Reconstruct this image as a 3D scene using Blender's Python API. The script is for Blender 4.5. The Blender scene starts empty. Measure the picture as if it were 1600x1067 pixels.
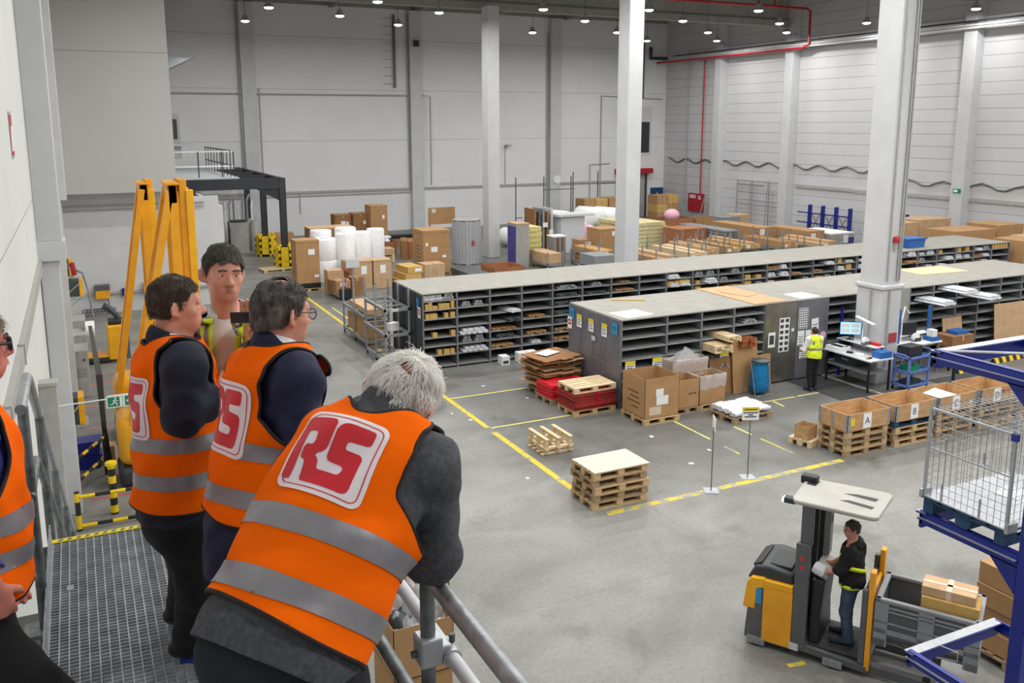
import bpy, bmesh, math, random
import numpy as np
from mathutils import Vector, Matrix
from mathutils.geometry import tessellate_polygon
from mathutils.bvhtree import BVHTree
random.seed(7)
R_ = random.Random(11)
SC = bpy.context.scene
COL = SC.collection
PI = math.pi
# ---------------------------------------------------------------- camera model (metres, floor at z = 0)
F_PX, CX, CY, PITCH, ROLL, YAW = 1384.6, 778.93, 452.24, .1833, -.0037, .4433
CAM = Vector((0, 0, 7.0))
_cp, _sp = math.cos(PITCH), math.sin(PITCH)
FW = Vector((math.sin(YAW)*_cp, math.cos(YAW)*_cp, -_sp))
_rt = Vector((math.cos(YAW), -math.sin(YAW), 0)); _up = _rt.cross(FW)
RT = _rt*math.cos(ROLL) + _up*math.sin(ROLL)
UP = _up*math.cos(ROLL) - _rt*math.sin(ROLL)
def ray(x, y): return FW + RT*((x-CX)/F_PX) - UP*((y-CY)/F_PX)
def GP(x, y, z=0):                 # survey point: photo pixel to a point on the level z
    d = ray(x, y); return CAM + d*((z-CAM.z)/d.z)
def OY(x, y, Y): d = ray(x, y); return CAM + d*(Y/d.y)
def OX(x, y, X): d = ray(x, y); return CAM + d*(X/d.x)
def VD(x, y, dep): return CAM + ray(x, y)*dep
# ---------------------------------------------------------------- materials
def lin(c):
    return tuple(((v/255)/12.92 if v/255 <= .04045 else ((v/255+.055)/1.055)**2.4) for v in c)
MATS = {}
def mat(name, rgb, rough=.6, metal=0., var=.06, scale=6., bump=0., bscale=40., spec=.5, stretch=None, emit=None, alpha=None, coat=0):
    if name in MATS: return MATS[name]
    m = bpy.data.materials.new(name); m.use_nodes = True
    nt = m.node_tree; b = nt.nodes['Principled BSDF']
    c = lin(rgb)
    b.inputs['Roughness'].default_value = rough; b.inputs['Metallic'].default_value = metal
    b.inputs['Specular IOR Level'].default_value = spec
    if coat: b.inputs['Coat Weight'].default_value = coat
    tc = nt.nodes.new('ShaderNodeTexCoord'); src = tc.outputs['Object']
    if stretch:
        mp = nt.nodes.new('ShaderNodeMapping'); mp.inputs['Scale'].default_value = stretch
        nt.links.new(src, mp.inputs['Vector']); src = mp.outputs['Vector']
    if var > 0:
        n = nt.nodes.new('ShaderNodeTexNoise'); n.inputs['Scale'].default_value = scale; n.inputs['Detail'].default_value = 5
        nt.links.new(src, n.inputs['Vector'])
        r = nt.nodes.new('ShaderNodeValToRGB')
        r.color_ramp.elements[0].position = .3; r.color_ramp.elements[1].position = .7
        r.color_ramp.elements[0].color = tuple(max(0, v*(1-var*2.2)) for v in c)+(1,)
        r.color_ramp.elements[1].color = tuple(min(1, v*(1+var*1.6)) for v in c)+(1,)
        nt.links.new(n.outputs['Fac'], r.inputs['Fac']); nt.links.new(r.outputs['Color'], b.inputs['Base Color'])
    else:
        b.inputs['Base Color'].default_value = c+(1,)
    if bump > 0:
        n2 = nt.nodes.new('ShaderNodeTexNoise'); n2.inputs['Scale'].default_value = bscale; n2.inputs['Detail'].default_value = 4
        nt.links.new(src, n2.inputs['Vector'])
        bp = nt.nodes.new('ShaderNodeBump'); bp.inputs['Strength'].default_value = bump; bp.inputs['Distance'].default_value = .02
        nt.links.new(n2.outputs['Fac'], bp.inputs['Height']); nt.links.new(bp.outputs['Normal'], b.inputs['Normal'])
    if emit is not None:
        b.inputs['Emission Color'].default_value = c+(1,); b.inputs['Emission Strength'].default_value = emit
    if alpha is not None:
        b.inputs['Alpha'].default_value = alpha
    MATS[name] = m
    return m
def pick(name): return MATS[name]
# ---------------------------------------------------------------- mesh builder
class MB:
    def __init__(s): s.v = []; s.f = []; s.mi = []; s.cur = 0
    def add(s, vs, fs):
        o = len(s.v); s.v += [tuple(v) for v in vs]
        for f in fs: s.f.append([i+o for i in f]); s.mi.append(s.cur)
        return s
    def box(s, a, b):
        (x0,y0,z0),(x1,y1,z1) = a,b
        return s.add([(x0,y0,z0),(x1,y0,z0),(x1,y1,z0),(x0,y1,z0),(x0,y0,z1),(x1,y0,z1),(x1,y1,z1),(x0,y1,z1)],
            [(0,3,2,1),(4,5,6,7),(0,1,5,4),(1,2,6,5),(2,3,7,6),(3,0,4,7)])
    def cbox(s, c, d, rz=0, ry=0, rx=0):
        M = Matrix.Translation(Vector(c)) @ Matrix.Rotation(rz,4,'Z') @ Matrix.Rotation(ry,4,'Y') @ Matrix.Rotation(rx,4,'X')
        h = [v/2 for v in d]; t = MB().box((-h[0],-h[1],-h[2]), (h[0],h[1],h[2]))
        return s.add([M @ Vector(v) for v in t.v], t.f)
    def bar(s, p, q, w, h=None, up=(0,0,1)):
        h = h or w; p = Vector(p); q = Vector(q); d = (q-p).normalized(); u = Vector(up)
        if abs(d.dot(u)) > .98: u = Vector((0,1,0))
        r = d.cross(u).normalized()*w/2; u = r.cross(d).normalized()*h/2
        vs = [p-r-u,p+r-u,p+r+u,p-r+u,q-r-u,q+r-u,q+r+u,q-r+u]
        return s.add(vs, [(0,1,2,3),(7,6,5,4),(0,4,5,1),(1,5,6,2),(2,6,7,3),(3,7,4,0)])
    def tube(s, pts, r, n=8, caps=True):
        pts = [Vector(p) for p in pts]; rs = r if isinstance(r, (list,tuple)) else [r]*len(pts)
        vs = []; fs = []; prev = None
        for i, p in enumerate(pts):
            d = (pts[min(i+1,len(pts)-1)] - pts[max(i-1,0)])
            if d.length < 1e-9: d = Vector((0,0,1))
            d.normalize()
            if prev is None:
                a = Vector((0,0,1)) if abs(d.z) < .9 else Vector((1,0,0)); a = d.cross(a).normalized()
            else:
                a = prev - d*prev.dot(d); a.normalize()
            prev = a; b = d.cross(a)
            for k in range(n):
                t = 2*PI*k/n; vs.append(p + (a*math.cos(t) + b*math.sin(t))*rs[i])
        for i in range(len(pts)-1):
            for k in range(n):
                fs.append((i*n+k, i*n+(k+1)%n, (i+1)*n+(k+1)%n, (i+1)*n+k))
        if caps: fs.append(tuple(range(n-1,-1,-1))); fs.append(tuple((len(pts)-1)*n+k for k in range(n)))
        return s.add(vs, fs)
    def cyl(s, c, r, h, n=16, r2=None):
        c = Vector(c); return s.tube([c, c+Vector((0,0,h))], [r, r if r2 is None else r2], n)
    def lathe(s, prof, c=(0,0,0), n=20):
        vs = []; fs = []
        for r, z in prof:
            for k in range(n):
                t = 2*PI*k/n; vs.append((c[0]+r*math.cos(t), c[1]+r*math.sin(t), c[2]+z))
        for i in range(len(prof)-1):
            for k in range(n): fs.append((i*n+k, i*n+(k+1)%n, (i+1)*n+(k+1)%n, (i+1)*n+k))
        fs.append(tuple(range(n-1,-1,-1))); fs.append(tuple((len(prof)-1)*n+k for k in range(n)))
        return s.add(vs, fs)
    def prism(s, poly, t0, t1, plane='xz'):      # extrude a 2-D outline
        n = len(poly)
        def m(a, b, t): return {'xy': (a,b,t), 'xz': (a,t,b), 'yz': (t,a,b)}[plane]
        vs = [m(a,b,t0) for a,b in poly] + [m(a,b,t1) for a,b in poly]
        fs = [tuple(range(n-1,-1,-1)), tuple(range(n,2*n))] + [(i,(i+1)%n,n+(i+1)%n,n+i) for i in range(n)]
        return s.add(vs, fs)
    def quad(s, a, b, c, d): return s.add([a,b,c,d], [(0,1,2,3)])
    def ball(s, c, r, nu=12, nv=8):
        if not isinstance(r, (tuple,list)): r = (r,r,r)
        vs = [(c[0],c[1],c[2]-r[2])]
        for j in range(1,nv):
            a = PI*j/nv - PI/2
            for k in range(nu):
                t = 2*PI*k/nu; vs.append((c[0]+r[0]*math.cos(a)*math.cos(t), c[1]+r[1]*math.cos(a)*math.sin(t), c[2]+r[2]*math.sin(a)))
        vs.append((c[0],c[1],c[2]+r[2])); fs = []
        for k in range(nu): fs.append((0, 1+(k+1)%nu, 1+k))
        for j in range(nv-2):
            for k in range(nu): fs.append((1+j*nu+k, 1+j*nu+(k+1)%nu, 1+(j+1)*nu+(k+1)%nu, 1+(j+1)*nu+k))
        o = 1+(nv-2)*nu
        for k in range(nu): fs.append((o+k, o+(k+1)%nu, len(vs)-1))
        return s.add(vs, fs)
    def mesh(s, name, m, smooth=None):
        me = bpy.data.meshes.new(name); me.from_pydata(s.v, [], s.f)
        for q in (m if isinstance(m, (list,tuple)) else [m]): me.materials.append(q)
        if isinstance(m, (list,tuple)): me.polygons.foreach_set('material_index', s.mi)
        bm = bmesh.new(); bm.from_mesh(me); bmesh.ops.recalc_face_normals(bm, faces=bm.faces); bm.to_mesh(me); bm.free()
        if smooth:
            me.polygons.foreach_set('use_smooth', [True]*len(me.polygons)); me.set_sharp_from_angle(angle=math.radians(smooth))
        me.update(); return me
    def build(s, name, m, parent=None, bevel=0, smooth=None, label=None, loc=None, rz=0, segs=2):
        o = bpy.data.objects.new(name, s.mesh(name, m, smooth)); COL.objects.link(o)
        if parent: o.parent = parent
        if loc is not None: o.location = loc
        if rz: o.rotation_euler = (0,0,rz)
        if bevel:
            b = o.modifiers.new('edge', 'BEVEL'); b.width = bevel; b.segments = segs; b.limit_method = 'ANGLE'
        if label: o['label'] = label
        return o
def tag(o, label, cat, group=None, kind=None):
    o['label'] = label; o['category'] = cat
    if group: o['group'] = group
    if kind: o['kind'] = kind
    return o
def thing(name, label, cat, loc=(0,0,0), rz=0, group=None):
    o = bpy.data.objects.new(name, None); COL.objects.link(o); o.empty_display_size = .1
    o.location = loc; o.rotation_euler = (0,0,rz); return tag(o, label, cat, group)
def struct(name, mb, m, **k):
    o = mb.build(name, m, **k)
    if not o.parent: o['kind'] = 'structure'
    return o
def dup(root, loc, rz=None, label=None, group=None):
    def cp(o, par):
        c = o.copy(); COL.objects.link(c)
        if par is not None: c.parent = par
        for ch in list(o.children): cp(ch, c)
        return c
    r = cp(root, None); r.location = loc
    if rz is not None: r.rotation_euler = (0,0,rz)
    if label: r['label'] = label
    if group: r['group'] = group
    return r
def solo(name, mb, m, label, cat, loc=(0,0,0), rz=0, group=None, bevel=0, smooth=None):
    o = mb.build(name, m, bevel=bevel, smooth=smooth, loc=loc, rz=rz); return tag(o, label, cat, group)
def text_mesh(txt, size, name, m, parent, M, extrude=.0004, font_scale=(1,1)):
    cu = bpy.data.curves.new(name, 'FONT'); cu.body = txt; cu.size = size; cu.align_x = 'CENTER'; cu.align_y = 'CENTER'; cu.extrude = extrude
    t = bpy.data.objects.new(name, cu); COL.objects.link(t)
    dg = bpy.context.evaluated_depsgraph_get(); me = bpy.data.meshes.new_from_object(t.evaluated_get(dg))
    bpy.data.objects.remove(t); me.name = name; me.materials.clear(); me.materials.append(m)
    me.transform(M @ Matrix.Diagonal((font_scale[0], font_scale[1], 1, 1)))
    o = bpy.data.objects.new(name, me); COL.objects.link(o); o.parent = parent
    return o
def poly_fill(outer, holes=(), n3=None):
    """triangles of an outline with holes; returns verts2d, tris"""
    loops = [[Vector((x,y,0)) for x,y in outer]] + [[Vector((x,y,0)) for x,y in h] for h in holes]
    tris = tessellate_polygon(loops); vs = [v for l in loops for v in l]
    return [(v.x,v.y) for v in vs], [tuple(t) for t in tris]
# ---------------------------------------------------------------- palette
mat('white_paint', (206,207,208), .55, var=.03, scale=1.2)
mat('column_paint', (196,198,201), .5, var=.025, scale=1.5)
mat('concrete_grey', (150,150,145), .8, var=.05, scale=2)
mat('ceiling_grey', (150,149,142), .85, var=.04, scale=.7)
mat('galv', (156,160,164), .45, .4, var=.13, scale=22, bump=.05)
mat('galv_dark', (112,118,120), .5, .6, var=.2, scale=16, bump=.05)
mat('alu', (176,179,184), .4, .5, var=.05, scale=14)
mat('rack_grey', (122,125,129), .5, .25, var=.05, scale=5)
mat('rack_end', (116,117,126), .45, .35, var=.07, scale=3)
mat('shelf_grey', (150,153,154), .5, .2, var=.05, scale=5)
mat('board_top', (148,146,139), .75, var=.05, scale=3)
mat('stainless', (150,146,140), .3, .85, var=.1, scale=2.5)
mat('cardboard', (172,134,92), .85, var=.05, scale=3.5, bump=.03, bscale=90)
mat('cardboard_light', (190,158,122), .85, var=.06, scale=4, bump=.03, bscale=90)
mat('cardboard_dark', (146,106,68), .88, var=.07, scale=4)
mat('cardboard_red', (160,106,72), .85, var=.06, scale=4)
mat('kraft_yellow', (196,160,92), .8, var=.06, scale=5)
mat('tape', (196,170,132), .25, var=.04, scale=9)
mat('clear_tape', (214,196,176), .2, var=.05, scale=9)
mat('pallet_wood', (196,166,122), .8, var=.12, scale=7, stretch=(1,6,6), bump=.08)
mat('pallet_old', (158,136,106), .85, var=.16, scale=7, stretch=(1,6,6), bump=.08)
mat('new_wood', (214,192,154), .75, var=.1, scale=6, stretch=(1,5,5), bump=.06)
mat('plywood', (184,146,104), .7, var=.1, scale=3, stretch=(1,4,4), bump=.04)
mat('beige_board', (206,196,182), .7, var=.03, scale=5)
mat('paper', (232,234,236), .6, var=.02)
mat('paper_grey', (200,203,207), .6, var=.04, scale=20)
mat('ink', (60,62,70), .7, var=0)
mat('print_brown', (112,80,52), .8, var=.05)
mat('yellow_label', (222,204,40), .6, var=.02)
mat('blue_label', (48,140,196), .55, var=.03)
mat('red_paint', (176,26,40), .45, var=.06, scale=5)
mat('red_collar', (150,40,38), .6, var=.12, scale=6)
mat('red_bright', (206,30,44), .5, var=.06)
mat('blue_steel', (22,40,140), .35, .2, var=.07, scale=4, coat=.2)
mat('blue_plastic', (40,96,170), .4, var=.05)
mat('blue_cart', (110,136,210), .4, .2, var=.06)
mat('blue_bag', (16,116,170), .28, var=.1, scale=10, bump=.5, bscale=22)
mat('blue_wood', (36,72,108), .75, var=.1, scale=6)
mat('yellow_steel', (244,176,20), .4, .05, var=.05, scale=3, coat=.25)
mat('orange_steel', (240,166,28), .4, .05, var=.05, scale=3, coat=.25)
mat('safety_yellow', (232,196,20), .45, var=.06, scale=5)
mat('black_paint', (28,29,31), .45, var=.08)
mat('black_plastic', (34,36,39), .5, var=.08)
mat('rubber', (24,24,25), .8, var=.1)
mat('truck_grey', (92,94,97), .45, .1, var=.05, scale=4)
mat('truck_dark', (52,57,62), .5, .05, var=.06, scale=4)
mat('roof_grey', (168,165,158), .5, .05, var=.04, scale=4)
mat('anthracite', (50,54,60), .55, .2, var=.07, scale=3)
mat('bin_grey', (134,138,143), .5, var=.05, scale=5)
mat('foil_white', (206,208,214), .35, var=.06, scale=12, bump=.5, bscale=18)
mat('foam_white', (236,238,240), .7, var=.04, scale=8, bump=.25, bscale=30)
mat('film', (225,230,236), .12, var=.05, scale=12, bump=.6, bscale=16, alpha=.34)
mat('glassy', (190,205,215), .08, var=0, alpha=.3)
mat('wire', (150,154,158), .4, .6, var=.06, scale=10)
mat('green_plastic', (20,140,82), .45, var=.04)
mat('sign_green', (16,128,84), .5, var=.02)
mat('charger_green', (58,70,68), .5, var=.07)
mat('cabinet_grey', (168,168,164), .55, .1, var=.05)
mat('navy_door', (28,66,112), .5, var=.08)
mat('purple_print', (70,66,140), .6, var=.1)
mat('pink_foam', (232,180,200), .7, var=.05)
mat('screen', (150,205,225), .3, emit=.9, var=0)
mat('lamp_white', (255,255,255), .4, emit=9., var=0)
mat('mat_black', (56,57,58), .9, var=.08, scale=10, bump=.2)
mat('mirror', (120,130,135), .06, .9, var=0)
mat('jean', (62,84,108), .8, var=.12, scale=9, bump=.15)
mat('kraft_pale', (206,196,150), .8, var=.1, scale=4); mat('yellowish', (206,196,130), .8, var=.08)
mat('print_red', (180,60,70), .6, var=0)
# ================================================================= SETTING
def floor_material():
    m = bpy.data.materials.new('polished_concrete'); m.use_nodes = True; nt = m.node_tree; b = nt.nodes['Principled BSDF']
    tc = nt.nodes.new('ShaderNodeTexCoord')
    def noise(sc, det=5, st=(1,1,1), dist=0.):
        mp = nt.nodes.new('ShaderNodeMapping'); mp.inputs['Scale'].default_value = st
        n = nt.nodes.new('ShaderNodeTexNoise'); n.inputs['Scale'].default_value = sc; n.inputs['Detail'].default_value = det; n.inputs['Distortion'].default_value = dist
        nt.links.new(tc.outputs['Object'], mp.inputs['Vector']); nt.links.new(mp.outputs['Vector'], n.inputs['Vector']); return n.outputs['Fac']
    def ramp(src, p0, c0, p1, c1):
        r = nt.nodes.new('ShaderNodeValToRGB'); e = r.color_ramp.elements
        e[0].position = p0; e[0].color = lin(c0)+(1,); e[1].position = p1; e[1].color = lin(c1)+(1,)
        nt.links.new(src, r.inputs['Fac']); return r.outputs['Color']
    def mul(a, b_, fac=1.):
        x = nt.nodes.new('ShaderNodeMix'); x.data_type = 'RGBA'; x.blend_type = 'MULTIPLY'; x.inputs['Factor'].default_value = fac
        nt.links.new(a, x.inputs['A']); nt.links.new(b_, x.inputs['B']); return x.outputs['Result']
    base = ramp(noise(.22, 6, (1,1,1), .6), .32, (126,126,122), .68, (152,152,149))
    streak = ramp(noise(.7, 6, (.8,1.25,1), .9), .3, (222,222,220), .62, (255,255,255))
    fine = ramp(noise(14, 4), .3, (232,232,232), .7, (255,255,255))
    dark = ramp(noise(.5, 5, (1,.8,1), 1.2), .3, (205,205,203), .42, (255,255,255))
    c = mul(mul(mul(base, streak), fine), dark, .8)
    # traffic-darkened concrete inside the marked working area
    gx = nt.nodes.new('ShaderNodeSeparateXYZ'); nt.links.new(tc.outputs['Object'], gx.inputs[0]); wob = noise(.8, 4)
    def edge(o, lo, hi):
        a = nt.nodes.new('ShaderNodeMath'); a.operation = 'MULTIPLY_ADD'; a.inputs[1].default_value = 2.2; nt.links.new(wob, a.inputs[0]); nt.links.new(gx.outputs[o], a.inputs[2])
        r = nt.nodes.new('ShaderNodeMapRange'); r.interpolation_type = 'SMOOTHSTEP'; r.inputs['From Min'].default_value = lo; r.inputs['From Max'].default_value = hi; nt.links.new(a.outputs[0], r.inputs['Value']); return r.outputs['Result']
    mm = nt.nodes.new('ShaderNodeMath'); mm.operation = 'MULTIPLY'; nt.links.new(edge(0, 8.6, 10.4), mm.inputs[0]); nt.links.new(edge(1, 13.2, 15.6), mm.inputs[1])
    dk = nt.nodes.new('ShaderNodeMix'); dk.data_type = 'RGBA'; dk.blend_type = 'MULTIPLY'; dk.inputs['B'].default_value = (.74,.74,.75,1)
    nt.links.new(mm.outputs[0], dk.inputs['Factor']); nt.links.new(c, dk.inputs['A']); c = dk.outputs['Result']
    # saw-cut joints: fine dark lines every six metres
    sp = nt.nodes.new('ShaderNodeSeparateXYZ'); nt.links.new(tc.outputs['Object'], sp.inputs[0])
    def joint(o, off):
        a = nt.nodes.new('ShaderNodeMath'); a.operation = 'ADD'; a.inputs[1].default_value = off; nt.links.new(sp.outputs[o], a.inputs[0])
        q = nt.nodes.new('ShaderNodeMath'); q.operation = 'PINGPONG'; q.inputs[1].default_value = 3.25; nt.links.new(a.outputs[0], q.inputs[0])
        l = nt.nodes.new('ShaderNodeMath'); l.operation = 'LESS_THAN'; l.inputs[1].default_value = .006; nt.links.new(q.outputs[0], l.inputs[0]); return l.outputs[0]
    mx = nt.nodes.new('ShaderNodeMath'); mx.operation = 'MAXIMUM'; nt.links.new(joint(0, 3.8), mx.inputs[0]); nt.links.new(joint(1, 2.4), mx.inputs[1])
    x = nt.nodes.new('ShaderNodeMix'); x.data_type = 'RGBA'; x.inputs['B'].default_value = lin((112,112,110))+(1,)
    nt.links.new(mx.outputs[0], x.inputs['Factor']); nt.links.new(c, x.inputs['A']); nt.links.new(x.outputs['Result'], b.inputs['Base Color'])
    rr = nt.nodes.new('ShaderNodeMapRange'); rr.inputs['To Min'].default_value = .3; rr.inputs['To Max'].default_value = .55
    nt.links.new(noise(.9, 4), rr.inputs['Value']); nt.links.new(rr.outputs['Result'], b.inputs['Roughness'])
    b.inputs['Specular IOR Level'].default_value = .35
    return m
def panel_wall(name, rgb, axis, pitch, off, col=(150,152,154), w=.012, rough=.55, fine=False):
    m = bpy.data.materials.new(name); m.use_nodes = True; nt = m.node_tree; b = nt.nodes['Principled BSDF']
    tc = nt.nodes.new('ShaderNodeTexCoord'); sp = nt.nodes.new('ShaderNodeSeparateXYZ'); nt.links.new(tc.outputs['Object'], sp.inputs[0])
    a = nt.nodes.new('ShaderNodeMath'); a.operation = 'ADD'; a.inputs[1].default_value = off; nt.links.new(sp.outputs[axis], a.inputs[0])
    q = nt.nodes.new('ShaderNodeMath'); q.operation = 'PINGPONG'; q.inputs[1].default_value = pitch/2; nt.links.new(a.outputs[0], q.inputs[0])
    l = nt.nodes.new('ShaderNodeMath'); l.operation = 'LESS_THAN'; l.inputs[1].default_value = w; nt.links.new(q.outputs[0], l.inputs[0])
    n = nt.nodes.new('ShaderNodeTexNoise'); n.inputs['Scale'].default_value = .5; n.inputs['Detail'].default_value = 6; nt.links.new(tc.outputs['Object'], n.inputs['Vector'])
    r = nt.nodes.new('ShaderNodeValToRGB'); c = lin(rgb)
    r.color_ramp.elements[0].position = .3; r.color_ramp.elements[0].color = tuple(v*.93 for v in c)+(1,); r.color_ramp.elements[1].position = .7; r.color_ramp.elements[1].color = c+(1,)
    nt.links.new(n.outputs['Fac'], r.inputs['Fac'])
    x = nt.nodes.new('ShaderNodeMix'); x.data_type = 'RGBA'; x.inputs['B'].default_value = lin(col)+(1,)
    nt.links.new(l.outputs[0], x.inputs['Factor']); nt.links.new(r.outputs['Color'], x.inputs['A']); nt.links.new(x.outputs['Result'], b.inputs['Base Color'])
    b.inputs['Roughness'].default_value = rough
    return m
XW0, XW1, YW1, YW0, ZC = -.68, 41.4, 57.2, -9.0, 15.2
m_floor = floor_material()
floor = struct('floor', MB().box((XW0-.2, YW0-.2, -.2), (XW1+.2, YW1+.2, 0)), m_floor)
m_back = panel_wall('precast_panels', (226,227,229), 2, 3.225, .4, (168,169,172), .014)
struct('wall_back', MB().box((4.6, YW1, 0), (XW1+.3, YW1+.3, ZC)), m_back)
m_right = panel_wall('sandwich_panels', (200,201,203), 2, .645, .0, (128,130,134), .012)
struct('wall_right', MB().box((XW1, YW0, 0), (XW1+.3, YW1+.3, ZC)), m_right)
m_left = panel_wall('left_panels', (214,216,214), 2, 6.0, .22, (140,142,142), .008)
struct('wall_left', MB().box((XW0-.3, YW0, 0), (XW0, 36.4, ZC)), m_left)
struct('wall_front', MB().box((XW0-.3, YW0-.3, 0), (XW1+.3, YW0, ZC)), pick('white_paint'))
# end wall of the charging bay and the closed volume that overhangs it
struct('wall_bay', MB().box((XW0-.3, 36.4, 0), (3.42, 36.7, 4.7)).box((3.42, 36.4, 0), (5.05, 36.7, 4.3)), pick('white_paint'))
m_bulk = panel_wall('bulkhead_panels', (190,190,188), 2, 6.2, 2.78, (140,140,138), .012)
struct('wall_bulkhead', MB().box((XW0-.3, 35.2, 4.62), (3.42, 57.2, ZC)), m_bulk)
struct('wall_recess', MB().box((5.05, 36.4, 0), (5.2, 57.2, 3.9)), pick('white_paint'))
struct('wall_recess_upper', MB().box((3.42, 52.0, 4.62), (4.6, 57.2, ZC)), pick('white_paint'))
struct('ceiling', MB().box((XW0-.3, YW0-.3, ZC), (XW1+.3, YW1+.3, ZC+.3)), pick('ceiling_grey'))
tn = [0]
def trim(mb, m, **k):
    tn[0] += 1; return struct('trim_%d' % tn[0], mb, m, **k)
# free-standing columns on the grid line x = 20
COLS = [(19.62, 17.05), (20.0, 30.0), (20.0, 43.0)]
for i, (cx, cy) in enumerate(COLS):
    mb = MB().box((cx-.33, cy-.39, 0), (cx+.33, cy+.39, 13.0))
    trim(mb, pick('column_paint'), bevel=.03)
mb = MB().box((19.62-.37, 17.05-.43, 0), (19.62+.37, 17.05+.43, 2.62)).box((19.62-.42, 17.05-.48, 2.62), (19.62+.42, 17.05+.48, 2.74))
trim(mb, pick('column_paint'), bevel=.03)
trim(MB().box((20.0-.33, 4.0-.39, 0), (20.33, 4.39, 13.0)), pick('column_paint'))
# pilasters
for y in (50.4, 43.6, 31.1, 18.0, 5.0):
    trim(MB().box((XW1-.62, y-.35, 0), (XW1, y+.35, 12.4 if y > 20 else 12.4)), pick('column_paint'), bevel=.02)
    trim(MB().box((XW1-.3, y-.35, 12.4), (XW1, y+.35, ZC)), pick('column_paint'))
for x in (10.1, 21.0, 31.6):
    trim(MB().box((x-.42, YW1-.4, 0), (x+.42, YW1, 14.4)), pick('column_paint'), bevel=.02)
# roof girders across the hall, secondary beams along it, purlin deck band
for y in (44.0, 31.0, 17.6, 4.4):
    g0 = MB().prism([(y-.24,12.95),(y+.24,12.95),(y+.24,13.3),(y+.09,13.45),(y+.09,14.5),(y+.3,14.7),(y+.3,15.0),(y-.3,15.0),(y-.3,14.7),(y-.09,14.5),(y-.09,13.45),(y-.24,13.3)], .0, XW1-.5, 'yz')
    trim(g0, pick('concrete_grey'))
for x in (9.8, 15.5, 21.2, 26.8, 32.5, 37.8):
    trim(MB().box((x-.14, 5, 14.35), (x+.14, YW1, ZC)), pick('concrete_grey'))
trim(MB().box((4.6, YW1-.06, 14.45), (XW1, YW1, ZC)), pick('ceiling_grey'))
# left wall pillars, ledge and wall duct
trim(MB().box((XW0, 17.1, 5.05), (-.28, 17.6, ZC)), pick('column_paint'), bevel=.015)
trim(MB().box((XW0, 17.0, 4.72), (-.24, 17.7, 5.05)), pick('white_paint'))
trim(MB().box((-.66, 17.1, 0), (-.36, 17.5, 4.72)), pick('column_paint'), bevel=.015)
trim(MB().box((XW0, 24.5, 5.2), (-.22, 25.0, ZC)), pick('column_paint'), bevel=.015)
trim(MB().box((XW0, 24.5, 0), (-.36, 24.9, 5.2)), pick('white_paint'))
trim(MB().box((XW0, 7.2, 4.58), (XW0+.06, 16.9, 4.76)).box((XW0, 7.9, 4.56), (XW0+.07, 7.98, 4.78)).box((XW0, 10.2, 4.56), (XW0+.07, 10.28, 4.78)), pick('cabinet_grey'))
trim(MB().box((XW0, 13.2, 0), (-.46, 13.42, 3.5)).box((XW0, 13.18, 3.5), (-.44, 13.44, 3.56)), pick('cabinet_grey'), bevel=.01)
trim(MB().tube([(-.5,36.3,4.1),(4.5,36.3,4.1)], .035, 6).tube([(-.5,36.3,3.95),(4.5,36.3,3.95)], .03, 6), pick('cabinet_grey'))
trim(MB().box((-.6, 36.28, .72), (4.6, 36.4, .8)), pick('cabinet_grey'))
# conduits and pipes on the back wall
trim(MB().tube([(4.7,YW1-.09,8.95),(21.4,YW1-.09,8.95),(21.4,YW1-.5,8.95),(21.9,YW1-.5,8.9),(21.9,YW1-.5,3.0)], .05, 6), pick('cabinet_grey'))
trim(MB().box((4.8, YW1-.12, 2.72), (37.2, YW1-.01, 2.86)).box((4.8, YW1-.06, 2.5), (20.5, YW1-.01, 2.6)), pick('cabinet_grey'))
trim(MB().tube([(9.55,YW1-.1,14.2),(9.55,YW1-.1,4.2)], .05, 6).tube([(10.75,YW1-.1,9.3),(10.75,YW1-.1,2.8)], .04, 6), pick('cabinet_grey'))
trim(MB().tube([(20.5,YW1-.1,14.2),(20.5,YW1-.1,2.8)], .05, 6).tube([(31.05,YW1-.1,13.4),(31.05,YW1-.1,1.0)], .05, 6), pick('cabinet_grey'))
trim(MB().tube([(35.6,YW1-.08,1.0),(35.6,YW1-.08,9.1),(41.0,YW1-.08,8.9)], .045, 6).tube([(34.7,YW1-.07,1),(34.7,YW1-.07,4.1),(36.4,YW1-.07,4.15)], .035, 6), pick('cabinet_grey'))
trim(MB().tube([(13.0,YW1-.05,2.7),(13.0,YW1-.05,1.4)], .03, 6).tube([(27.7,YW1-.05,5.6),(27.7,YW1-.05,2.9)], .025, 6), pick('cabinet_grey'))
trim(MB().box((27.65,YW1-.5,5.55),(28.0,YW1,5.65)), pick('cabinet_grey'))
# ladders of conduit brackets high on the back wall
def bracket_ladder(x, z0, z1, n, label, m='galv_dark'):
    t = thing('cable_ladder', label, 'cable ladder', (x, YW1-.08, z0))
    MB().box((-.07,-.1,0), (.07,.06,z1-z0)).build('rail', pick(m), t)
    for i in range(n):
        z = (z1-z0)*(i+.5)/n; MB().box((-.75,-.05,z-.015), (.1,0,z+.015)).build('rung', pick('cabinet_grey'), t)
bracket_ladder(19.6, 9.45, 14.1, 9, 'dark cable ladder with side brackets hanging high beside the second wall pilaster')
bracket_ladder(39.2, 8.95, 13.3, 8, 'thin cable ladder near the far right corner of the back wall')
bracket_ladder(5.3, 9.2, 14.2, 9, 'long cable ladder beside the large grey bulkhead on the left')
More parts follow.
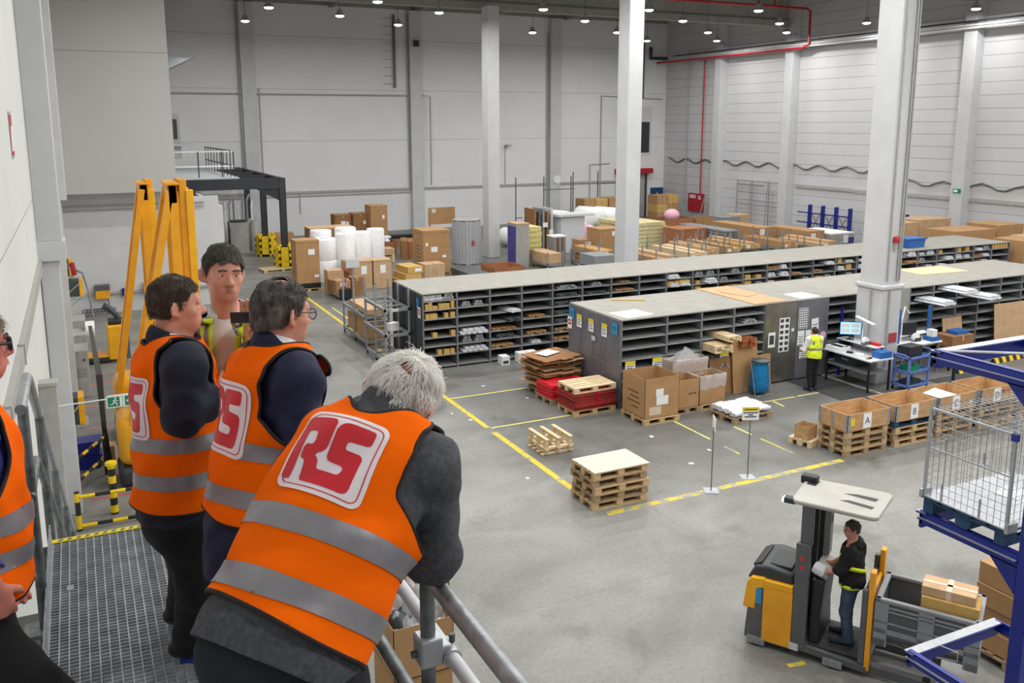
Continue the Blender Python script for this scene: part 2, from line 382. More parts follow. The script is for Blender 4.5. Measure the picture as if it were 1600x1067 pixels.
# window slot, roller door and blue door in the back wall
w = MB().box((39.1, YW1-.06, 4.9), (39.95, YW1-.02, 7.2)); struct('window_1', w, pick('truck_dark'))
MB().box((38.9, YW1-.03, 4.7), (40.15, YW1-.005, 8.3)).build('window_frame', pick('white_paint'), bpy.data.objects['window_1'])
d1 = struct('door_1', MB().box((37.1, YW1-.12, 0), (39.6, YW1-.01, 3.35)), pick('cabinet_grey'))
MB().box((36.9, YW1-.55, 3.35), (40.05, YW1-.01, 3.72)).build('shutter_box', pick('red_paint'), d1)
for x in (37.0, 38.6, 39.6): MB().box((x, YW1-.2, 0), (x+.14, YW1-.1, 3.35)).build('guide_rail', pick('truck_dark'), d1)
d2 = struct('door_2', MB().box((40.2, YW1-.1, 0), (41.32, YW1-.01, 2.2)), pick('navy_door'))
MB().prism([(40.6,1.5),(40.98,1.5),(40.79,1.85)], YW1-.13, YW1-.1, 'xz').build('warning_sign', pick('yellow_label'), d2, label='yellow warning triangle')
MB().box((40.6, YW1-.13, 1.0), (40.95, YW1-.1, 1.3)).build('notice', pick('blue_label'), d2)
for x in (23.6, 25.9, 33.3, 35.2):
    pass
# glazed canopy, hoist housing and rail beside the bulkhead
t_ = thing('glass_canopy', 'small glass canopy high beside the grey bulkhead', 'canopy', (4.6, 53.0, 10.1))
MB().add([(0,0,0),(.7,0,.02),(1.9,0,.62),(0,0,.66),(0,.7,0),(.7,.7,.02),(1.9,.7,.62),(0,.7,.66)], [(0,1,2,3),(4,5,6,7)]).build('glass', pick('glassy'), t_); MB().bar((.6,0,.0),(1.95,0,.66),.06).bar((0,0,.66),(.0,.7,.66),.05).build('frame', pick('galv_dark'), t_)
t_ = thing('wall_housing', 'grey boxed hoist housing above the mezzanine railing', 'housing', (4.6, 53.2, 5.2)); MB().box((0,0,0),(.95,.8,2.5)).build('case', pick('cabinet_grey'), t_); MB().box((.15,-.02,1.1),(.4,0,2.2)).box((.55,-.02,1.1),(.8,0,2.2)).build('dark_window', pick('truck_dark'), t_); MB().box((-.1,-.3,.7),(1.6,.1,.85)).build('ledge', pick('alu'), t_)
solo('wall_speaker', MB().box((0,0,0),(.3,.25,.4)), pick('truck_dark'), 'black loudspeaker box high on the second wall pilaster', 'loudspeaker', (20.85, YW1-.66, 12.1))
solo('wall_clock', MB().tube([(0,0,0),(0,-.06,0)], .3, 20), pick('paper'), 'round white clock low on the third wall pilaster', 'clock', (31.7, YW1-.42, 3.1))
# pipes along the right wall
trim(MB().tube([(XW1-.75,YW1-2,11.78),(XW1-.75,5,11.78)], .06, 6).box((XW1-.85, 5, 11.6), (XW1-.62, YW1-2, 11.68)), pick('white_paint'))
trim(MB().tube([(XW1-.85,YW1-2,11.95),(XW1-.85,5,11.95)], .05, 6), pick('anthracite'))
pipe = [(40.3,56.9,11.55),(40.5,50,11.55),(40.5,42.2,11.55),(40.5,41.7,11.7),(40.5,41.7,13.6),(40.2,41.7,13.75),(22,41.7,13.75)]
trim(MB().tube(pipe, .075, 8).tube([(36.5,41.7,13.75),(36.5,41.7,15.1)], .05, 6).tube([(37.7,41.7,13.75),(37.7,41.7,15.1)], .05, 6), pick('red_paint'))
trim(MB().tube([(41.15,52.3,1.8),(41.15,52.3,11.5),(40.5,52.3,11.55)], .05, 6), pick('red_paint'))
trim(MB().tube([(41.2,54.2,1.2),(41.2,54.2,12.4)], .045, 6), pick('cabinet_grey'))
trim(MB().tube([(39.8,57.0,12.7),(39.8,57.0,11.9),(41.2,56.9,11.9)], .13, 8), pick('truck_dark'))
# looped cable along the right wall
pts = []
for k in range(70):
    y = 56.5 - k*.44; pts.append((XW1-.07, y, 4.35 + .16*math.cos(k*PI/2.5) + (0 if y > 36 else -.5)))
trim(MB().tube(pts, .05, 5), pick('galv_dark'))
trim(MB().box((XW1-.1, 25, 3.05), (XW1-.01, 43, 3.2)), pick('cabinet_grey'))
for y in (47.2, 37.0):
    trim(MB().box((XW1-.08, y-1.3, 3.0), (XW1-.01, y+1.3, 3.35)), pick('paper_grey'))
# electrical lines on the near column
trim(MB().tube([(19.42,16.63,2.85),(19.42,16.63,12.9)], .022, 6).tube([(19.78,16.63,2.85),(19.78,16.63,12.9)], .03, 6).tube([(19.86,16.63,2.85),(19.86,16.63,12.9)], .03, 6), pick('cabinet_grey'))
trim(MB().tube([(19.2,16.96,.5),(19.2,16.96,2.6)], .025, 6).tube([(19.5,16.58,.5),(19.5,16.58,2.6)], .025, 6), pick('cabinet_grey'))
# ---------------------------------------------------------------- floor markings (worn tape)
def tape_mat(name, rgb, wear):
    m = bpy.data.materials.new(name); m.use_nodes = True; nt = m.node_tree; b = nt.nodes['Principled BSDF']
    tc = nt.nodes.new('ShaderNodeTexCoord'); n = nt.nodes.new('ShaderNodeTexNoise'); n.inputs['Scale'].default_value = 5; n.inputs['Detail'].default_value = 7
    nt.links.new(tc.outputs['Object'], n.inputs['Vector']); r = nt.nodes.new('ShaderNodeValToRGB')
    e = r.color_ramp.elements; e[0].position = wear-.04; e[0].color = lin((146,146,136))+(1,); e[1].position = wear+.05; e[1].color = lin(rgb)+(1,)
    nt.links.new(n.outputs['Fac'], r.inputs['Fac']); nt.links.new(r.outputs['Color'], b.inputs['Base Color']); b.inputs['Roughness'].default_value = .6
    return m
m_yel = tape_mat('yellow_floor_tape', (206,186,40), .38); m_yelw = tape_mat('worn_yellow_floor_tape', (200,180,60), .46)
m_ylt = tape_mat('pale_floor_tape', (214,208,110), .36); m_redt = tape_mat('red_floor_tape', (190,96,92), .4)
def line(p, q, w, m):
    p = Vector((p[0],p[1],0)); q = Vector((q[0],q[1],0)); d = (q-p).normalized(); n = Vector((-d.y,d.x,0))*w/2; z = Vector((0,0,.0015))
    MB().quad(p-n+z, q-n+z, q+n+z, p+n+z).build('floor_marking', m, floor)
XL = 8.3
line((XL, 38), (XL, 18.1), .13, m_yel); line((XL, 17.75), (XL, 14.0), .14, m_yel)
line((XL, 12.88), (14.2, 12.95), .15, m_yelw)
a = GP(704.7,622.8); line((8.36, a.y), (10.9, a.y), .06, m_ylt)
a = GP(767.5,668.7); line((8.36, a.y), (10.6, a.y), .06, m_ylt)
for (p, q, m) in [((1051.6,657.2),(1109.7,686.2),m_ylt), ((1131,697),(1155.6,709.3),m_yelw), ((1147,666.6),(1174,679),m_ylt), ((1188,685),(1239,708),m_yelw),
                  ((1244,673),(1271,686),m_ylt), ((1193,628),(1242,620),m_ylt), ((1246,619),(1286,612),m_ylt), ((1208,627),(1225,635),m_ylt), ((1320,616),(1336,622),m_ylt)]:
    line(GP(*p), GP(*q), .055, m)
for y in (26.1, 24.0, 22.15, 19.75, 17.7): line((-.2, y), (2.3, y), .09, m_redt)
line((8.7, 33.5), (8.7, 31.2), .06, m_ylt); line((8.7,31.2), (9.6,31.2), .06, m_ylt)
p = GP(1240,1037); line((p.x-.1,p.y), (p.x+.15,p.y-.05), .08, m_yel)
for (x, y) in ((824,747),(1018,682),(1108,703),(706,646),(735,656),(697,590),(824,622),(755,603),(1080,724)):
    p = GP(x, y); s_ = .06+.05*R_.random()
    tag(MB().cbox((0,0,.002), (s_,s_*.7,.003), R_.random()*3).build('paper_scrap', pick('paper'), loc=(p.x,p.y,0)), 'tiny white paper scrap lying loose on the bare concrete floor', 'paper scrap', 'paper scraps on the floor')
# ---------------------------------------------------------------- lamps
ZL = 12.33; K = (ZL-7)/5.0
px = [(383,33),(420,12),(531,25),(590,3),(622,39),(686,20),(832,51),(849,15),(914,33),(964,51),(1011,64),(1014,16),(1067,33),(1106,51),(1120,64),(1185,17),(1218,37),(1229,51),(1354,36),(1525,14),(261,18)]
lamp = thing('pendant_lamp', 'round white high-bay lamp hanging lit from the hall roof', 'lamp', (0,0,0), 0, 'high-bay lamps under the roof')
MB().lathe([(.05,.34),(.12,.3),(.14,.16),(.2,.12),(.23,.02),(.22,.015)], n=16).build('lamp_shade', pick('alu'), lamp, smooth=40)
MB().lathe([(.2,.012),(.21,-.02),(.12,-.055)], n=16).build('diffuser', pick('lamp_white'), lamp, smooth=40)
MB().tube([(0,0,.34),(0,0,2.6)], .012, 4).build('cable', pick('black_paint'), lamp)
spots = [GP(x, y, ZL) for x, y in px]
spots = [s for s in spots if s.x > 5 or s.y < 34]
xs = [4.56, 8.6, 12.5, 16.4, 20.4, 24.9, 29.4, 34.1, 38.8]
for x in xs:
    for k in range(-1, 10):
        y = 52.0 - 5.9*k
        if y < -6: continue
        if x < 5 and y > 34: continue
        if y > 50: continue
        d_ = Vector((x,y,ZL+.3)) - CAM; dz_ = d_.dot(FW)
        if dz_ > 0 and -30 < CX+F_PX*d_.dot(RT)/dz_ < 1630 and CY-F_PX*d_.dot(UP)/dz_ > -25: continue      # the photo shows which lamps hang in view
        if min((Vector((x,y,ZL))-s).length for s in spots) > 3.6: spots.append(Vector((x,y,ZL)))
LAMP_W = 190.0
for i, s in enumerate(spots):
    l = lamp if i == 0 else dup(lamp, s); l.location = s
    la = bpy.data.lights.new('high_bay_light', 'AREA'); la.shape = 'DISK'; la.size = .42; la.energy = LAMP_W; la.color = (1,.985,.955); la.spread = math.radians(180)
    lo = bpy.data.objects.new('high_bay_light', la); COL.objects.link(lo); lo.location = (s.x, s.y, s.z-.07)
# ---------------------------------------------------------------- world, camera, view
wd = bpy.data.worlds.new('hall_air'); SC.world = wd; wd.use_nodes = True
wd.node_tree.nodes['Background'].inputs['Color'].default_value = (.5,.52,.55,1); wd.node_tree.nodes['Background'].inputs['Strength'].default_value = .42
cd = bpy.data.cameras.new('camera'); cd.sensor_width = 36; cd.lens = F_PX/1600*36; cd.shift_x = (800-CX)/1600; cd.shift_y = -(533.5-CY)/1600
cd.clip_start = .05; cd.clip_end = 200
co = bpy.data.objects.new('camera', cd); COL.objects.link(co)
co.matrix_world = Matrix(((RT.x,UP.x,-FW.x,CAM.x),(RT.y,UP.y,-FW.y,CAM.y),(RT.z,UP.z,-FW.z,CAM.z),(0,0,0,1)))
SC.camera = co
SC.view_settings.view_transform = 'Standard'; SC.view_settings.look = 'None'; SC.view_settings.gamma = 1; SC.view_settings.use_curve_mapping = False
SC.view_settings.exposure = 0.0
# ================================================================= SHELVING RACKS AND THEIR GOODS
ZT = 2.27; LV = [.09, .42, .70, .96, 1.23, 1.51, 1.78, 2.04]
def shelf_bay(name, label, w, depth, group, levels=LV):
    t = thing(name, label, 'shelf unit', (0,0,0), 0, group)
    g = pick('rack_grey')
    MB().box((0,0,0),(.05,.05,ZT-.02)).box((0,depth-.05,0),(.05,depth,ZT-.02)).box((.015,.05,0),(.03,depth-.05,ZT-.02)).build('upright_frame', g, t)
    me = None
    for z in levels:
        if me is None:
            o = MB().box((.03,.01,-.035),(w-.002,depth-.01,0)).build('shelf', pick('shelf_grey'), t); me = o.data
        else:
            o = bpy.data.objects.new('shelf', me); COL.objects.link(o); o.parent = t
        o.location = (0,0,z)
    MB().box((.03,depth/2-.01,.05),(w-.002,depth/2+.01,ZT-.03)).build('back_panel', pick('truck_dark'), t)
    MB().box((0,-.02,ZT-.03),(w-.001,depth+.02,ZT)).build('top_board', pick('board_top'), t)
    return t
X1, Y1, D1, W1 = 8.67, 23.35, 2.5, 1.058
bayA = shelf_bay('shelf_unit', 'grey steel shelf unit in the long rear rack with flat board top', W1, D1, 'bays of the rear rack')
bays = [bayA]; bayA.location = (X1, Y1, 0)
for i in range(1, 24): bays.append(dup(bayA, (X1+i*W1, Y1, 0)))
endp = MB().box((X1-.03,Y1-.01,0),(X1,Y1+D1+.01,ZT-.03))
for k in range(6): endp.box((X1-.05,Y1+k*(D1-.06)/5,0),(X1-.03,Y1+.06+k*(D1-.06)/5,ZT-.03))
e1 = endp.build('end_panel', pick('anthracite')); e1.parent = bays[0]; e1.matrix_parent_inverse = Matrix.Translation(-bays[0].location)
bays[0]['label'] = 'first shelf unit of the rear rack, filled with small cartons, next to empty trolley'; del bays[0]['group']
e2 = MB().box((34.06,Y1,0),(34.1,Y1+D1,ZT-.03)).build('end_panel', pick('rack_end')); e2.parent = bays[-1]; e2.matrix_parent_inverse = Matrix.Translation(-bays[-1].location)
bays[-1]['label'] = 'last shelf unit of the rear rack, ending at the tall brown cartons on the right'; del bays[-1]['group']
def lab(parent, M, w, h, m_top, m_body='paper', name='label_sheet', lines=3, label=None):
    """a printed sheet lying in M's local xz plane (facing -y)"""
    o = MB().box((-w/2,-.003,-h/2),(w/2,0,h/2)).build(name, pick(m_body), parent, label=label); o.matrix_local = M
    if m_top: MB().box((-w/2,-.005,h*.2),(w/2,-.003,h/2)).build('header', pick(m_top), o)
    if lines:
        b = MB()
        for i in range(lines): b.box((-w*.36,-.0045,h*.08-i*h*.17-.012),(w*(.36-.12*(i%2)),-.003,h*.08-i*h*.17+.008))
        b.build('printed_lines', pick('ink'), o)
    return o
RZL = Matrix.Rotation(-PI/2, 4, 'Z')         # turns a sheet to face -x
def sign_stop(parent, M):
    o = MB().box((-.11,-.004,-.16),(.11,0,.16)).build('stop_sign', pick('paper'), parent, label='white sheet with red no-entry disc'); o.matrix_local = M
    b = MB().tube([(0,-.004,.02),(0,-.008,.02)], .085, 20); b.build('red_disc', pick('red_paint'), o)
    MB().box((-.06,-.011,0),(.06,-.008,.04)).build('white_bar', pick('paper'), o)
b0 = bays[0]
lab(b0, Matrix.Translation((-.055,.22,1.98)) @ RZL, .2, .28, None, 'blue_label', 'blue_sign', 2, 'blue location sign')
sign_stop(b0, Matrix.Translation((-.06,.1,1.72)) @ RZL)
# front rack
X2, Y2, D2 = 11.86, 17.95, 2.5
xs2 = [11.86, 13.23, 14.32, 15.38, 16.44]
xs2b = [18.69, 19.80, 20.91, 21.93, 22.93, 23.95, 24.96, 25.97, 26.98, 27.99]
front = []
bw = shelf_bay('shelf_unit', 'wide end shelf unit of the front rack with notices on its grey side', xs2[1]-xs2[0], D2, None); bw.location = (xs2[0], Y2, 0); front.append(bw)
bn = shelf_bay('shelf_unit', 'shelf unit of the front rack', 1.06, D2, None)
LB = ['shelf unit of the front rack behind the liner carton, second from its end wall',
      'shelf unit of the front rack holding bundles of pale wooden strips',
      'shelf unit of the front rack holding copper-coloured tubes beside the stainless sheet']
for i in range(3):
    o = bn if i == 0 else dup(bn, (0,0,0)); o.location = (xs2[i+1], Y2, 0); o['label'] = LB[i]; front.append(o); o.scale.x = ((xs2+[xs2[-1]+1.06])[i+2]-xs2[i+1])/1.061 if i < 3 else 1
cl = shelf_bay('shelf_unit', 'shelf unit of the front rack closed off by a stainless sheet with photo sheets', 1.12, D2, None); cl.location = (16.44, Y2, 0)
MB().box((.03,-.02,.05),(1.12,0,ZT-.02)).build('cover_sheet', pick('stainless'), cl, label='brushed stainless cover sheet')
cg = shelf_bay('shelf_unit', 'shelf unit of the front rack closed off by a grey panel behind the worker', 1.13, D2, None); cg.location = (17.56, Y2, 0)
MB().box((.01,-.03,.05),(1.13,0,ZT-.02)).build('cover_sheet', pick('rack_end'), cg, label='matt grey cover panel')
for i, x in enumerate(xs2b):
    o = dup(bn, (x, Y2, 0)); o.scale.x = ((xs2b+[29.05])[i+1]-x)/1.061; o['label'] = 'dark open shelf unit in the right half of the front rack'; o['group'] = 'bays right of the column in the front rack'; front.append(o)
    if i == 1:
        o['label'] = 'front rack shelf unit right of the column covered by a grey notice panel'; del o['group']
        MB().box((.35,-.03,.05),(1.0,0,ZT-.02)).build('cover_sheet', pick('rack_end'), o)
        for (sx, sz, sw, sh) in ((.5,1.7,.12,.4),(.68,1.7,.28,.36),(.5,1.25,.14,.5),(.72,1.25,.2,.34),(.9,1.25,.14,.34)):
            lab(o, Matrix.Translation((sx,-.035,sz)), sw, sh, None, 'paper', 'notice_sheet', 4)
    if i == 2:
        o['label'] = 'shelf unit of the front rack closed by a pale board behind the dark jacket'; del o['group']
        MB().box((.0,-.03,.05),(1.02,0,ZT-.02)).build('cover_sheet', pick('board_top'), o)
# end wall of the front rack with its notices
ep = MB().box((-.03,-.01,0),(0,D2+.01,ZT-.03)).build('end_panel', pick('rack_end'), bw)
r = MB()
for y in (.66,1.25,1.9): r.box((-.045,y-.012,0),(-.03,y+.012,ZT-.04))
for (ya,yb) in ((0,.66),(.66,1.25),(1.25,1.9),(1.9,2.5)): r.box((-.036,ya+.02,1.02),(-.03,yb-.02,1.05))
r.build('panel_seam', pick('rack_grey'), ep)
for y, z in ((2.32,2.02),(.2,2.02)): lab(bw, Matrix.Translation((-.05,y,z)) @ RZL, .26, .3, None, 'blue_label', 'blue_sign', 2, 'blue location sign')
for y in (1.92,1.32,.68): lab(bw, Matrix.Translation((-.05,y,1.88)) @ RZL, .25, .34, 'yellow_label')
sign_stop(bw, Matrix.Translation((-.05,2.42,1.74)) @ RZL)
lab(bw, Matrix.Translation((-.05,1.2,1.56)) @ RZL, .18, .12, None, 'paper_grey', 'faded_sticker', 0)
# notices clipped to the shelf fronts
for k, dx, z in ((0,.28,1.05),(0,1.1,1.05),(1,.3,.98),(1,.72,.98),(2,.78,.95)):
    lab(front[k], Matrix.Translation((dx,-.03,z)), .3, .3, 'yellow_label', 'paper', 'shelf_notice', 2)
# sheets on the cover panels
def photo_sheet(p, x, z, w, h, nx, nz, y=-.035):
    o = MB().box((x-w/2,y,z-h/2),(x+w/2,y+.004,z+h/2)).build('photo_sheet', pick('paper'), p); b = MB()
    for i in range(nx):
        for j in range(nz):
            cx_ = x-w/2+w*(i+.5)/nx; cz_ = z-h/2+h*(j+.5)/nz; b.box((cx_-w/nx*.33,y-.003,cz_-h/nz*.3),(cx_+w/nx*.33,y,cz_+h/nz*.3))
    b.build('photo', pick('ink'), o)
photo_sheet(cl, .68, 1.35, .36, .95, 2, 6); photo_sheet(cl, .25, 1.25, .24, .42, 1, 1)
MB().box((.95,-.03,1.42),(1.03,-.02,1.5)).build('sticker', pick('paper'), cl)
photo_sheet(cg, .22, 1.75, .34, .58, 5, 9, -.045)
for x, z, w_, h_ in ((.16,1.2,.24,.42),(.42,1.2,.2,.4),(.66,1.5,.26,.42),(.66,1.12,.24,.34),(.3,.78,.32,.34)):
    lab(cg, Matrix.Translation((x,-.045,z)) @ Matrix.Rotation(R_.uniform(-.1,.1),4,'Y'), w_, h_, None, 'paper', 'notice_sheet', 4)
MB().tube([(.98,-.04,1.2),(.98,-.05,1.2)], .11, 18).build('pink_disc', pick('pink_foam'), cg)
# ------------------------------------------------- goods in the racks
def seeded(proto, x, y, z, group, label, rz=0, sc=None):
    o = dup(proto, (x,y,z), rz, label, group)
    if sc: o.scale = sc
    return o
pc = tag(MB().box((-.5,-.5,0),(.5,.5,1)).build('carton', pick('kraft_yellow'), bevel=0), 'small plain carton standing on a shelf of the rear rack', 'carton', 'small cartons in the rear rack')
def roll_mesh(n, r, L, mname, nm):
    b = MB()
    k = 0
    for j in range(2):
        for i in range(n-j):
            x = (i-(n-1-j)/2)*r*2.02; b.tube([(x,-.02+R_.uniform(-.06,.03),r+j*r*1.75),(x,L,r+j*r*1.75)], r, 8)
    return b.build(nm, pick(mname), smooth=40)
p_white = tag(roll_mesh(5, .045, .7, 'foil_white', 'tube_bundle'), 'bundle of white wrapped tubes lying in the rear rack', 'tube bundle', 'white tube bundles in the racks')
def strips(n, layers, w, h, L, mname, nm):
    b = MB()
    for j in range(layers):
        for i in range(n):
            x = (i-(n-1)/2)*w*1.05+R_.uniform(-.004,.004); y = R_.uniform(-.1,.05); b.box((x-w/2,y,j*h*1.03),(x+w/2,y+L,j*h*1.03+h))
    return b.build(nm, pick(mname))
p_brown = tag(strips(6, 3, .1, .035, .8, 'cardboard', 'strip_bundle'), 'flat stack of brown card strips lying in the rear rack', 'strip bundle', 'brown strip stacks in the racks')
p_dark = tag(strips(7, 4, .08, .03, .8, 'galv_dark', 'profile_bundle'), 'bundle of dark metal profiles lying in the rear rack', 'profile bundle', 'metal profile bundles in the racks')
p_film = tag(roll_mesh(4, .06, .6, 'alu', 'profile_bundle'), 'shiny film-wrapped profile bundle lying in the rear rack', 'profile bundle', 'film-wrapped profiles in the racks')
used = set()
def put(p, bay, lv, dx, rz=0, sc=(1,1,1), dy=.08):
    b = bay; loc = (b.location.x+dx, b.location.y+dy, LV[lv]+.001)
    if p.name in used: o = dup(p, loc, rz)
    else: o = p; used.add(p.name); o.location = loc; o.rotation_euler = (0,0,rz)
    o.scale = sc
    if b in front: o['label'] = o['label'].replace('rear', 'front'); o['group'] = o['group'].replace('rear', 'front')
    return o
# first bay as photographed: rolls on top, cartons below
for dx in (.2,.47): put(p_white, b0, 7, dx, sc=(.85,.6,1))
put(p_film, b0, 7, .83, sc=(.7,.6,.9))
for lv, items in ((6, ((.12,.1,.17),(.23,.11,.22),(.37,.16,.1),(.55,.12,.16),(.66,.1,.16),(.77,.1,.15),(.92,.1,.22))), (5, ((.14,.13,.15),(.33,.22,.15),(.72,.11,.14),(.92,.14,.15))), (3, ((.36,.14,.13),(.93,.13,.16))), (1, ((.5,.13,.15),(.72,.18,.14),(.9,.13,.14)))):
    for dx, w_, h_ in items: put(pc, b0, lv, dx+.03, sc=(w_,.16,h_), dy=.1)
put(p_white, bays[1], 3, .55, sc=(2.0,.8,1.0), dy=-.02); put(p_white, bays[1], 1, .6, sc=(1.9,.8,.9), dy=.03)
for dx in (.35,.75): put(p_film, bays[1], 6, dx-.02, sc=(.6,.5,.7)); put(p_film, bays[1], 2, dx, sc=(.6,.5,.9))
put(p_white, bays[2], 5, .8, rz=.2, sc=(.9,1,.5), dy=-.15)['label'] = 'white and pink wrapped strip bundle poking out of the rear rack'
put(p_dark, bays[2], 4, .78, sc=(.8,1,.8), dy=-.12); put(p_brown, bays[2], 3, .5, sc=(1.2,1,.6)); put(p_brown, bays[2], 1, .45, sc=(1.1,1,.9)); put(p_dark, bays[2], 2, .55)
for i, lv, p, sc in ((4,6,p_dark,(1.3,1,.9)),(4,5,p_dark,(1.5,1,1.1)),(4,4,p_dark,(1.5,1,1)),(4,3,p_dark,(1.4,1,1.1)),(4,2,p_brown,(1.3,1,1)),(4,1,p_brown,(1.4,1,1)),(4,7,p_film,(1.5,1,.5)),
                  (3,2,p_brown,(1,1,1)),(3,4,p_brown,(.8,1,.7)),(3,1,p_white,(.8,.8,.6)),(5,7,p_film,(.8,.8,.5)),(5,6,p_dark,(1.3,1,.6)),(6,7,p_brown,(.5,1,.6)),(6,6,p_brown,(1,1,.6)),(5,4,p_brown,(.9,1,1)),(5,3,p_brown,(.9,1,1.2)),(5,2,p_brown,(1,1,.8))):
    put(p, bays[i], lv, .55, sc=sc)
for dx, w_ in ((.18,.22),(.42,.14),(.62,.2),(.84,.22)): put(pc, bays[8], 6, dx, sc=(w_,.2,.18))
for i in range(8, 24):
    for lv in (7,6,5):
        for dx in (.28,.75):
            q = R_.random()
            if q < .3: put(p_white, bays[i], lv, dx, R_.uniform(-.15,.15), (R_.uniform(.6,1.1),.6,R_.uniform(.5,1.1)), R_.uniform(-.12,.1))
            elif q < .5: put(p_brown, bays[i], lv, dx, R_.uniform(-.1,.1), (R_.uniform(.5,.8),.7,R_.uniform(.6,1.2)), R_.uniform(-.1,.1))
            elif q < .64: put(pc, bays[i], lv, dx, 0, (R_.uniform(.14,.3),.2,R_.uniform(.1,.2)), .15)
            elif q < .74: put(p_film, bays[i], lv, dx, 0, (.7,.6,.7), .05)
for dx in (.12,.28,.44,.6,.76,.92): put(pc, bays[23], 7, dx, sc=(.13,.2,.18), dy=.12)
# front rack goods
o = put(p_brown, front[2], 4, .36, rz=.0, sc=(.85,1,1.3), dy=-.45); o.data = strips(6, 4, .1, .035, .95, 'new_wood', 'x').data; o2 = bpy.data.objects.get('x')
bpy.data.objects.remove(o2); o.name = 'strip_bundle'; o['label'] = 'lower bundle of pale wooden strips poking out of the front rack'; del o['group']
s2 = dup(o, (front[2].location.x+.66, Y2-.5, LV[5]+.001)); s2['label'] = 'upper bundle of pale wooden strips poking out of the front rack'; s2.scale = (.6,1,.9)
cu = MB()
mat('copper_tube', (168,98,58), .45, .3, var=.1)
for j in range(2):
    for i in range(4): cu.box((i*.13,-.25+R_.uniform(-.05,.05),j*.12),(i*.13+.11,.6,j*.12+.1))
tag(cu.build('tube_bundle', pick('copper_tube'), loc=(front[3].location.x+.08, Y2-.02, LV[4]+.001)), 'bundle of copper-coloured square tubes lying beside the stainless sheet', 'tube bundle')
put(p_film, front[0], 2, .35, sc=(.8,.7,1.1), dy=-.05); put(p_film, front[0], 2, .95, sc=(.8,.7,1.2), dy=-.05); put(p_film, front[2], 2, .7, sc=(.7,.8,.6), dy=-.1)
put(p_film, front[3], 6, .6, sc=(1,.6,.5)); put(p_brown, front[2], 3, .3, sc=(.5,.6,.5))
# white bundles jutting out of the right end of the front rack
for k, (dx, lv, n) in enumerate(((2.2+.1,6,'lower left'),(3.25,7,'topmost'),(4.3,6,'rightmost'))):
    q = dup(p_white, (21.93+dx-1.6, Y2-.75, LV[lv]+.02), R_.uniform(-.25,.1), 'white foil bundle jutting out of the front rack at right, %s of three' % n); q.scale = (1.4,1.3,.8)
    if 'group' in q: del q['group']
# loose boards lying on top of the racks
solo('loose_board', MB().box((0,0,0),(1.15,2.5,.02)), pick('cardboard_light'), 'long beige sheet of board on the front rack top beside the stainless unit', 'board', (16.1, Y2+.02, ZT), 0)
solo('loose_board', MB().box((0,0,0),(.55,.9,.015)), pick('cardboard_light'), 'small tan offcut lying on the long beige board', 'board', (16.6, Y2+.9, ZT+.02), .3)
solo('loose_board', MB().box((0,0,0),(.7,.7,.03)), pick('paper'), 'white foam sheet on the front rack top above the grey panel', 'board', (17.75, Y2+.05, ZT), 0)
solo('loose_board', MB().box((0,0,0),(2.0,1.1,.02)), pick('new_wood'), 'large pale board on the front rack top at the right edge', 'board', (24.0, Y2+1.35, ZT), -.1)
solo('loose_board', MB().box((0,0,0),(.9,.12,.03)), pick('kraft_yellow'), 'narrow yellow strip lying on the front edge of the front rack top', 'strip', (13.0, Y2+2.2, ZT), -.5)
solo('loose_board', MB().box((0,0,0),(.9,.75,.006)), pick('paper_grey'), 'thin grey sheet lying flat on the end of the front rack top', 'sheet', (12.1, Y2+.1, ZT), .12)
q = thing('storage_tub', 'blue plastic tub on top of the rear rack', 'tub', (29.2, Y1+.7, ZT))
MB().prism([(-.42,0),(.42,0),(.5,.36),(-.5,.36)], -.28, .28, 'xz').build('tub', pick('blue_plastic'), q, bevel=.02)
MB().box((-.54,-.32,.33),(.54,.32,.38)).build('rim', pick('blue_plastic'), q)

for k, (x, w_, h_, mm, lb) in enumerate(((10.98,.26,.26,'paper','small white carton on the floor at the rear rack foot'),(11.55,.3,.3,'paper','white carton with red side on the floor, left of a pair'),(11.87,.3,.3,'foam_white','white carton with red side on the floor, right of a pair'))):
    t = thing('floor_carton', lb, 'carton', (x, 22.9, 0)); MB().box((0,0,0),(w_,.3,h_)).build('body', pick(mm), t, bevel=.005); MB().box((.04,-.003,.04),(w_-.04,0,h_*.5)).build('printed_field', pick('red_paint' if k else 'ink'), t)
# ================================================================= GOODS ON THE OPEN FLOOR
def pallet(label, m='pallet_wood', size=(1.2,.8), group=None, name='pallet', cat='pallet', one=False):
    t = thing(name, label, cat, (0,0,0), 0, group); L, W = size; w = pick(m)
    b = MB()
    for i in range(5):
        wd = .145 if i in (0,2,4) else .1; y = .0725 + i*(W-.145)/4; b.box((0,y-wd/2,.122),(L,y+wd/2,.144))
    for x in (0,L/2-.0725,L-.145): b.box((x,0,.1),(x+.145,W,.122))
    b.build('top_deck', w, t)
    bl = None
    for x in (0,L/2-.0725,L-.145):
        for y in (0,W/2-.0725,W-.1):
            wy = .1 if y != W/2-.0725 else .145
            if bl is None or wy != bl[1]: o = MB().box((0,0,.022),(.145,wy,.1)).build('block', w, t); bl = (o.data, wy)
            else: o = bpy.data.objects.new('block', bl[0]); COL.objects.link(o); o.parent = t
            o.location = (x,y,0)
    for y in (0,W/2-.05,W-.1): MB().box((0,y,0),(L,y+.1,.022)).build('base_board', w, t)
    return t
PAL_USED = {}
def put_pallet(loc, rz, label, m='pallet_wood', size=(1.2,.8), group=None):
    k = (m, size)
    if k not in PAL_USED: PAL_USED[k] = pallet(label, m, size, group); o = PAL_USED[k]; o.location = loc; o.rotation_euler = (0,0,rz)
    else:
        o = dup(PAL_USED[k], loc, rz, label)
        if group: o['group'] = group
        elif 'group' in o: del o['group']
    return o
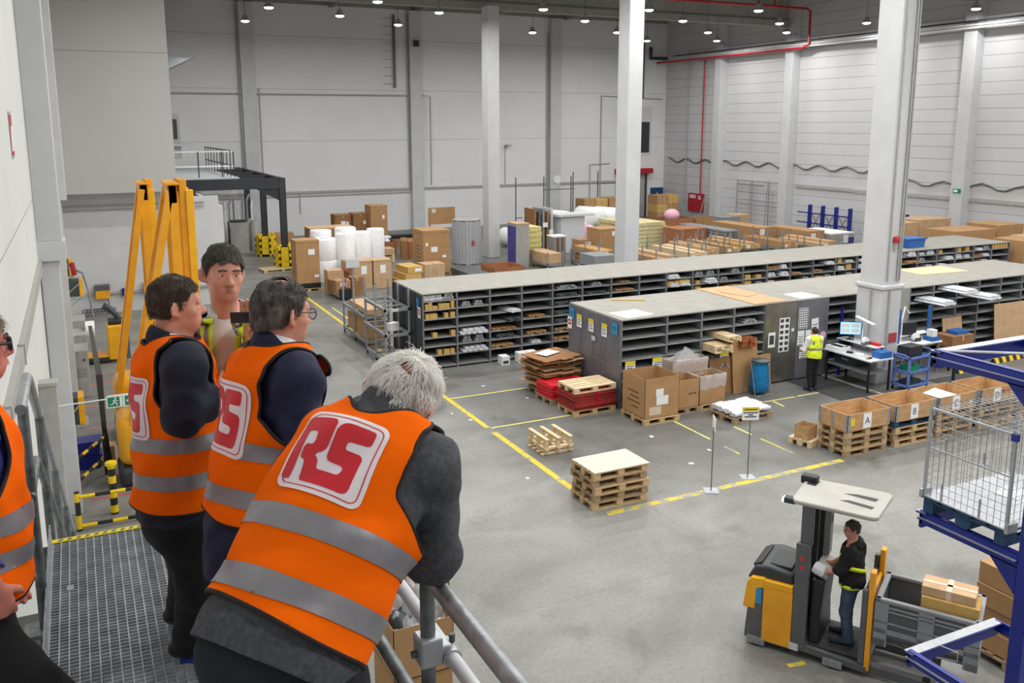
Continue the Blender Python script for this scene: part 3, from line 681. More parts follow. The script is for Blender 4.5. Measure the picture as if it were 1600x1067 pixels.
def carton(label, loc, size, rz=0, m='cardboard', tape=True, sheet=None, group=None, lid=0, name='carton', cat='carton', prints=0, strap=False):
    L, W, H = size; t = thing(name, label, cat, loc, rz, group)
    MB().box((0,0,0),(L,W,H)).build('body', pick(m), t, bevel=.008)
    if lid: MB().box((-.012,-.012,H-lid),(L+.012,W+.012,H+.006)).build('lid', pick(m), t, bevel=.008)
    zt = H+(.0065 if lid else .0008)
    if tape: MB().box((L/2-.03,0,zt-.001),(L/2+.03,W,zt+.0008)).box((L/2-.03,-.0015,H-.15),(L/2+.03,0,H)).build('tape', pick('tape'), t)
    f = -.014 if lid else -.0015
    for (u, v, w_, h_) in (sheet or []):
        o = MB().box((u-w_/2,f-.002,v-h_/2),(u+w_/2,f,v+h_/2)).build('delivery_note', pick('paper'), t)
    if prints:
        b = MB()
        for i in range(prints): b.box((-.002,W*(.15+.1*R_.random()),H*(.25+.45*i/prints)),(0,W*(.6+.25*R_.random()),H*(.25+.45*i/prints)+.035))
        b.build('printing', pick('print_brown'), t)
    if strap:
        b = MB()
        for x in (L*.3,L*.7): b.box((x-.008,-.003,0),(x+.008,W+.003,H+.003))
        b.build('strap', pick('paper_grey'), t)
    return t
def open_carton(label, loc, size, rz=0, m='cardboard', liner=False, inner='cardboard_red', th=.008, notes=(), prints=0, name='open_carton', lipz=0):
    L, W, H = size; t = thing(name, label, 'carton', loc, rz)
    b = MB().box((0,0,0),(L,W,.01))
    b.box((0,0,0),(L,th,H)).box((0,W-th,0),(L,W,H)).box((0,0,0),(th,W,H)).box((L-th,0,0),(L,W,H)); b.build('walls', pick(m), t)
    for (u, v, w_, h_, mm) in notes: MB().box((u-w_/2,-.004,v-h_/2),(u+w_/2,-.001,v+h_/2)).build('delivery_note', pick(mm), t)
    if prints:
        b = MB()
        for i in range(prints): b.box((-.002,W*(.18+.1*R_.random()),H*(.2+.5*i/prints)),(0,W*(.5+.3*R_.random()),H*(.2+.5*i/prints)+.04))
        b.build('printing', pick('print_brown'), t)
    if liner:
        n = 40; vs = []; fs = []
        per = []
        for i in range(n):
            q = i/n*4; s_ = int(q); f_ = q-s_; e = .012
            per.append([(f_*L,-e),(L+e,f_*W),(L-f_*L,W+e),(-e,W-f_*W)][s_])
        for j, (dz, off) in enumerate(((-.28,0),(-.12,.004),(0.012,0),(.02,-.02),(-.12,-.025))):
            for i, (x, y) in enumerate(per):
                cx_, cy_ = L/2, W/2; d = Vector((x-cx_, y-cy_)); d.normalize(); k = off + (R_.uniform(-.008,.008) if j in (0,1,3) else 0)
                vs.append((x+d.x*k, y+d.y*k, H+dz+(R_.uniform(-.09,.03) if j == 0 else R_.uniform(-.008,.012))))
        for j in range(4):
            for i in range(n): fs.append((j*n+i, j*n+(i+1)%n, (j+1)*n+(i+1)%n, (j+1)*n+i))
        MB().add(vs, fs).build('liner', pick('film'), t, smooth=60)
    return t
# stack of five pallets with a beige board
px0, py0 = 8.13, 13.08
nm5 = ['lowest pallet of the five-high stack on the yellow line', 'second pallet from the floor in the five-high stack', 'middle pallet of the five-high stack', 'fourth pallet from the floor in the five-high stack', 'topmost pallet of the five-high stack, just under the beige board']
mm5 = ['pallet_wood','pallet_old','pallet_wood','pallet_old','pallet_wood']
for i in range(5):
    j = .02*((i*7)%3-1)
    put_pallet((px0+j, py0-j*.6, .145*i), .006*(i-2), nm5[i], mm5[i])
solo('cover_board', MB().box((0,0,0),(1.22,.82,.012)), pick('beige_board'), 'beige board covering the stack of five pallets', 'board', (px0+.01, py0-.01, .145*5), .01)
# upturned small pallet with three runners
cr = thing('upturned_pallet', 'small pale wooden pallet lying upside down with three runners up', 'pallet', (8.66, 15.92, 0), 0)
b = MB()
for i in range(4): b.box((-.06, .04+i*.2, 0), (.72, .13+i*.2, .022))
b.build('under_board', pick('new_wood'), cr)
for x in (0,.29,.58):
    for y in (0,.33,.68): MB().box((x,y,.022),(x+.08,y+.11,.12)).build('lower_block', pick('new_wood'), cr)
b = MB()
for i in range(3): b.box((0+.29*i,-.04,.12),(.08+.29*i,.83,.145))
for i in range(3): b.box((-.02,.0+.35*i,.145),(.7,.1+.35*i,.168))
b.build('deck', pick('new_wood'), cr)
for x in (0,.29,.58):
    for y in (0,.33,.68): MB().box((x,y,.168),(x+.08,y+.11,.34)).build('block', pick('new_wood'), cr)
    MB().box((x,-.03,.34),(x+.085,.82,.365)).build('runner', pick('new_wood'), cr)
# flattened cartons on a pallet
p = put_pallet((10.62, 19.6, 0), .1, 'pallet under the heap of flattened brown cartons', 'pallet_old')
zc = .146
LEV = ['lowest','second','third','fourth','fifth','sixth','seventh','eighth','ninth','tenth','eleventh','topmost']
for i in range(12):
    b = MB(); L_, W_ = R_.uniform(1.05,1.35), R_.uniform(.95,1.2); nx = 6
    vs = []; fs = []; sag = R_.uniform(.0,.05); tl = R_.uniform(-.02,.05)
    for k in range(nx+1):
        x = -L_/2+L_*k/nx; zz = sag*(2*abs(k/nx-.5))**2*(1 if i % 2 else -.2)+tl*k/nx
        vs += [(x,-W_/2,zz),(x,W_/2,zz+.01),(x,-W_/2,zz+.022),(x,W_/2,zz+.032)]
    for k in range(nx):
        o = 4*k; fs += [(o,o+1,o+5,o+4),(o+2,o+6,o+7,o+3),(o,o+4,o+6,o+2),(o+1,o+3,o+7,o+5)]
    fs += [(0,2,3,1),(4*nx,4*nx+1,4*nx+3,4*nx+2)]
    b.add(vs, fs); b.box((-.1,-W_/2-.09,.004),(.28,-W_/2+.01,.018))
    t = solo('flattened_carton', b, pick(['cardboard','cardboard_light','cardboard_dark'][i%3]), 'flattened brown carton, %s from below in the heap by the front rack' % LEV[i] if i not in (0,11) else '%s flattened brown carton in the heap by the front rack' % LEV[i], 'flattened carton', (11.15+R_.uniform(-.1,.1), 20.1+R_.uniform(-.08,.08), zc+.01), .12+R_.uniform(-.2,.2))
    zc += .075
    if i == 11:
        t['label'] = 'topmost flattened brown carton of the heap, with a white sheet on it'
        MB().cbox((-.05,.1,.06),(.6,.4,.004),.2).build('white_sheet', pick('paper'), t)
# red pallet collars, two stacks
def red_collar(label, size, h, m):
    L, W = size; t = thing('folded_collar', label, 'pallet collar', (0,0,0))
    MB().box((0,0,0),(L,W,h*.42)).box((.02,.01,h*.46),(L-.01,W-.015,h*.92)).build('boards', pick(m), t, bevel=.006)
    MB().box((L*.52,-.012,.01),(L*.62,.0,h*.9)).build('hinge', pick('red_paint'), t)
    return t
put_pallet((10.5, 17.85, 0), .02, 'pallet under the front stack of red folded collars')
rc = None
for i in range(5):
    lb = 'dark red folded pallet collar, %s in the front stack by the big cartons' % ['lowest','second from below','middle','fourth from below','topmost'][i]
    if rc is None: rc = red_collar(lb, (1.2,.82), .085, 'red_collar'); o = rc
    else: o = dup(rc, (0,0,0), label=lb)
    o.location = (10.5+R_.uniform(-.02,.02), 17.84+R_.uniform(-.02,.02), .146+.086*i); o.rotation_euler = (0,0,.02)
o = put_pallet((10.5, 17.84, .576), .02, 'pale pallet lying on top of the dark red collars', 'new_wood'); 
put_pallet((10.45, 18.9, 0), .05, 'pallet under the rear stack of bright red collars', 'pallet_old')
rb = None
for i in range(4):
    lb = 'bright red folded collar, %s in the rear stack behind the dark red one' % ['lowest','second from below','third from below','topmost'][i]
    if rb is None: rb = red_collar(lb, (1.15,.75), .09, 'red_bright'); o = rb
    else: o = dup(rb, (0,0,0), label=lb)
    o.location = (10.46, 18.92, .146+.091*i); o.rotation_euler = (0,0,.05+.01*i)
# big open cartons
put_pallet((11.66, 16.56, 0), 0, 'pallet under the big open carton nearest the red collars', 'pallet_wood', (1.02,1.0))
open_carton('big open carton with white notes, nearest the red collars', (11.68, 16.6, .146), (.98,.96,.98), 0, 'cardboard', notes=((.42,.62,.22,.17,'paper'),(.5,.42,.34,.22,'paper'),(.3,.18,.34,.2,'clear_tape')), prints=4)
put_pallet((12.72, 16.88, 0), 0, 'pallet under the middle one of the three open cartons', 'pallet_old', (.85,.62))
t = open_carton('open carton with small black marks, between the other two', (12.74, 16.9, .146), (.76,.56,.72), 0, 'cardboard')
MB().box((.46,-.003,.33),(.5,-.001,.38)).box((.53,-.003,.33),(.56,-.001,.38)).box((.6,-.003,.33),(.66,-.001,.38)).build('printing', pick('ink'), t)
put_pallet((13.5, 16.9, 0), 0, 'pallet under the carton with the clear liner', 'pallet_wood', (.9,.6))
open_carton('open carton with clear liner over its rim, beside the foil bundles', (13.53, 16.92, .146), (.81,.54,.72), 0, 'cardboard', liner=True)
t = open_carton('tall rear carton with clear film bunched up on top, against the rack', (13.12, 17.5, 0), (1.1,.42,1.16), 0, 'cardboard', liner=True)
vs = []; fs = []; n = 18
for j, (rr, zz) in enumerate(((.5,1.15),(.36,1.24),(.2,1.3),(.08,1.4),(.03,1.45))):
    for k in range(n):
        q = 2*PI*k/n; w_ = 1+.25*math.sin(5*q+j)+R_.uniform(-.12,.12); vs.append((.55+rr*w_*math.cos(q), .21+rr*.42*w_*math.sin(q), zz+R_.uniform(-.03,.03)))
for j in range(4):
    for k in range(n): fs.append((j*n+k, j*n+(k+1)%n, (j+1)*n+(k+1)%n, (j+1)*n+k))
MB().add(vs, fs).build('film_bunch', pick('film'), t, smooth=50)
# pallet with foil bundles
put_pallet((13.63, 15.72, 0), .05, 'low pallet carrying the white foil bundles behind the sign stands', 'pallet_old', (1.2,.9))
fo = None
for i in range(9):
    b = MB(); pts = []; y0 = .05+.095*i
    for k in range(9): pts.append((.04+1.15*k/8+R_.uniform(-.01,.01), y0+R_.uniform(-.02,.02), .08+R_.uniform(-.012,.02)))
    b.tube(pts, [R_.uniform(.045,.075) for _ in pts], 8)
    solo('foil_bundle', b, pick('foil_white'), 'white foil-wrapped bundle lying on the low pallet behind the sign stands', 'foil bundle', (13.63, 15.74, .146), .05, 'foil bundles on the low pallet', smooth=60)
# two sign stands
def sign_stand(label, loc, rz, h, tw):
    t = thing('sign_stand', label, 'sign stand', loc, rz)
    MB().box((-.14,-.14,0),(.14,.14,.012)).build('base_plate', pick('alu'), t)
    MB().tube([(0,0,.012),(0,0,h-.2)], .011, 8).build('pole', pick('galv_dark'), t)
    o = MB().box((-.17,-.012,h-.27),(.17,-.004,h)).build('sign_board', pick('paper'), t)
    MB().box((-.17,-.014,h-.085),(.17,-.012,h)).build('header', pick('yellow_label'), o)
    b = MB()
    for i, (w_, z_) in enumerate(((.13,h-.05),(.15,h-.115),(.05,h-.16),(.12,h-.2))): b.box((-w_,-.0155,z_-.011),(w_,-.012,z_+.011))
    b.build('printed_lines', pick('ink'), o)
sign_stand('thin sign stand turned edge-on, left of the other stand', (10.67, 12.88, 0), 1.05, 1.5, 0)
sign_stand('thin sign stand facing the camera with yellow-headed white board', (11.76, 13.1, 0), -.4, 1.48, 0)
# blue refuse bag on a wire stand
t = thing('bag_stand', 'blue refuse sack hanging in a wire stand before the front rack', 'refuse bag', (15.85, 17.38, 0))
vs = []; fs = []; n = 24
for j, (rr, zz) in enumerate(((.16,.05),(.25,.1),(.27,.3),(.25,.55),(.22,.78),(.21,.88),(.23,.92),(.24,.86))):
    for k in range(n):
        q = 2*PI*k/n; w_ = 1+.06*math.sin(7*q+j*1.3)+.03*math.sin(13*q); vs.append((rr*w_*math.cos(q), rr*w_*.8*math.sin(q), zz))
for j in range(7):
    for k in range(n): fs.append((j*n+k, j*n+(k+1)%n, (j+1)*n+(k+1)%n, (j+1)*n+k))
fs.append(tuple(range(n-1,-1,-1)))
MB().add(vs, fs).build('sack', pick('blue_bag'), t, smooth=70)
MB().lathe([(.245,.9),(.25,.93),(.1,.955),(.01,.96)], n=24).build('lid', pick('galv_dark'), t, smooth=40)
b = MB()
for s_ in (-1,1): b.tube([(.24*s_,.1,.92),(.3*s_,-.2,.02),(.3*s_,.3,.02),(.24*s_,.1,.92)], .009, 6)
b.tube([(-.3,.3,.02),(.3,.3,.02)], .009, 6).tube([(-.3,-.2,.02),(.3,-.2,.02)], .009, 6); b.build('wire_stand', pick('galv'), t)
# sheets of board leaning on the front rack
def leaning(label, x, w, h, y0, m, lean=.16, zig=False):
    b = MB(); b.cbox((w/2,0,h/2),(w,.012,h)); 
    o = solo('leaning_board', b, pick(m), label, 'board', (x, y0, 0.0)); o.rotation_euler = (-lean,0,0); return o
leaning('tallest cardboard sheet leaning on the rack beside the blue sack', 15.25, .85, 1.42, 17.68, 'cardboard', .12)
leaning('low cardboard sheet leaning behind the liner cartons', 14.55, .75, .98, 17.76, 'cardboard_dark', .1)
leaning('narrow cardboard sheet leaning before the stainless panel behind the sack', 16.15, .5, .9, 17.84, 'cardboard', .06)
leaning('big beige board leaning on the rack at the right edge', 25.6, 2.2, 1.45, 17.7, 'cardboard_light', .1)
leaning('plywood sheet leaning behind the table on the right', 23.2, .85, 1.25, 17.6, 'cardboard_light', .15)
# letter boxes: collars on pallet stacks
def collar_box(label, letter, loc, L=1.25, W=.8, H=.37):
    t = thing('collar_box', label, 'collar box', loc)
    w = pick('plywood'); th = .022
    for nm, a, b_ in (('front_board',(0,0,0),(L,th,H)),('rear_board',(0,W-th,0),(L,W,H)),('side_board',(0,th,0),(th,W-th,H)),('side_board',(L-th,th,0),(L,W-th,H))): MB().box(a,b_).build(nm, w, t)
    MB().box((th,th,0),(L-th,W-th,.015)).build('floor_board', pick('new_wood'), t)
    for x in (0,L):
        for y in (0,W):
            b = MB(); sx = 1 if x == 0 else -1; sy = 1 if y == 0 else -1
            b.box((min(x-sx*.006,x+sx*.07),min(y-sy*.006,y+sy*.004),0),(max(x-sx*.006,x+sx*.07),max(y-sy*.006,y+sy*.004),H)); b.box((min(x-sx*.006,x+sx*.004),min(y-sy*.006,y+sy*.07),0),(max(x-sx*.006,x+sx*.004),max(y-sy*.006,y+sy*.07),H)); b.build('corner_hinge', pick('galv'), t)
    MB().box((-.008,W*.48,.02),(-.001,W*.56,H-.03)).build('side_hinge', pick('galv'), t)
    o = MB().box((L*.36,-.006,.02),(L*.55,-.002,H-.02)).build('letter_sheet', pick('paper'), t, label='white sheet with the letter %s' % letter)
    text_mesh(letter, .22, 'letter', pick('ink'), o, Matrix.Translation((L*.455,-.008,H*.48)) @ Matrix.Rotation(PI/2,4,'X'))
    return t
SX = [14.33, 15.76, 17.1, 18.5]
nmst = ['under collar box A', 'under the blue pallet of box B', 'under collar box C', 'under collar box D']
ordn = ['lowest', 'second', 'third', 'topmost']
for k, x in enumerate(SX):
    for i in range(4):
        bl = (k == 1 and i == 3)
        put_pallet((x+.03*((i+k)%2), 13.0+.02*(i%2), .145*i), 0, 'blue pallet directly under collar box B' if bl else '%s pallet of the stack %s' % (ordn[i], nmst[k]), 'blue_wood' if bl else ('pallet_wood' if (i+k)%2 else 'pallet_old'), (1.22,.8) if bl else (1.2,.8))
    lt = 'ABCD'[k]
    c = collar_box('wooden collar box marked with the letter %s' % lt, lt, (x-.01, 12.99, .581))
    if lt == 'A': MB().box((.09,-.006,.12),(.2,-.002,.28)).build('sticker', pick('yellow_label'), c)
    if lt == 'C':
        solo('white_packet', MB().prism([(.06,.03),(.58,.0),(.7,.14),(.62,.22),(.1,.12)], .03, .62, 'xz'), pick('foam_white'), 'white packet sticking out of collar box C', 'packet', (x, 13.0, .6+.12), 0)
        MB().tube([(1.05,-.003,.16),(1.05,-.006,.16)], .05, 14).build('round_patch', pick('paper_grey'), c)
    if lt == 'D': MB().box((.75,-.004,.22),(.84,-.001,.28)).box((.88,-.003,.235),(1.02,-.001,.26)).build('red_mark', pick('print_red'), c)
put_pallet((19.95, 13.0, 0), 0, 'pallet carrying the last open box at the right end of the letter row', 'pallet_wood')
put_pallet((14.1, 13.75, 0), .3, 'skewed pallet jutting out behind the box A stack', 'new_wood', (.5,.55))
open_carton('small wooden crate standing on the skewed pallet behind box A', (14.12, 13.85, .146), (.35,.35,.3), .3, 'plywood', inner='plywood')
collar_box('unmarked wooden collar box on the pallet right of box D', 'D', (19.95, 13.0, .146)) if False else None
t = open_carton('open wooden box right of collar box D, under the blue frame', (19.97, 13.02, .146), (1.15,.75,.62), 0, 'plywood')
# ---------------------------------------------------------------- packing station
t = thing('packing_desk', 'grey topped packing desk in front of the big column', 'desk', (18.35, 16.06, 0))
MB().box((0,0,.86),(.87,1.6,.9)).build('desk_top', pick('paper_grey'), t, bevel=.006)
for x in (.05,.8):
    for y in (.06,1.5): MB().box((x,y,0),(x+.045,y+.045,.86)).build('leg', pick('black_paint'), t)
MB().box((.05,.1,.5),(.8,1.5,.53)).build('lower_shelf', pick('rack_grey'), t)
d = MB().box((.28,.75,.55),(.84,1.45,.84)).build('drawer_unit', pick('truck_dark'), t); MB().box((.26,.95,.66),(.28,1.2,.7)).build('drawer_handle', pick('alu'), d)
MB().box((.5,.35,.9),(.54,.39,1.12)).box((.8,1.5,.9),(.84,1.55,1.12)).box((.8,.35,.9),(.84,.39,1.12)).box((.5,1.5,.9),(.54,1.55,1.12)).build('riser_leg', pick('black_paint'), t)
MB().box((.48,.3,1.12),(.87,1.62,1.145)).build('raised_shelf', pick('paper_grey'), t, bevel=.004)
kb = thing('keyboard_tray', 'white board with a black keyboard on the desk left end', 'tray', (18.4, 17.15, .901))
MB().box((0,0,.0),(.42,.5,.1)).build('board', pick('paper'), kb); MB().box((.1,.06,.1),(.24,.42,.118)).build('keyboard', pick('black_plastic'), kb); MB().ball((.3,.05,.11),(.03,.05,.018)).build('mouse', pick('black_plastic'), kb)
mo = thing('computer_monitor', 'flat monitor with lit pale blue screen on the raised desk shelf', 'monitor', (18.98, 17.36, 1.146), -.62)
MB().box((-.1,-.07,0),(.1,.07,.012)).build('stand_base', pick('black_plastic'), mo); MB().box((-.02,-.005,.012),(.02,.02,.18)).build('stand', pick('black_plastic'), mo)
sc_ = MB().box((-.28,-.03,.14),(.28,.005,.5)).build('housing', pick('blue_plastic'), mo, bevel=.006)
MB().box((-.265,-.033,.155),(.265,-.03,.487)).build('screen', pick('screen'), sc_)
b = MB()
for i in range(2):
    for j in range(2): b.box((-.25+.26*i,-.035,.2+.14*j),(-.03+.26*i,-.033,.31+.14*j))
b.build('window_panel', pick('paper'), sc_)
lp = thing('desk_lamp', 'long white strip lamp held over the packing desk', 'lamp', (18.95, 16.9, 1.146))
MB().tube([(0,0,0),(.1,.1,.35),(.0,-.05,.62)], .014, 6).build('arm', pick('paper'), lp)
MB().cbox((0,-.05,.64),(.1,.75,.04),-.2,.0,.1).build('lamp_head', pick('foam_white'), lp, bevel=.012)
def smallbox(label, cat, loc, size, m, name, rz=0): return solo(name, MB().box((0,0,0),size), pick(m), label, cat, loc, rz, bevel=.006)
t = thing('tape_machine', 'white tape dispenser on the raised desk shelf', 'tape dispenser', (18.9, 16.75, 1.146)); MB().tube([(0,-.05,.1),(0,.05,.1)], .1, 14).build('roll', pick('foam_white'), t); MB().box((-.08,-.07,0),(.14,.07,.09)).build('housing', pick('truck_grey'), t)
smallbox('blue letter tray with green folder on the desk right end', 'tray', (18.78, 16.1, .901), (.4,.3,.17), 'blue_plastic', 'letter_tray')
smallbox('red tape holder on the raised desk shelf', 'tape holder', (19.02, 16.42, 1.146), (.12,.26,.07), 'red_bright', 'tape_holder')
smallbox('black scanner lying on the desk front edge', 'scanner', (18.55, 16.85, .901), (.09,.16,.05), 'black_plastic', 'hand_scanner', .4)
smallbox('white label roll printer on the desk front', 'printer', (18.5, 16.45, .901), (.14,.2,.08), 'foam_white', 'label_printer', .5)
t = thing('tape_gun', 'black and clear tape gun on the desk beside the label printer', 'tape gun', (18.48, 16.25, .901)); MB().tube([(0,0,.05),(0,.05,.05)], .05, 12).build('roll', pick('clear_tape'), t); MB().box((0,.0,.0),(.16,.04,.04)).build('grip', pick('black_plastic'), t)
solo('floor_mat', MB().prism([(0,0),(1.25,0),(1.25,2.0),(0,2.0)], 0, .012, 'xy'), pick('mat_black'), 'dark rubber mat on the floor beside the worker', 'mat', (17.35, 16.0, .001), 0)
solo('kerb_board', MB().box((0,0,0),(.06,2.6,.05)), pick('cabinet_grey'), 'low pale kerb under the packing desk', 'kerb', (18.62, 15.4, 0), .0)
for x, lb in ((19.08,'blue steel post left of the big column'),):
    solo('blue_post', MB().box((0,0,0),(.06,.06,1.95)), pick('blue_steel'), lb, 'post', (x, 17.78, 0))
# blue three-tier cart
t = thing('tool_cart', 'pale blue three-tier cart holding a black crate at the desk end', 'cart', (19.42, 15.72, 0), .08)
for z in (.12,.5,.88):
    b = MB().box((0,0,z),(.85,.5,z+.015)); b.box((0,0,z),(.85,.02,z+.07)).box((0,.48,z),(.85,.5,z+.07)).box((0,0,z),(.02,.5,z+.07)).box((.83,0,z),(.85,.5,z+.07)); b.build('tray', pick('blue_cart'), t)
for x in (.0,.8):
    for y in (.0,.45): MB().box((x,y,.1),(x+.05,y+.05,.95)).build('post', pick('blue_cart'), t); MB().tube([(x+.025,y+.01,.05),(x+.025,y+.04,.05)], .05, 12).build('castor', pick('rubber'), t)
MB().tube([(.85,.03,.95),(.98,.06,1.05),(.98,.44,1.05),(.85,.47,.95)], .016, 8).tube([(0,.03,.95),(-.13,.06,1.03),(-.13,.44,1.03),(0,.47,.95)], .016, 8).build('handle', pick('blue_cart'), t)
smallbox('black plastic crate standing on the blue cart', 'crate', (19.5, 15.82, .9), (.55,.36,.3), 'black_plastic', 'black_crate', .08)
smallbox('green box on the middle tier of the blue cart', 'box', (19.62, 15.85, .52), (.4,.3,.14), 'green_plastic', 'green_box', .08)
smallbox('dark box on the lowest tier of the blue cart', 'box', (19.6, 15.85, .14), (.5,.3,.12), 'truck_dark', 'dark_box', .08)
# second packing table beyond the column
t = thing('packing_table', 'second white packing table right of the big column', 'table', (20.35, 16.75, 0))
MB().box((0,0,.88),(1.6,.7,.92)).build('table_top', pick('paper'), t)
for x in (.05,1.5):
    for y in (.05,.6): MB().box((x,y,0),(x+.05,y+.05,.88)).build('leg', pick('rack_grey'), t)
for x in (.15,1.35): MB().box((x,.3,.92),(x+.06,.36,1.9)).build('blue_upright', pick('blue_plastic'), t)
MB().box((.0,.38,1.08),(1.6,.66,1.1)).build('raised_shelf', pick('paper'), t)
t = thing('arm_lamp', 'white jointed lamp arm above the second packing table', 'lamp', (20.55, 17.0, .921)); MB().tube([(0,0,0),(0,0,.72),(.22,.12,1.02),(.4,.1,.82)], .022, 6).build('arm', pick('foam_white'), t)
smallbox('black monitor back on the second packing table', 'monitor', (20.75, 17.2, 1.101), (.5,.04,.36), 'black_plastic', 'computer_monitor', -.3)
smallbox('blue lidded box on the second packing table end', 'box', (21.55, 16.78, .921), (.32,.3,.12), 'blue_plastic', 'blue_box')
smallbox('white note box on the second packing table end', 'box', (21.6, 16.82, 1.042), (.2,.2,.2), 'paper', 'white_box')
t = thing('tape_machine', 'round tape dispenser on the second packing table', 'tape dispenser', (21.2, 17.05, .921)); MB().tube([(0,-.05,.12),(0,.05,.12)], .12, 14).build('roll', pick('foam_white'), t); MB().box((-.08,-.07,0),(.16,.07,.1)).build('housing', pick('black_plastic'), t)
# jacket on a hook at the notice panel
vs = []; fs = []; n = 16
prof = [(.03,1.86),(.1,1.8),(.19,1.68),(.22,1.4),(.24,1.1),(.27,.8),(.26,.72)]
for rr, zz in prof:
    for k in range(n):
        q = 2*PI*k/n; w_ = 1+.1*math.sin(4*q+zz*5); vs.append((rr*w_*math.cos(q), -.1+.07*w_*math.sin(q), zz))
for j in range(len(prof)-1):
    for k in range(n): fs.append((j*n+k, j*n+(k+1)%n, (j+1)*n+(k+1)%n, (j+1)*n+k))
mat('jacket_navy', (26,29,40), .85, var=.1)
t = thing('hanging_jacket', 'dark navy jacket hanging on the rack panel right of the column', 'jacket', (20.75, 17.9, 0)); MB().add(vs, fs).build('coat', pick('jacket_navy'), t, smooth=60); MB().tube([(0,-.03,1.9),(0,-.08,1.93),(0,-.1,1.84)], .008, 5).build('hook', pick('alu'), t)
t = thing('wall_clip', 'green bracket sticking out beside the column collar', 'bracket', (20.32, 17.6, 2.45)); MB().prism([(0,0),(.1,.05),(.3,.0),(.32,-.2),(.24,-.32),(0,-.3),(.12,-.16)], -.03, .03, 'xz').build('plate', pick('green_plastic'), t)
t = thing('alarm_beacon', 'small red beacon fixed on the big column', 'beacon', (19.62, 16.62, 3.9)); MB().lathe([(.09,0),(.1,.05),(.07,.14),(.01,.16)], n=14).build('lens', pick('red_paint'), t, smooth=50); MB().box((-.05,-.03,-.2),(.05,.03,0)).build('mount', pick('cabinet_grey'), t)
t = thing('column_notice', 'red and white notice on the foot of the big column', 'notice', (19.75, 16.6, 1.28)); MB().box((-.14,-.006,-.13),(.14,.006,.13)).build('sheet', pick('print_red'), t)
for sx, y, z in ((19.3,30-.385,9.4),(19.68,43-.39,9.0)): pass
carton('carton with dark box on top, on the right packing trolley', (22.3, 16.7, .66), (.9,.6,.34), 0, 'cardboard_dark'); carton('lower small carton on the right packing trolley', (22.35, 16.75, .42), (.7,.5,.235), 0, 'cardboard')
t = thing('low_trolley', 'black low trolley under two cartons right of the packing tables', 'trolley', (22.2, 16.65, 0)); MB().box((0,0,.37),(1.1,.7,.41)).build('deck', pick('black_paint'), t)
for x in (.05,1.0):
    for y in (.05,.6): MB().box((x,y,0),(x+.05,y+.05,.37)).build('leg', pick('black_paint'), t)
smallbox('blue tray with white papers on the upper trolley carton', 'tray', (22.6, 16.8, 1.0), (.5,.36,.1), 'blue_plastic', 'paper_tray')
# hazard kerbs
def hazard(label, loc, L, rz):
    t = thing('hazard_kerb', label, 'kerb', loc, rz); MB().prism([(0,0),(.16,0),(.1,.14),(.06,.14)], 0, L, 'yz').build('kerb', pick('black_paint'), t); b = MB(); k = 0
    x = .08
    while x < L-.1: b.prism([(-.003,.002),(.165,.002),(.103,.144),(.057,.144)], x, x+.16, 'yz'); x += .34
    b.build('yellow_stripes', pick('safety_yellow'), t)
hazard('yellow and black hazard kerb before the rack, left section', (22.2, 16.35, 0), 1.5, .05); hazard('yellow and black hazard kerb before the rack, middle section', (24.1, 16.6, 0), 1.6, .05); hazard('yellow and black hazard kerb before the rack, right section', (26.2, 16.9, 0), 1.6, .05)
solo('floor_mat', MB().box((0,0,0),(2.2,1.3,.012)), pick('mat_black'), 'dark rubber mat between the blue cart and the blue frame', 'mat', (20.9, 15.0, .001), .0)
solo('low_post', MB().box((-.03,-.03,0),(.03,.03,.75)), pick('black_paint'), 'short black post standing behind the blue frame', 'post', (20.73, 15.4, 0))
# ================================================================= GOODS BEHIND THE REAR RACK
def rack_trolley(label, loc, W, L, levels, h, rz=0, m='galv', nposts=2, wheels=True, group=None):
    """steel stillage trolley, long side along local y"""
    t = thing('steel_trolley', label, 'trolley', loc, rz, group); g = pick(m)
    for z in levels:
        b = MB().box((0,0,z-.09),(.05,L,z)).box((W-.05,0,z-.09),(W,L,z)).box((0,0,z-.09),(W,.05,z)).box((0,L-.05,z-.09),(W,L,z))
        for k in range(1,3): b.box((0,L*k/3-.03,z-.06),(W,L*k/3+.03,z-.02))
        b.build('deck_frame', g, t)
    for x in (0,W-.05):
        for k in range(nposts): 
            y = (L-.05)*k/(nposts-1); MB().box((x,y,.08),(x+.05,y+.05,h)).build('post', g, t)
            if wheels: MB().tube([(x+.02,y+.025,.06),(x+.05,y+.025,.06)], .06, 10).build('wheel', pick('rubber'), t)
    return t
# empty trolley in front of the rear rack end
t = rack_trolley('empty two-deck steel trolley with tall posts at the rear rack end', (7.8, 24.15, 0), .78, 1.95, (.2,1.0,1.75), 2.3, nposts=3)
MB().box((.2,-.012,1.66),(.42,-.002,1.74)).build('name_plate', pick('paper_grey'), t)
for z in (1.0,1.75): MB().tube([(-.02,0,z+.02),(-.02,1.95,z+.02)], .03, 6).build('side_rail', pick('alu'), t)
t2 = rack_trolley('steel trolley carrying cartons behind the empty trolley', (7.95, 26.6, 0), .8, 2.6, (.25,1.05), 1.9, nposts=3)
carton('long brown carton on the lower deck of the loaded trolley', (8.03, 26.7, .255), (.62,2.2,.6), 0, 'cardboard'); carton('flat tan carton on the upper deck of the loaded trolley', (8.05, 26.7, 1.055), (.6,2.0,.18), 0, 'cardboard_light')
solo('paper_bag', MB().cbox((0,0,.12),(.3,.2,.24),.4), pick('paper'), 'white and blue paper bundle on the middle deck of the empty trolley', 'paper bundle', (8.2, 24.6, 1.002))
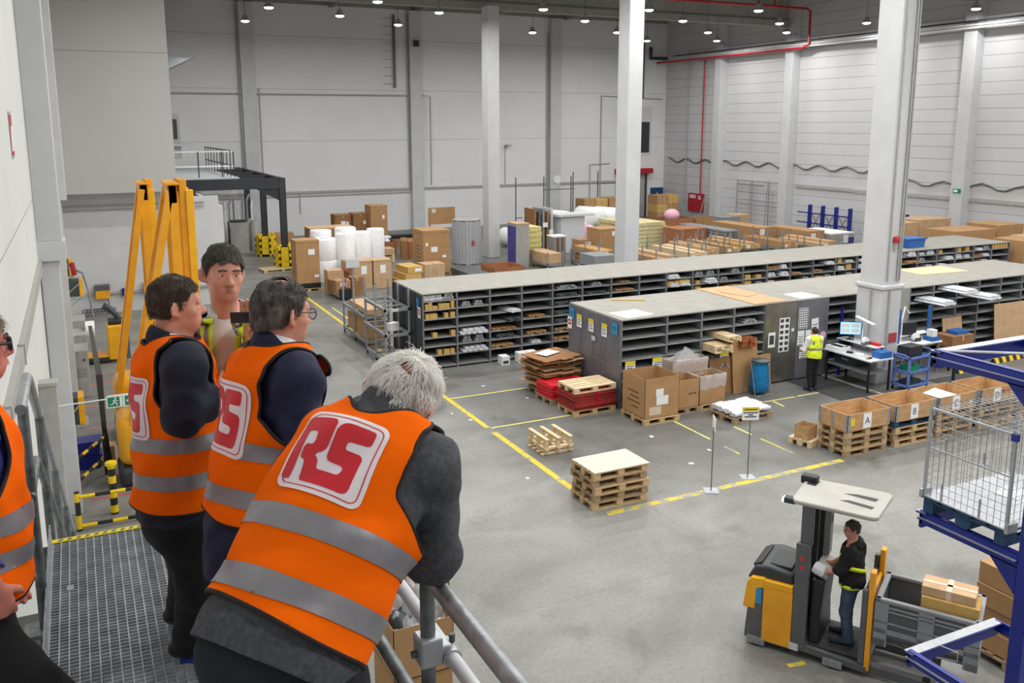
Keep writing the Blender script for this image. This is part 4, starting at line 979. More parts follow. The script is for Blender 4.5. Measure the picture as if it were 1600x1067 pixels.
# tall carton and neighbours at left
put_pallet((8.15, 37.2, 0), 0, 'pallet under the tall carton beside the black posts', 'pallet_wood', (1.1,1.0))
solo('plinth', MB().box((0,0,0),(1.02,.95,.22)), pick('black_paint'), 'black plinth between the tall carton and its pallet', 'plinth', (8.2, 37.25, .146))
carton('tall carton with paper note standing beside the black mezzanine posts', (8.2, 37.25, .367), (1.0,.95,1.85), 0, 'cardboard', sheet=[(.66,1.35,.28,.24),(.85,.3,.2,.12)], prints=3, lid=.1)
def standing_roll(label, x, y, r, h, z=0):
    t = thing('foam_roll', label, 'foam roll', (x,y,z)); MB().lathe([(.02,0),(r*.96,0),(r,.06),(r*1.01,h*.5),(r,h-.06),(r*.93,h),(.02,h-.02)], n=24).build('roll', pick('foam_white'), t, smooth=60); MB().lathe([(r*.3,h-.02),(r*.3,h+.005),(.02,h+.006)], n=12).build('core', pick('paper_grey'), t); return t
standing_roll('white foam roll standing at left of the roll group, upper one', 10.0, 39.6, .55, .98, 1.0); standing_roll('white foam roll standing at left of the roll group, lower one', 10.0, 39.6, .57, .99)
standing_roll('white foam roll at the front of the roll group', 10.98, 39.55, .45, 2.15); standing_roll('white foam roll second from right in the group', 11.85, 39.9, .45, 2.15); standing_roll('white foam roll at the right end of the group', 12.7, 40.4, .42, 2.2); standing_roll('white foam roll at the back of the roll group', 11.3, 40.6, .5, 2.3); standing_roll('white foam roll at the back left of the roll group', 10.2, 40.9, .5, 2.2)
solo('loose_board', MB().box((0,0,0),(2.2,1.2,.05)), pick('cardboard_light'), 'tan board on top of the carton behind the foam rolls', 'board', (10.0, 42.2, 2.092)) 
carton('wide carton hidden behind the foam rolls', (10.0, 42.2, 0), (2.1,1.1,2.09), 0, 'cardboard_dark')
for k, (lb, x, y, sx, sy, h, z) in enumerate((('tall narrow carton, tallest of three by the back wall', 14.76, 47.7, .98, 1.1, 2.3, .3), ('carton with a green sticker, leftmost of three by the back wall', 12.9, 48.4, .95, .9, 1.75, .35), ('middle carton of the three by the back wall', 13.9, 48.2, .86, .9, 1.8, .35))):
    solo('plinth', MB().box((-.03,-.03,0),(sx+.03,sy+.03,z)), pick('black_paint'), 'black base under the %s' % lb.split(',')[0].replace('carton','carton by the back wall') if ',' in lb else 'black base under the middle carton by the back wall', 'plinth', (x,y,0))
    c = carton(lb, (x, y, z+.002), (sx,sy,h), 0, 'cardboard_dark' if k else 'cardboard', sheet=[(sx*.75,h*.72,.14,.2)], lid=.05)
    if k == 1: MB().tube([(.5,-.016,.7),(.5,-.02,.7)], .2, 16).build('green_sticker', pick('green_plastic'), c); MB().box((.35,-.02,1.1),(.6,-.016,1.4)).build('white_note', pick('paper'), c)
t = thing('stand_board', 'brown board fixed on a stand with dark boxes near the back wall', 'board stand', (17.8, 46.6, 0)); MB().box((0,0,1.5),(1.6,.08,2.45)).build('board', pick('cardboard'), t); MB().box((.2,-.01,2.15),(.42,0,2.38)).build('white_mark', pick('paper_grey'), t)
for x in (.05,1.5): MB().box((x,0,0),(x+.06,.08,1.5)).build('leg', pick('cardboard_dark'), t)
solo('dark_bin', MB().box((0,0,0),(.5,.5,1.3)), pick('charger_green'), 'dark green bin under the brown board stand', 'bin', (18.1, 46.8, 0))
# big carton beside the shrink-wrapped column
put_pallet((14.45, 38.7, 0), 0, 'pallet under the big carton near the rear rack', 'pallet_old', (1.45,1.5))
carton('big tall carton with white notes behind the rear rack', (14.5, 38.75, .146), (1.35,1.45,2.0), 0, 'cardboard', sheet=[(.55,1.1,.32,.25),(.18,1.35,.12,.16),(1.05,.75,.2,.12)], prints=5, lid=.12)
carton('small strapped carton in front of the big tall carton', (14.1, 37.55, 0), (1.0,.9,.75), 0, 'cardboard_light', strap=True)
t = thing('wrapped_column', 'round film-wrapped bundle of grey panels beside the big tall carton', 'wrapped bundle', (17.95, 41.6, 0))
b = MB()
for k in range(26):
    q = 2*PI*k/26; b.cbox((.72*math.cos(q),.72*math.sin(q),1.12),(.03,.15,2.24-.05*(k%3)),q)
b.build('panels', pick('alu'), t); MB().lathe([(.75,.05),(.77,.6),(.755,1.2),(.77,1.8),(.76,2.2)], n=26).build('film_wrap', pick('film'), t, smooth=60); MB().lathe([(.7,2.23),(.72,2.27),(.02,2.27)], n=26).build('cap', pick('cabinet_grey'), t); MB().box((-.05,-.8,1.0),(.1,-.78,1.25)).build('red_label', pick('print_red'), t)
solo('profile_pack', MB().box((0,0,0),(1.0,2.5,.32)), pick('galv_dark'), 'grey profile pack lying behind the left end of the rear rack', 'profile pack', (15.9, 36.3, .0)); open_carton('flat open brown tray behind the rear rack below the wrapped bundle', (17.3, 36.9, 0), (1.6,1.5,.45), 0, 'cardboard_red')
# two matching cartons, long carton and hand pallet truck group
carton('left one of two equal cartons with pink notes', (10.55, 36.75, 0), (.82,.8,1.25), 0, 'cardboard_light', sheet=[(.45,.85,.25,.36)], lid=.06); carton('right one of two equal cartons with pink notes', (11.42, 36.7, 0), (.82,.8,1.25), 0, 'cardboard_light', sheet=[(.42,.85,.25,.36)], lid=.06)
carton('long tan carton lying behind the two equal cartons', (10.6, 37.6, .6), (.9,1.35,.45), .0, 'cardboard_light'); carton('low carton supporting the long tan carton', (10.7, 37.65, 0), (.8,1.25,.595), .0, 'cardboard_dark')
for i in range(3): carton('yellow long carton, %s of the stack left of the strapped carton' % ('lowest','middle','topmost')[i], (12.65+.1*i, 36.3, .3*i), (.75,1.3,.29), .1, 'kraft_yellow', sheet=[(.5,.15,.3,.15)] if i == 2 else None)
t = thing('pallet_truck', 'hand pallet truck with red handle under boxed goods', 'pallet truck', (9.35, 35.0, 0))
for x in (0,.38): MB().box((x,0,.08),(x+.16,1.15,.14)).build('fork', pick('alu'), t)
MB().box((.05,-.25,.05),(.5,0,.45)).build('pump_body', pick('black_paint'), t); MB().tube([(.24,-.25,.1),(.3,-.25,.1)], .1, 14).build('wheel', pick('rubber'), t); MB().tube([(.27,-.12,.45),(.27,-.3,1.2),(.1,-.3,1.28),(.45,-.3,1.28),(.27,-.3,1.2)], .025, 6).build('handle', pick('red_paint'), t)
carton('brown carton on the hand pallet truck, front one', (9.32, 35.1, .145), (.6,.5,.6), 0, 'cardboard', sheet=[(.3,.45,.25,.18)]); carton('brown carton on the hand pallet truck, rear one', (9.25, 35.7, .145), (.8,.6,.55), 0, 'cardboard_dark')
carton('stacked carton beside the tall carton, left of the pallet truck', (9.35, 36.6, 0), (.7,.6,.95), 0, 'cardboard_light'); carton('brown carton right of the pallet truck', (10.1, 35.6, 0), (.5,.6,.75), 0, 'cardboard_dark')
t = thing('scale_stand', 'grey weighing display on a post behind the pallet truck', 'scale', (10.05, 35.2, 0)); MB().box((-.03,-.03,0),(.03,.03,1.25)).build('post', pick('galv'), t); MB().box((-.28,-.05,1.25),(.28,.05,1.6)).build('display', pick('paper_grey'), t)
# pallet stack, bags and boxes near the wall
for i in range(3): put_pallet((13.5, 43.5, .145*i*1.3+.0), 0, 'pale pallet, %s of the small stack behind the cartons' % ('lowest','middle','topmost')[i], 'new_wood') if i == 0 else put_pallet((13.5, 43.5, .145*i), 0, 'pale pallet, %s of the small stack behind the cartons' % ('lowest','middle','topmost')[i], 'new_wood')
carton('pale flat box on top of the small pallet stack', (13.5, 43.5, .436), (1.2,.8,.3), 0, 'cardboard_light')
open_carton('brown open box of white bags behind the pallet stack', (13.6, 45.6, 0), (1.9,1.2,.8), 0, 'cardboard_red')
for i in range(8): solo('white_bag', MB().ball((0,0,0),(.35,.22,.12),10,6), pick('foil_white'), 'white and violet bag heaped in the brown open box by the wall', 'bag', (13.95+.36*(i%4)+.1*(i//4), 45.9+.3*(i//4), .84+.14*(i%3)), .5*i, 'bags heaped in the brown box', smooth=60)
for i in range(4): carton('tilted brown carton of the slanted row behind the white bags, %s from left' % ('first','second','third','fourth')[i], (15.3+.46*i, 44.2+.2*i, 0), (.35,1.6,1.0-.08*i), -.3, ('cardboard_dark','cardboard_red')[i%2], tape=False)
carton('small brown carton left of the heap of white bags', (12.9, 44.0, 0), (.7,.6,.9), 0, 'cardboard'); 
solo('dark_plate', MB().box((0,0,0),(1.8,.6,.2)), pick('black_paint'), 'flat black pack lying right of the tallest wall carton', 'pack', (16.0, 49.0, .5)); carton('low brown carton under the flat black pack', (16.0, 49.0, 0), (1.8,.6,.495), 0, 'cardboard_dark')
# mid field: violet crate, yellow stack, tall panels
t = thing('flat_crate', 'tall crate with violet printed side and grey front near the middle column', 'crate', (19.55, 39.1, 0)); MB().box((0,0,0),(.72,1.0,2.15)).build('body', pick('cabinet_grey'), t); MB().box((-.006,.05,.1),(0,.95,2.05)).build('printed_side', pick('purple_print'), t); MB().box((-.02,-.02,2.15),(.74,1.02,2.2)).build('lid', pick('cardboard_light'), t)
b_prev = None
for i in range(7): carton('pale yellow flat carton, number %s from below beside the violet crate' % ('one','two','three','four','five','six','seven')[i], (20.6+.02*(i%2), 40.0, .002+.27*i), (.85,2.0,.25), 0, 'yellowish' if 'yellowish' in MATS else 'kraft_yellow', tape=False)
rack_trolley('low trolley with orange uprights beside the violet crate', (20.5, 37.6, 0), .9, 1.6, (.3,), .9); carton('long board carton on the low trolley beside the violet crate', (20.55, 37.7, .305), (.8,1.9,.5), 0, 'cardboard_light', tape=False)
t = thing('panel_trolley', 'tall trolley of upright brown and grey panels in the centre', 'panel trolley', (22.4, 42.6, 0))
for k in range(5): MB().box((.26*k,0,.25),(.26*k+.12,1.2,2.5-.15*(k%2))).build('panel', pick(('cardboard_dark','galv_dark','bin_grey','cardboard_dark','paper_grey')[k]), t)
MB().box((-.05,-.05,.0),(1.3,1.25,.25)).build('base', pick('rack_grey'), t); MB().box((.5,-.06,1.5),(.8,-.04,1.75)).build('white_note', pick('paper'), t); MB().box((.9,-.06,1.1),(1.15,-.04,1.35)).build('white_note', pick('paper'), t)
t = thing('metal_cabinet', 'narrow grey striped metal case with white top in the centre', 'metal case', (21.85, 39.4, 0)); MB().box((0,0,0),(.7,.7,1.35)).build('body', pick('bin_grey'), t); MB().box((.15,-.01,.05),(.3,0,1.3)).box((.45,-.01,.05),(.55,0,1.3)).build('stripe', pick('print_brown'), t); MB().box((-.03,-.03,1.35),(.73,.73,1.42)).build('lid', pick('paper'), t)
rack_trolley('steel trolley of long brown cartons left of the tall brown box', (22.6, 36.3, 0), .95, 2.6, (.3,.75), 1.35, nposts=3)
for i in range(3): carton('long brown carton on the trolley left of the tall brown box, %s' % ('left','middle','right')[i], (22.67+.29*i, 36.35, .755), (.27,2.5,.22), 0, 'kraft_yellow' if i%2 else 'cardboard', tape=False, sheet=[(.13,.1,.2,.14)] if i == 1 else None)
carton('long brown carton on the lower deck of that central trolley', (22.7, 36.4, .305), (.8,2.3,.3), 0, 'cardboard_dark', tape=False)
carton('carton with blue corner standing behind the central trolley', (23.3, 39.3, .596), (1.0,.8,.55), 0, 'cardboard', sheet=[(.5,.3,.4,.3)]); solo('white_cabinet', MB().box((0,0,0),(1.1,.9,.595)), pick('cabinet_grey'), 'grey pack under the carton with blue corner', 'pack', (23.25, 39.25, 0))
solo('white_pack', MB().box((0,0,0),(1.5,1.0,2.05)), pick('foil_white'), 'tall white film-wrapped pack behind the central trolley', 'wrapped pack', (23.85, 42.2, 0), bevel=.03); solo('loose_board', MB().box((0,0,0),(2.3,1.3,.12)), pick('paper_grey'), 'pale slab lying on top of the white wrapped packs', 'board', (23.6, 42.0, 2.06), .0)
carton('tall brown box with small notes just left of the middle white column', (24.0, 38.45, .0), (1.35,1.3,1.75), 0, 'cardboard', sheet=[(.9,1.5,.35,.24),(.4,.5,.12,.16)], lid=.08)
solo('blue_pack', MB().box((0,0,0),(1.2,1.4,.5)), pick('galv'), 'bluish metal pack behind the rear rack, left of the column', 'metal pack', (21.3, 34.5, .55)); rack_trolley('low trolley under the bluish metal pack', (21.2, 34.4, 0), 1.4, 1.6, (.5,), .55)
# long trolleys right of the middle column
tl = [(23.9,33.4,'cardboard','first'),(25.9,33.6,'new_wood','second'),(27.3,34.4,'cardboard_light','third'),(28.8,34.6,'cardboard','fourth'),(30.6,35.2,'kraft_yellow','fifth'),(32.6,34.6,'cardboard','sixth'),(34.4,33.8,'cardboard_light','seventh')]
for k, (x, y, mm, od) in enumerate(tl):
    rack_trolley('long steel trolley, %s from the middle column behind the rear rack' % od, (x, y, 0), 1.05, 3.4, (.3,.72), 1.35+.15*(k%2), nposts=4)
    n = 2+k%3
    for i in range(n):
        w_ = .95/n; c = carton('long carton on the %s long trolley, %s' % (od, ('left','second','third','right')[i] if n > 2 else ('left','right')[i]), (x+.06+i*w_, y-.1, .725), (w_-.02,3.2,.2+.12*((i+k)%2)), 0, mm if i%2 == 0 else 'cardboard_light', tape=False, sheet=[(w_/2,.12,min(.24,w_*.7),.15)] if i == 0 else None)
    if k % 2 == 0: carton('flat carton on the lower deck of the %s long trolley' % od, (x+.08, y+.1, .305), (.85,3.0,.25), 0, 'cardboard_dark', tape=False)
b = MB()
for i in range(6):
    for j in range(4): b.box((.16*i,0,.14*j),(.16*i+.13,4.2,.14*j+.1))
solo('profile_pack', b, pick('galv'), 'long bundle of grey aluminium profiles behind the trolleys at right', 'profile bundle', (31.9, 38.2, .75)); rack_trolley('trolley under the grey aluminium profiles', (31.85, 38.1, 0), 1.05, 4.2, (.72,), .8)
for k, (x, y, z, sx, sy, h) in enumerate(((34.0,38.0,.6,1.1,4.0,.75),(35.6,35.8,.5,1.1,3.2,.8))):
    carton('long timber-topped carton near the right wall, %s' % ('rear one','front one')[k], (x,y,z), (sx,sy,h), 0, 'cardboard', tape=False, sheet=[(.3,.5,.35,.35)]); rack_trolley('trolley under the %s long timber-topped carton' % ('rear','front')[k], (x,y,0), sx, sy, (z-.005,), z-.02, nposts=3)
t = thing('flat_crate', 'wide crate with white top and violet end near the blue cantilever rack', 'crate', (37.0, 35.6, 0)); MB().box((0,0,0),(1.7,2.6,1.05)).build('body', pick('cabinet_grey'), t); MB().box((.9,-.01,.1),(1.7,0,.85)).build('printed_end', pick('purple_print'), t); MB().box((-.02,-.02,1.05),(1.72,2.62,1.12)).build('lid', pick('paper'), t); MB().box((.9,-.02,.55),(1.25,-.01,1.0)).build('note', pick('paper'), t)
# yellow-white sheet stack, crate, strapped cartons, pink foam
for i in range(7): solo('sheet_pack', MB().box((0,0,0),(2.3,3.4,.2)), pick('kraft_pale' if 'kraft_pale' in MATS else ('new_wood','foam_white','kraft_yellow')[i%3]), 'pale sheet pack, %s from below in the stack right of the middle column' % ('first','second','third','fourth','fifth','sixth','seventh')[i], 'sheet pack', (28.0+.12*(i%2), 41.4, .002+.225*i), .05)
carton('reddish carton with a lid right of the pale sheet stack', (29.9, 39.7, 0), (1.9,1.5,1.3), 0, 'cardboard_red', sheet=[(1.2,.6,.16,.35)], lid=.1)
open_carton('open brown box with a pink foam ball, near the blue door', (34.2, 46.8, 0), (2.2,1.6,1.0), 0, 'cardboard_red'); open_carton('open brown box with white note, near the red cabinet', (36.55, 46.0, 0), (2.3,1.6,.95), 0, 'cardboard', notes=((1.9,.6,.3,.4,'paper'),))
solo('foam_ball', MB().ball((0,0,0),(.55,.5,.42),14,10), pick('pink_foam'), 'pink foam bundle lying in the open brown box near the blue door', 'foam bundle', (35.2, 47.6, 1.15), smooth=60); solo('foam_ball', MB().ball((0,0,0),(.5,.5,.75),14,10), pick('pink_foam'), 'pink foam bundle half hidden behind the middle white column', 'foam bundle', (26.3, 44.0, .75), smooth=60)
for k, (x, y, n) in enumerate(((31.3,52.2,'left'),(33.4,52.4,'middle'),(37.6,52.6,'right'))):
    put_pallet((x, y, 0), 0, 'pallet under the %s block of strapped cartons by the back wall' % n, 'pallet_old', (1.9,1.2))
    for j in range(3):
        for i in range(2): carton('strapped yellow-brown carton of the %s block by the back wall, %s tier, %s' % (n, ('lower','middle','upper')[j], ('left','right')[i]), (x+.95*i, y, .147+.62*j), (.93,1.2,.61), 0, 'kraft_yellow' if (i+j)%2 else 'cardboard', strap=True, tape=False)
# stillages with white rolls
def frame_posts(label, x, y, w, h):
    t = thing('stillage', label, 'stillage', (x,y,0))
    for i in range(3): MB().box((w*i/2,0,0),(w*i/2+.06,.06,h)).build('post', pick('galv_dark'), t)
    MB().box((0,0,.9),(w,.06,.96)).box((w/2,0,h-.9),(w+.3,.05,h-.84)).build('cross_bar', pick('galv_dark'), t)
    MB().box((0,.03,1.0),(w/2,.1,h-1.2)).build('shutter', pick('red_paint'), t) if False else None
frame_posts('tall steel stillage behind the left heap of white rolls', 26.2, 52.5, 4.2, 3.6); frame_posts('tall steel stillage behind the right heap of white rolls', 31.2, 53.6, 4.0, 3.8)
for k, (x, lb) in enumerate(((25.8,'left'),(34.2,'right'))):
    solo('dock_door', MB().box((0,0,0),(2.3,.08,2.5)).box((0,-.05,2.5),(2.3,.1,2.85)), pick('red_paint'), 'red loading-dock frame low on the back wall, %s one' % lb, 'dock frame', (x, 56.9, 0)) if False else None
def lying_roll(x, y, z, r, L, rz, lb):
    b = MB(); n = 20; prof = [(.02,0),(r*.9,0),(r,.08),(r*1.01,L/2),(r,L-.08),(r*.9,L),(.02,L)]
    o = MB().lathe(prof, n=n).build('foam_roll', pick('foam_white'), smooth=60, loc=(x,y,z)); o.rotation_euler = (PI/2,0,rz); return tag(o, lb, 'foam roll', 'white foam rolls heaped in the centre')
RL = [(22.6,46.9,1.06,.55),(23.75,47.0,1.06,.55),(24.9,47.0,1.06,.55),(26.05,47.0,1.06,.55),(24.3,47.0,2.04,.55),(25.45,47.0,2.04,.55),(27.3,47.2,1.06,.55),(28.5,47.2,1.09,.58),(29.7,47.2,1.06,.55),(27.9,47.2,2.09,.58),(29.1,47.2,2.05,.55)]
for i, (x,y,z,r) in enumerate(RL): lying_roll(x, y, z-.5+(.0 if z < 1.5 else -.055), r-.01, 1.8, .3, 'white foam roll lying on the heap in the middle of the hall')
# right wall: cantilever racks, frames, cabinet
def cantilever(label, ys, x, h=2.15):
    t = thing('cantilever_rack', label, 'cantilever rack', (x, ys[0], 0)); y0 = ys[0]
    for y in ys: MB().box((0,y-y0-.07,0),(.22,y-y0+.07,h)).build('column', pick('blue_steel'), t); MB().box((-1.1,y-y0-.06,0),(.22,y-y0+.06,.16)).build('foot', pick('blue_steel'), t)
    for y in ys:
        for z in (1.0,1.6): MB().box((-.75,y-y0+.15,z),(0,y-y0+.22,z+.08)).build('arm', pick('blue_steel'), t) if False else MB().box((.05,y-y0,z),(.12,y-y0+1.0,z+.07)).build('rail', pick('blue_steel'), t)
    for a, b_ in zip(ys, ys[1:]): MB().bar((.1,a-y0,.4),(.1,b_-y0,1.9),.03).bar((.1,a-y0,1.9),(.1,b_-y0,.4),.03).build('brace', pick('galv_dark'), t)
cantilever('blue cantilever rack against the right wall, left of the big column', (40.9,39.85,38.8,37.75), 40.5); cantilever('blue cantilever rack against the right wall, right of the big column', (33.85,32.8,31.75), 40.5)
t = thing('scaffold', 'grey tube frame leaning in front of the right wall panels', 'scaffold', (41.0, 43.4, 0))
for y in (0,1.6,3.2,4.7): MB().tube([(0,y,0),(0,y,3.3)], .045, 6).build('upright', pick('galv'), t)
for z in (.35,1.7,2.5,3.25): MB().tube([(0,0,z),(0,4.7,z)], .035, 6).build('rung', pick('galv'), t)
for y in (0,1.6,3.2): MB().tube([(0,y+.3,.1),(-.1,y+.05,3.2)], .025, 6).build('brace', pick('galv'), t)
t = thing('hose_cabinet', 'red fire hose cabinet on the right wall near the corner', 'fire cabinet', (41.155, 52.1, .7)); MB().box((0,0,0),(.24,1.6,1.3)).build('body', pick('red_paint'), t); MB().box((-.01,.1,.9),(0,.4,1.2)).box((-.01,.7,.95),(0,1.4,1.2)).build('sticker', pick('paper_grey'), t)
t = thing('leaning_ladder', 'grey aluminium ladder leaning beside the red fire cabinet', 'ladder', (40.9, 50.9, 0))
for y in (0,.75): MB().bar((-.4,y,0),(.2,y,1.95),.05,.07).build('rail', pick('alu'), t)
b = MB()
for k in range(8): b.bar((-.4+.6*k/8+.05,0,.2+.22*k),(-.4+.6*k/8+.05,.75,.2+.22*k),.03)
b.build('rungs', pick('alu'), t)
t = thing('exit_sign', 'small green exit sign on the right wall pilaster', 'exit sign', (40.76, 31.06, 3.6)); MB().box((-.02,-.22,-.11),(0,.22,.11)).build('panel', pick('sign_green'), t); MB().box((-.025,-.05,-.06),(-.02,.18,.06)).build('symbol', pick('paper'), t)
carton('grey appliance box by the right wall corner', (37.6, 44.2, 0), (1.2,1.0,1.35), 0, 'cardboard_light'); solo('metal_box', MB().box((0,0,0),(1.4,.9,1.4)), pick('bin_grey'), 'grey metal box behind the aluminium profiles', 'metal box', (35.6, 43.0, 0))
solo('valve_tree', MB().box((-.04,-.04,0),(.04,.04,1.7)).box((-.4,-.05,.15),(.4,.05,.3)).box((-.25,-.04,1.0),(.25,.04,1.1)), pick('galv_dark'), 'dark valve stand in the far right corner', 'valve stand', (40.8, 55.3, 0))
# tall cartons right of the rear rack
BX = [(34.5,23.0,1.35,1.4,2.3),(36.0,23.3,1.4,1.4,2.3),(34.6,26.2,2.6,1.6,2.35),(34.4,29.6,2.0,1.5,2.35),(37.6,26.4,1.8,1.6,2.45),(36.8,29.9,2.2,1.4,2.4),(38.0,22.6,1.6,1.5,2.4)]
for i, (x,y,sx,sy,h) in enumerate(BX): carton('tall brown carton right of the rear rack, %s' % ('front left','front middle','second row left','rear left with note','second row right','rear right','front right')[i], (x,y,0), (sx,sy,h), 0, ('cardboard','cardboard_light')[i%2] if i else 'cardboard', sheet=[(.4,h-.3,.3,.3)] if i == 3 else [(.7,1.0,.3,.18)] if i < 2 else None)
# ---------------------------------------------------------------- black mezzanine frame and post guards
t = thing('mezzanine_frame', 'black steel platform frame on posts beside the charging bay', 'platform frame', (5.3, 44, 0)); A_ = pick('anthracite')
MB().box((-.5,-.12,4.0),(4.0,.12,4.5)).build('front_beam', A_, t)
for y in (3.4,6.8,10.2): MB().box((-.5,y-.1,4.1),(4.0,y+.1,4.5)).build('cross_beam', A_, t)
for x in (-.4,3.85): MB().box((x-.12,-.12,4.1),(x+.12,13,4.5)).build('side_beam', A_, t)
for y in (0,5,10): MB().box((3.7,y-.15,0),(4.0,y+.15,4.5)).build('post', A_, t); MB().box((-.55,y-.15,0),(-.25,y+.15,4.5)).build('post', A_, t)
MB().prism([(3.7,3.4),(3.7,4.0),(2.6,4.0)], -.05, .05, 'xz').build('gusset', A_, t)
MB().box((-.9,.3,4.5),(1.9,12.8,4.56)).build('deck_plate', pick('paper_grey'), t)
for k in range(9): MB().box((1.6,1.0+k*1.1,4.56),(1.64,1.04+k*1.1,5.8)).build('baluster', pick('anthracite'), t)
MB().box((1.58,1.0,5.8),(1.66,9.9,5.85)).box((1.58,1.0,5.1),(1.66,9.9,5.14)).build('side_rail', pick('anthracite'), t)
MB().box((-1.3,1.0,5.76),(1.75,1.06,5.83)).box((-1.3,1.0,5.05),(1.75,1.06,5.13)).build('front_rail', pick('paper'), t)
for x in (.1,1.2,1.75): MB().box((x,1.0,4.3),(x+.05,1.06,5.8)).build('rail_post', pick('anthracite'), t)
gd = thing('post_guard', 'yellow and black post guard round the front mezzanine post', 'post guard', (9.15, 44, 0))
for k in range(6):
    q = 2*PI*k/6+.3; r = .42
    o = MB().cbox((r*math.cos(q),r*math.sin(q),.62),(.12,.36,1.0),q).build('pad', pick('safety_yellow'), gd, bevel=.02)
    q2 = q+PI/6; x, y = .5*math.cos(q2), .5*math.sin(q2)
    h = MB().tube([(x,y,0),(x,y,1.15),(x*.85,y*.85,1.24),(x*.7,y*.7,1.2)], .05, 8).build('hoop', pick('safety_yellow'), gd, smooth=50)
    b = MB()
    for z in (.18,.5,.82): b.tube([(x,y,z),(x,y,z+.16)], .053, 8)
    b.build('black_band', pick('black_paint'), h)
b = MB()
for z in (.42,.75): b.lathe([(.49,z),(.5,z+.03)], n=12)
b.build('strap', pick('print_brown'), gd)
dup(gd, (9.15, 49, 0), 0, 'yellow and black post guard round the second mezzanine post'); dup(gd, (9.15, 54, 0), 0, 'yellow and black post guard round the rearmost mezzanine post')
put_pallet((7.9, 43.0, 0), .1, 'dusty pallet on the floor beside the front post guard', 'new_wood', (1.9,1.0)); carton('carton behind the front post guard', (9.9, 46.2, 0), (1.0,.8,.8), 0, 'cardboard_dark'); carton('open-topped brown carton behind the second post guard', (9.6, 51.2, 0), (1.6,1.0,.9), 0, 'cardboard')
t = thing('compressor', 'grey and teal compressor unit behind the mezzanine posts', 'compressor', (7.6, 50.8, 0)); MB().box((0,0,0),(1.0,1.0,1.7)).build('housing', pick('cabinet_grey'), t); MB().box((-.01,.1,.2),(0,.9,1.4)).build('side_panel', pick('charger_green'), t); MB().box((.1,.1,1.7),(.9,.9,1.78)).build('fan_grille', pick('black_paint'), t)
for k in range(2): solo('filter_tank', MB().lathe([(.3,0),(.32,.1),(.32,1.5),(.2,1.7),(.02,1.72)], n=14), pick('cabinet_grey'), 'pale filter tank right of the compressor, %s one' % ('front','rear')[k], 'tank', (9.0-.05*k+.1, 52.0+1.2*k-.4, 0), smooth=50)
t = thing('pipe_manifold', 'tangle of pale pipes and valves above the compressor', 'pipe manifold', (8.2, 52.5, 1.8))
for k in range(7): MB().tube([(.25*k-.6,0,-1.8+.1*k),(.25*k-.6,0,.6+.2*(k%3)),(.25*k-.5+.1*(k%2),.3,.9+.2*(k%3))], .06, 6).build('pipe', pick(('paper','alu','galv')[k%3]), t)
# ================================================================= CHARGING BAY ON THE LEFT
def mast_truck(label, loc, mx, mw, h=5.9):
    t = thing('reach_truck', label, 'reach truck', loc); Y_ = pick('yellow_steel')
    MB().box((-.02,-.02,.04),(.98,1.0,.42)).build('chassis', pick('truck_dark'), t, bevel=.12, segs=4, smooth=50)
    MB().box((0,0,.4),(.92,.98,1.45)).build('counterweight', Y_, t, bevel=.24, segs=6, smooth=60)
    MB().cbox((.1,.5,1.1),(.2,.04,.3)).build('seam', pick('truck_dark'), t) if False else None
    MB().box((.9,.05,.1),(mx-.05,.95,1.05)).build('cab', pick('truck_dark'), t, bevel=.04)
    MB().tube([(.02,.25,.88),(-.012,.25,.88)], .03, 10).build('lock', pick('black_paint'), t)
    for y in (0,.86): MB().box((.95,y,.05),(mx+mw+.7,y+.14,.3)).build('support_leg', Y_, t, bevel=.02)
    for y in (.1,.9): MB().tube([(mx+mw+.5,y-.05,.15),(mx+mw+.5,y+.05,.15)], .15, 16).build('wheel', pick('rubber'), t)
    m = MB().box((mx,.0,.1),(mx+.16,.12,h)).box((mx,.88,.1),(mx+.16,1.0,h)).box((mx,0,h-.35),(mx+.16,1.0,h)).box((mx,0,h*.45),(mx+.1,1,h*.45+.3)).build('outer_mast', pick('orange_steel'), t, bevel=.012)
    MB().box((mx-.05,-.03,h),(mx+.2,1.03,h+.05)).build('mast_head', pick('orange_steel'), m, bevel=.01)
    m2 = MB().box((mx+mw*.45,.08,.2),(mx+mw*.45+.14,.2,h+.1)).box((mx+mw*.45,.8,.2),(mx+mw*.45+.14,.92,h+.1)).box((mx+mw*.45,.2,h*.62),(mx+mw*.45+.06,.8,h*.62+.25)).box((mx+mw*.45,.1,h-.15),(mx+mw*.45+.12,.9,h+.1)).build('inner_mast', pick('orange_steel'), t, bevel=.012)
    MB().box((mx+mw-.14,.02,.2),(mx+mw,.2,h-.1)).box((mx+mw-.14,.8,.2),(mx+mw,.98,h-.1)).build('carriage_rail', pick('yellow_steel'), t, bevel=.012)
    for y in (.3,.62): MB().tube([(mx+.1,y,.3),(mx+.1,y,h-.4)], .035, 8).build('lift_cylinder', pick('black_paint'), t)
    b = MB()
    for y in (.24,.5,.74): b.tube([(mx+mw*.3,y,.3),(mx+mw*.3,y,h-.2)], .012, 5)
    b.build('chain', pick('black_paint'), t)
    for y in (.06,.94): MB().bar((mx+.05,y,h-.1),(mx-.95 if mx > 1.2 else mx-.72,y,1.25),.12,.14).build('stay', pick('orange_steel'), t, bevel=.012)
    return t
mast_truck('reach truck nearest the barrier, with the wider of two tall orange masts', (.34, 17.95, 0), 1.24, .46)
mast_truck('second reach truck, behind the nearest one, with a narrow tall mast', (.4, 20.9, 0), .86, .3, 5.75)
t = thing('pallet_stacker', 'small yellow and grey stacker parked at the far bay wall', 'stacker', (.2, 28.3, 0))
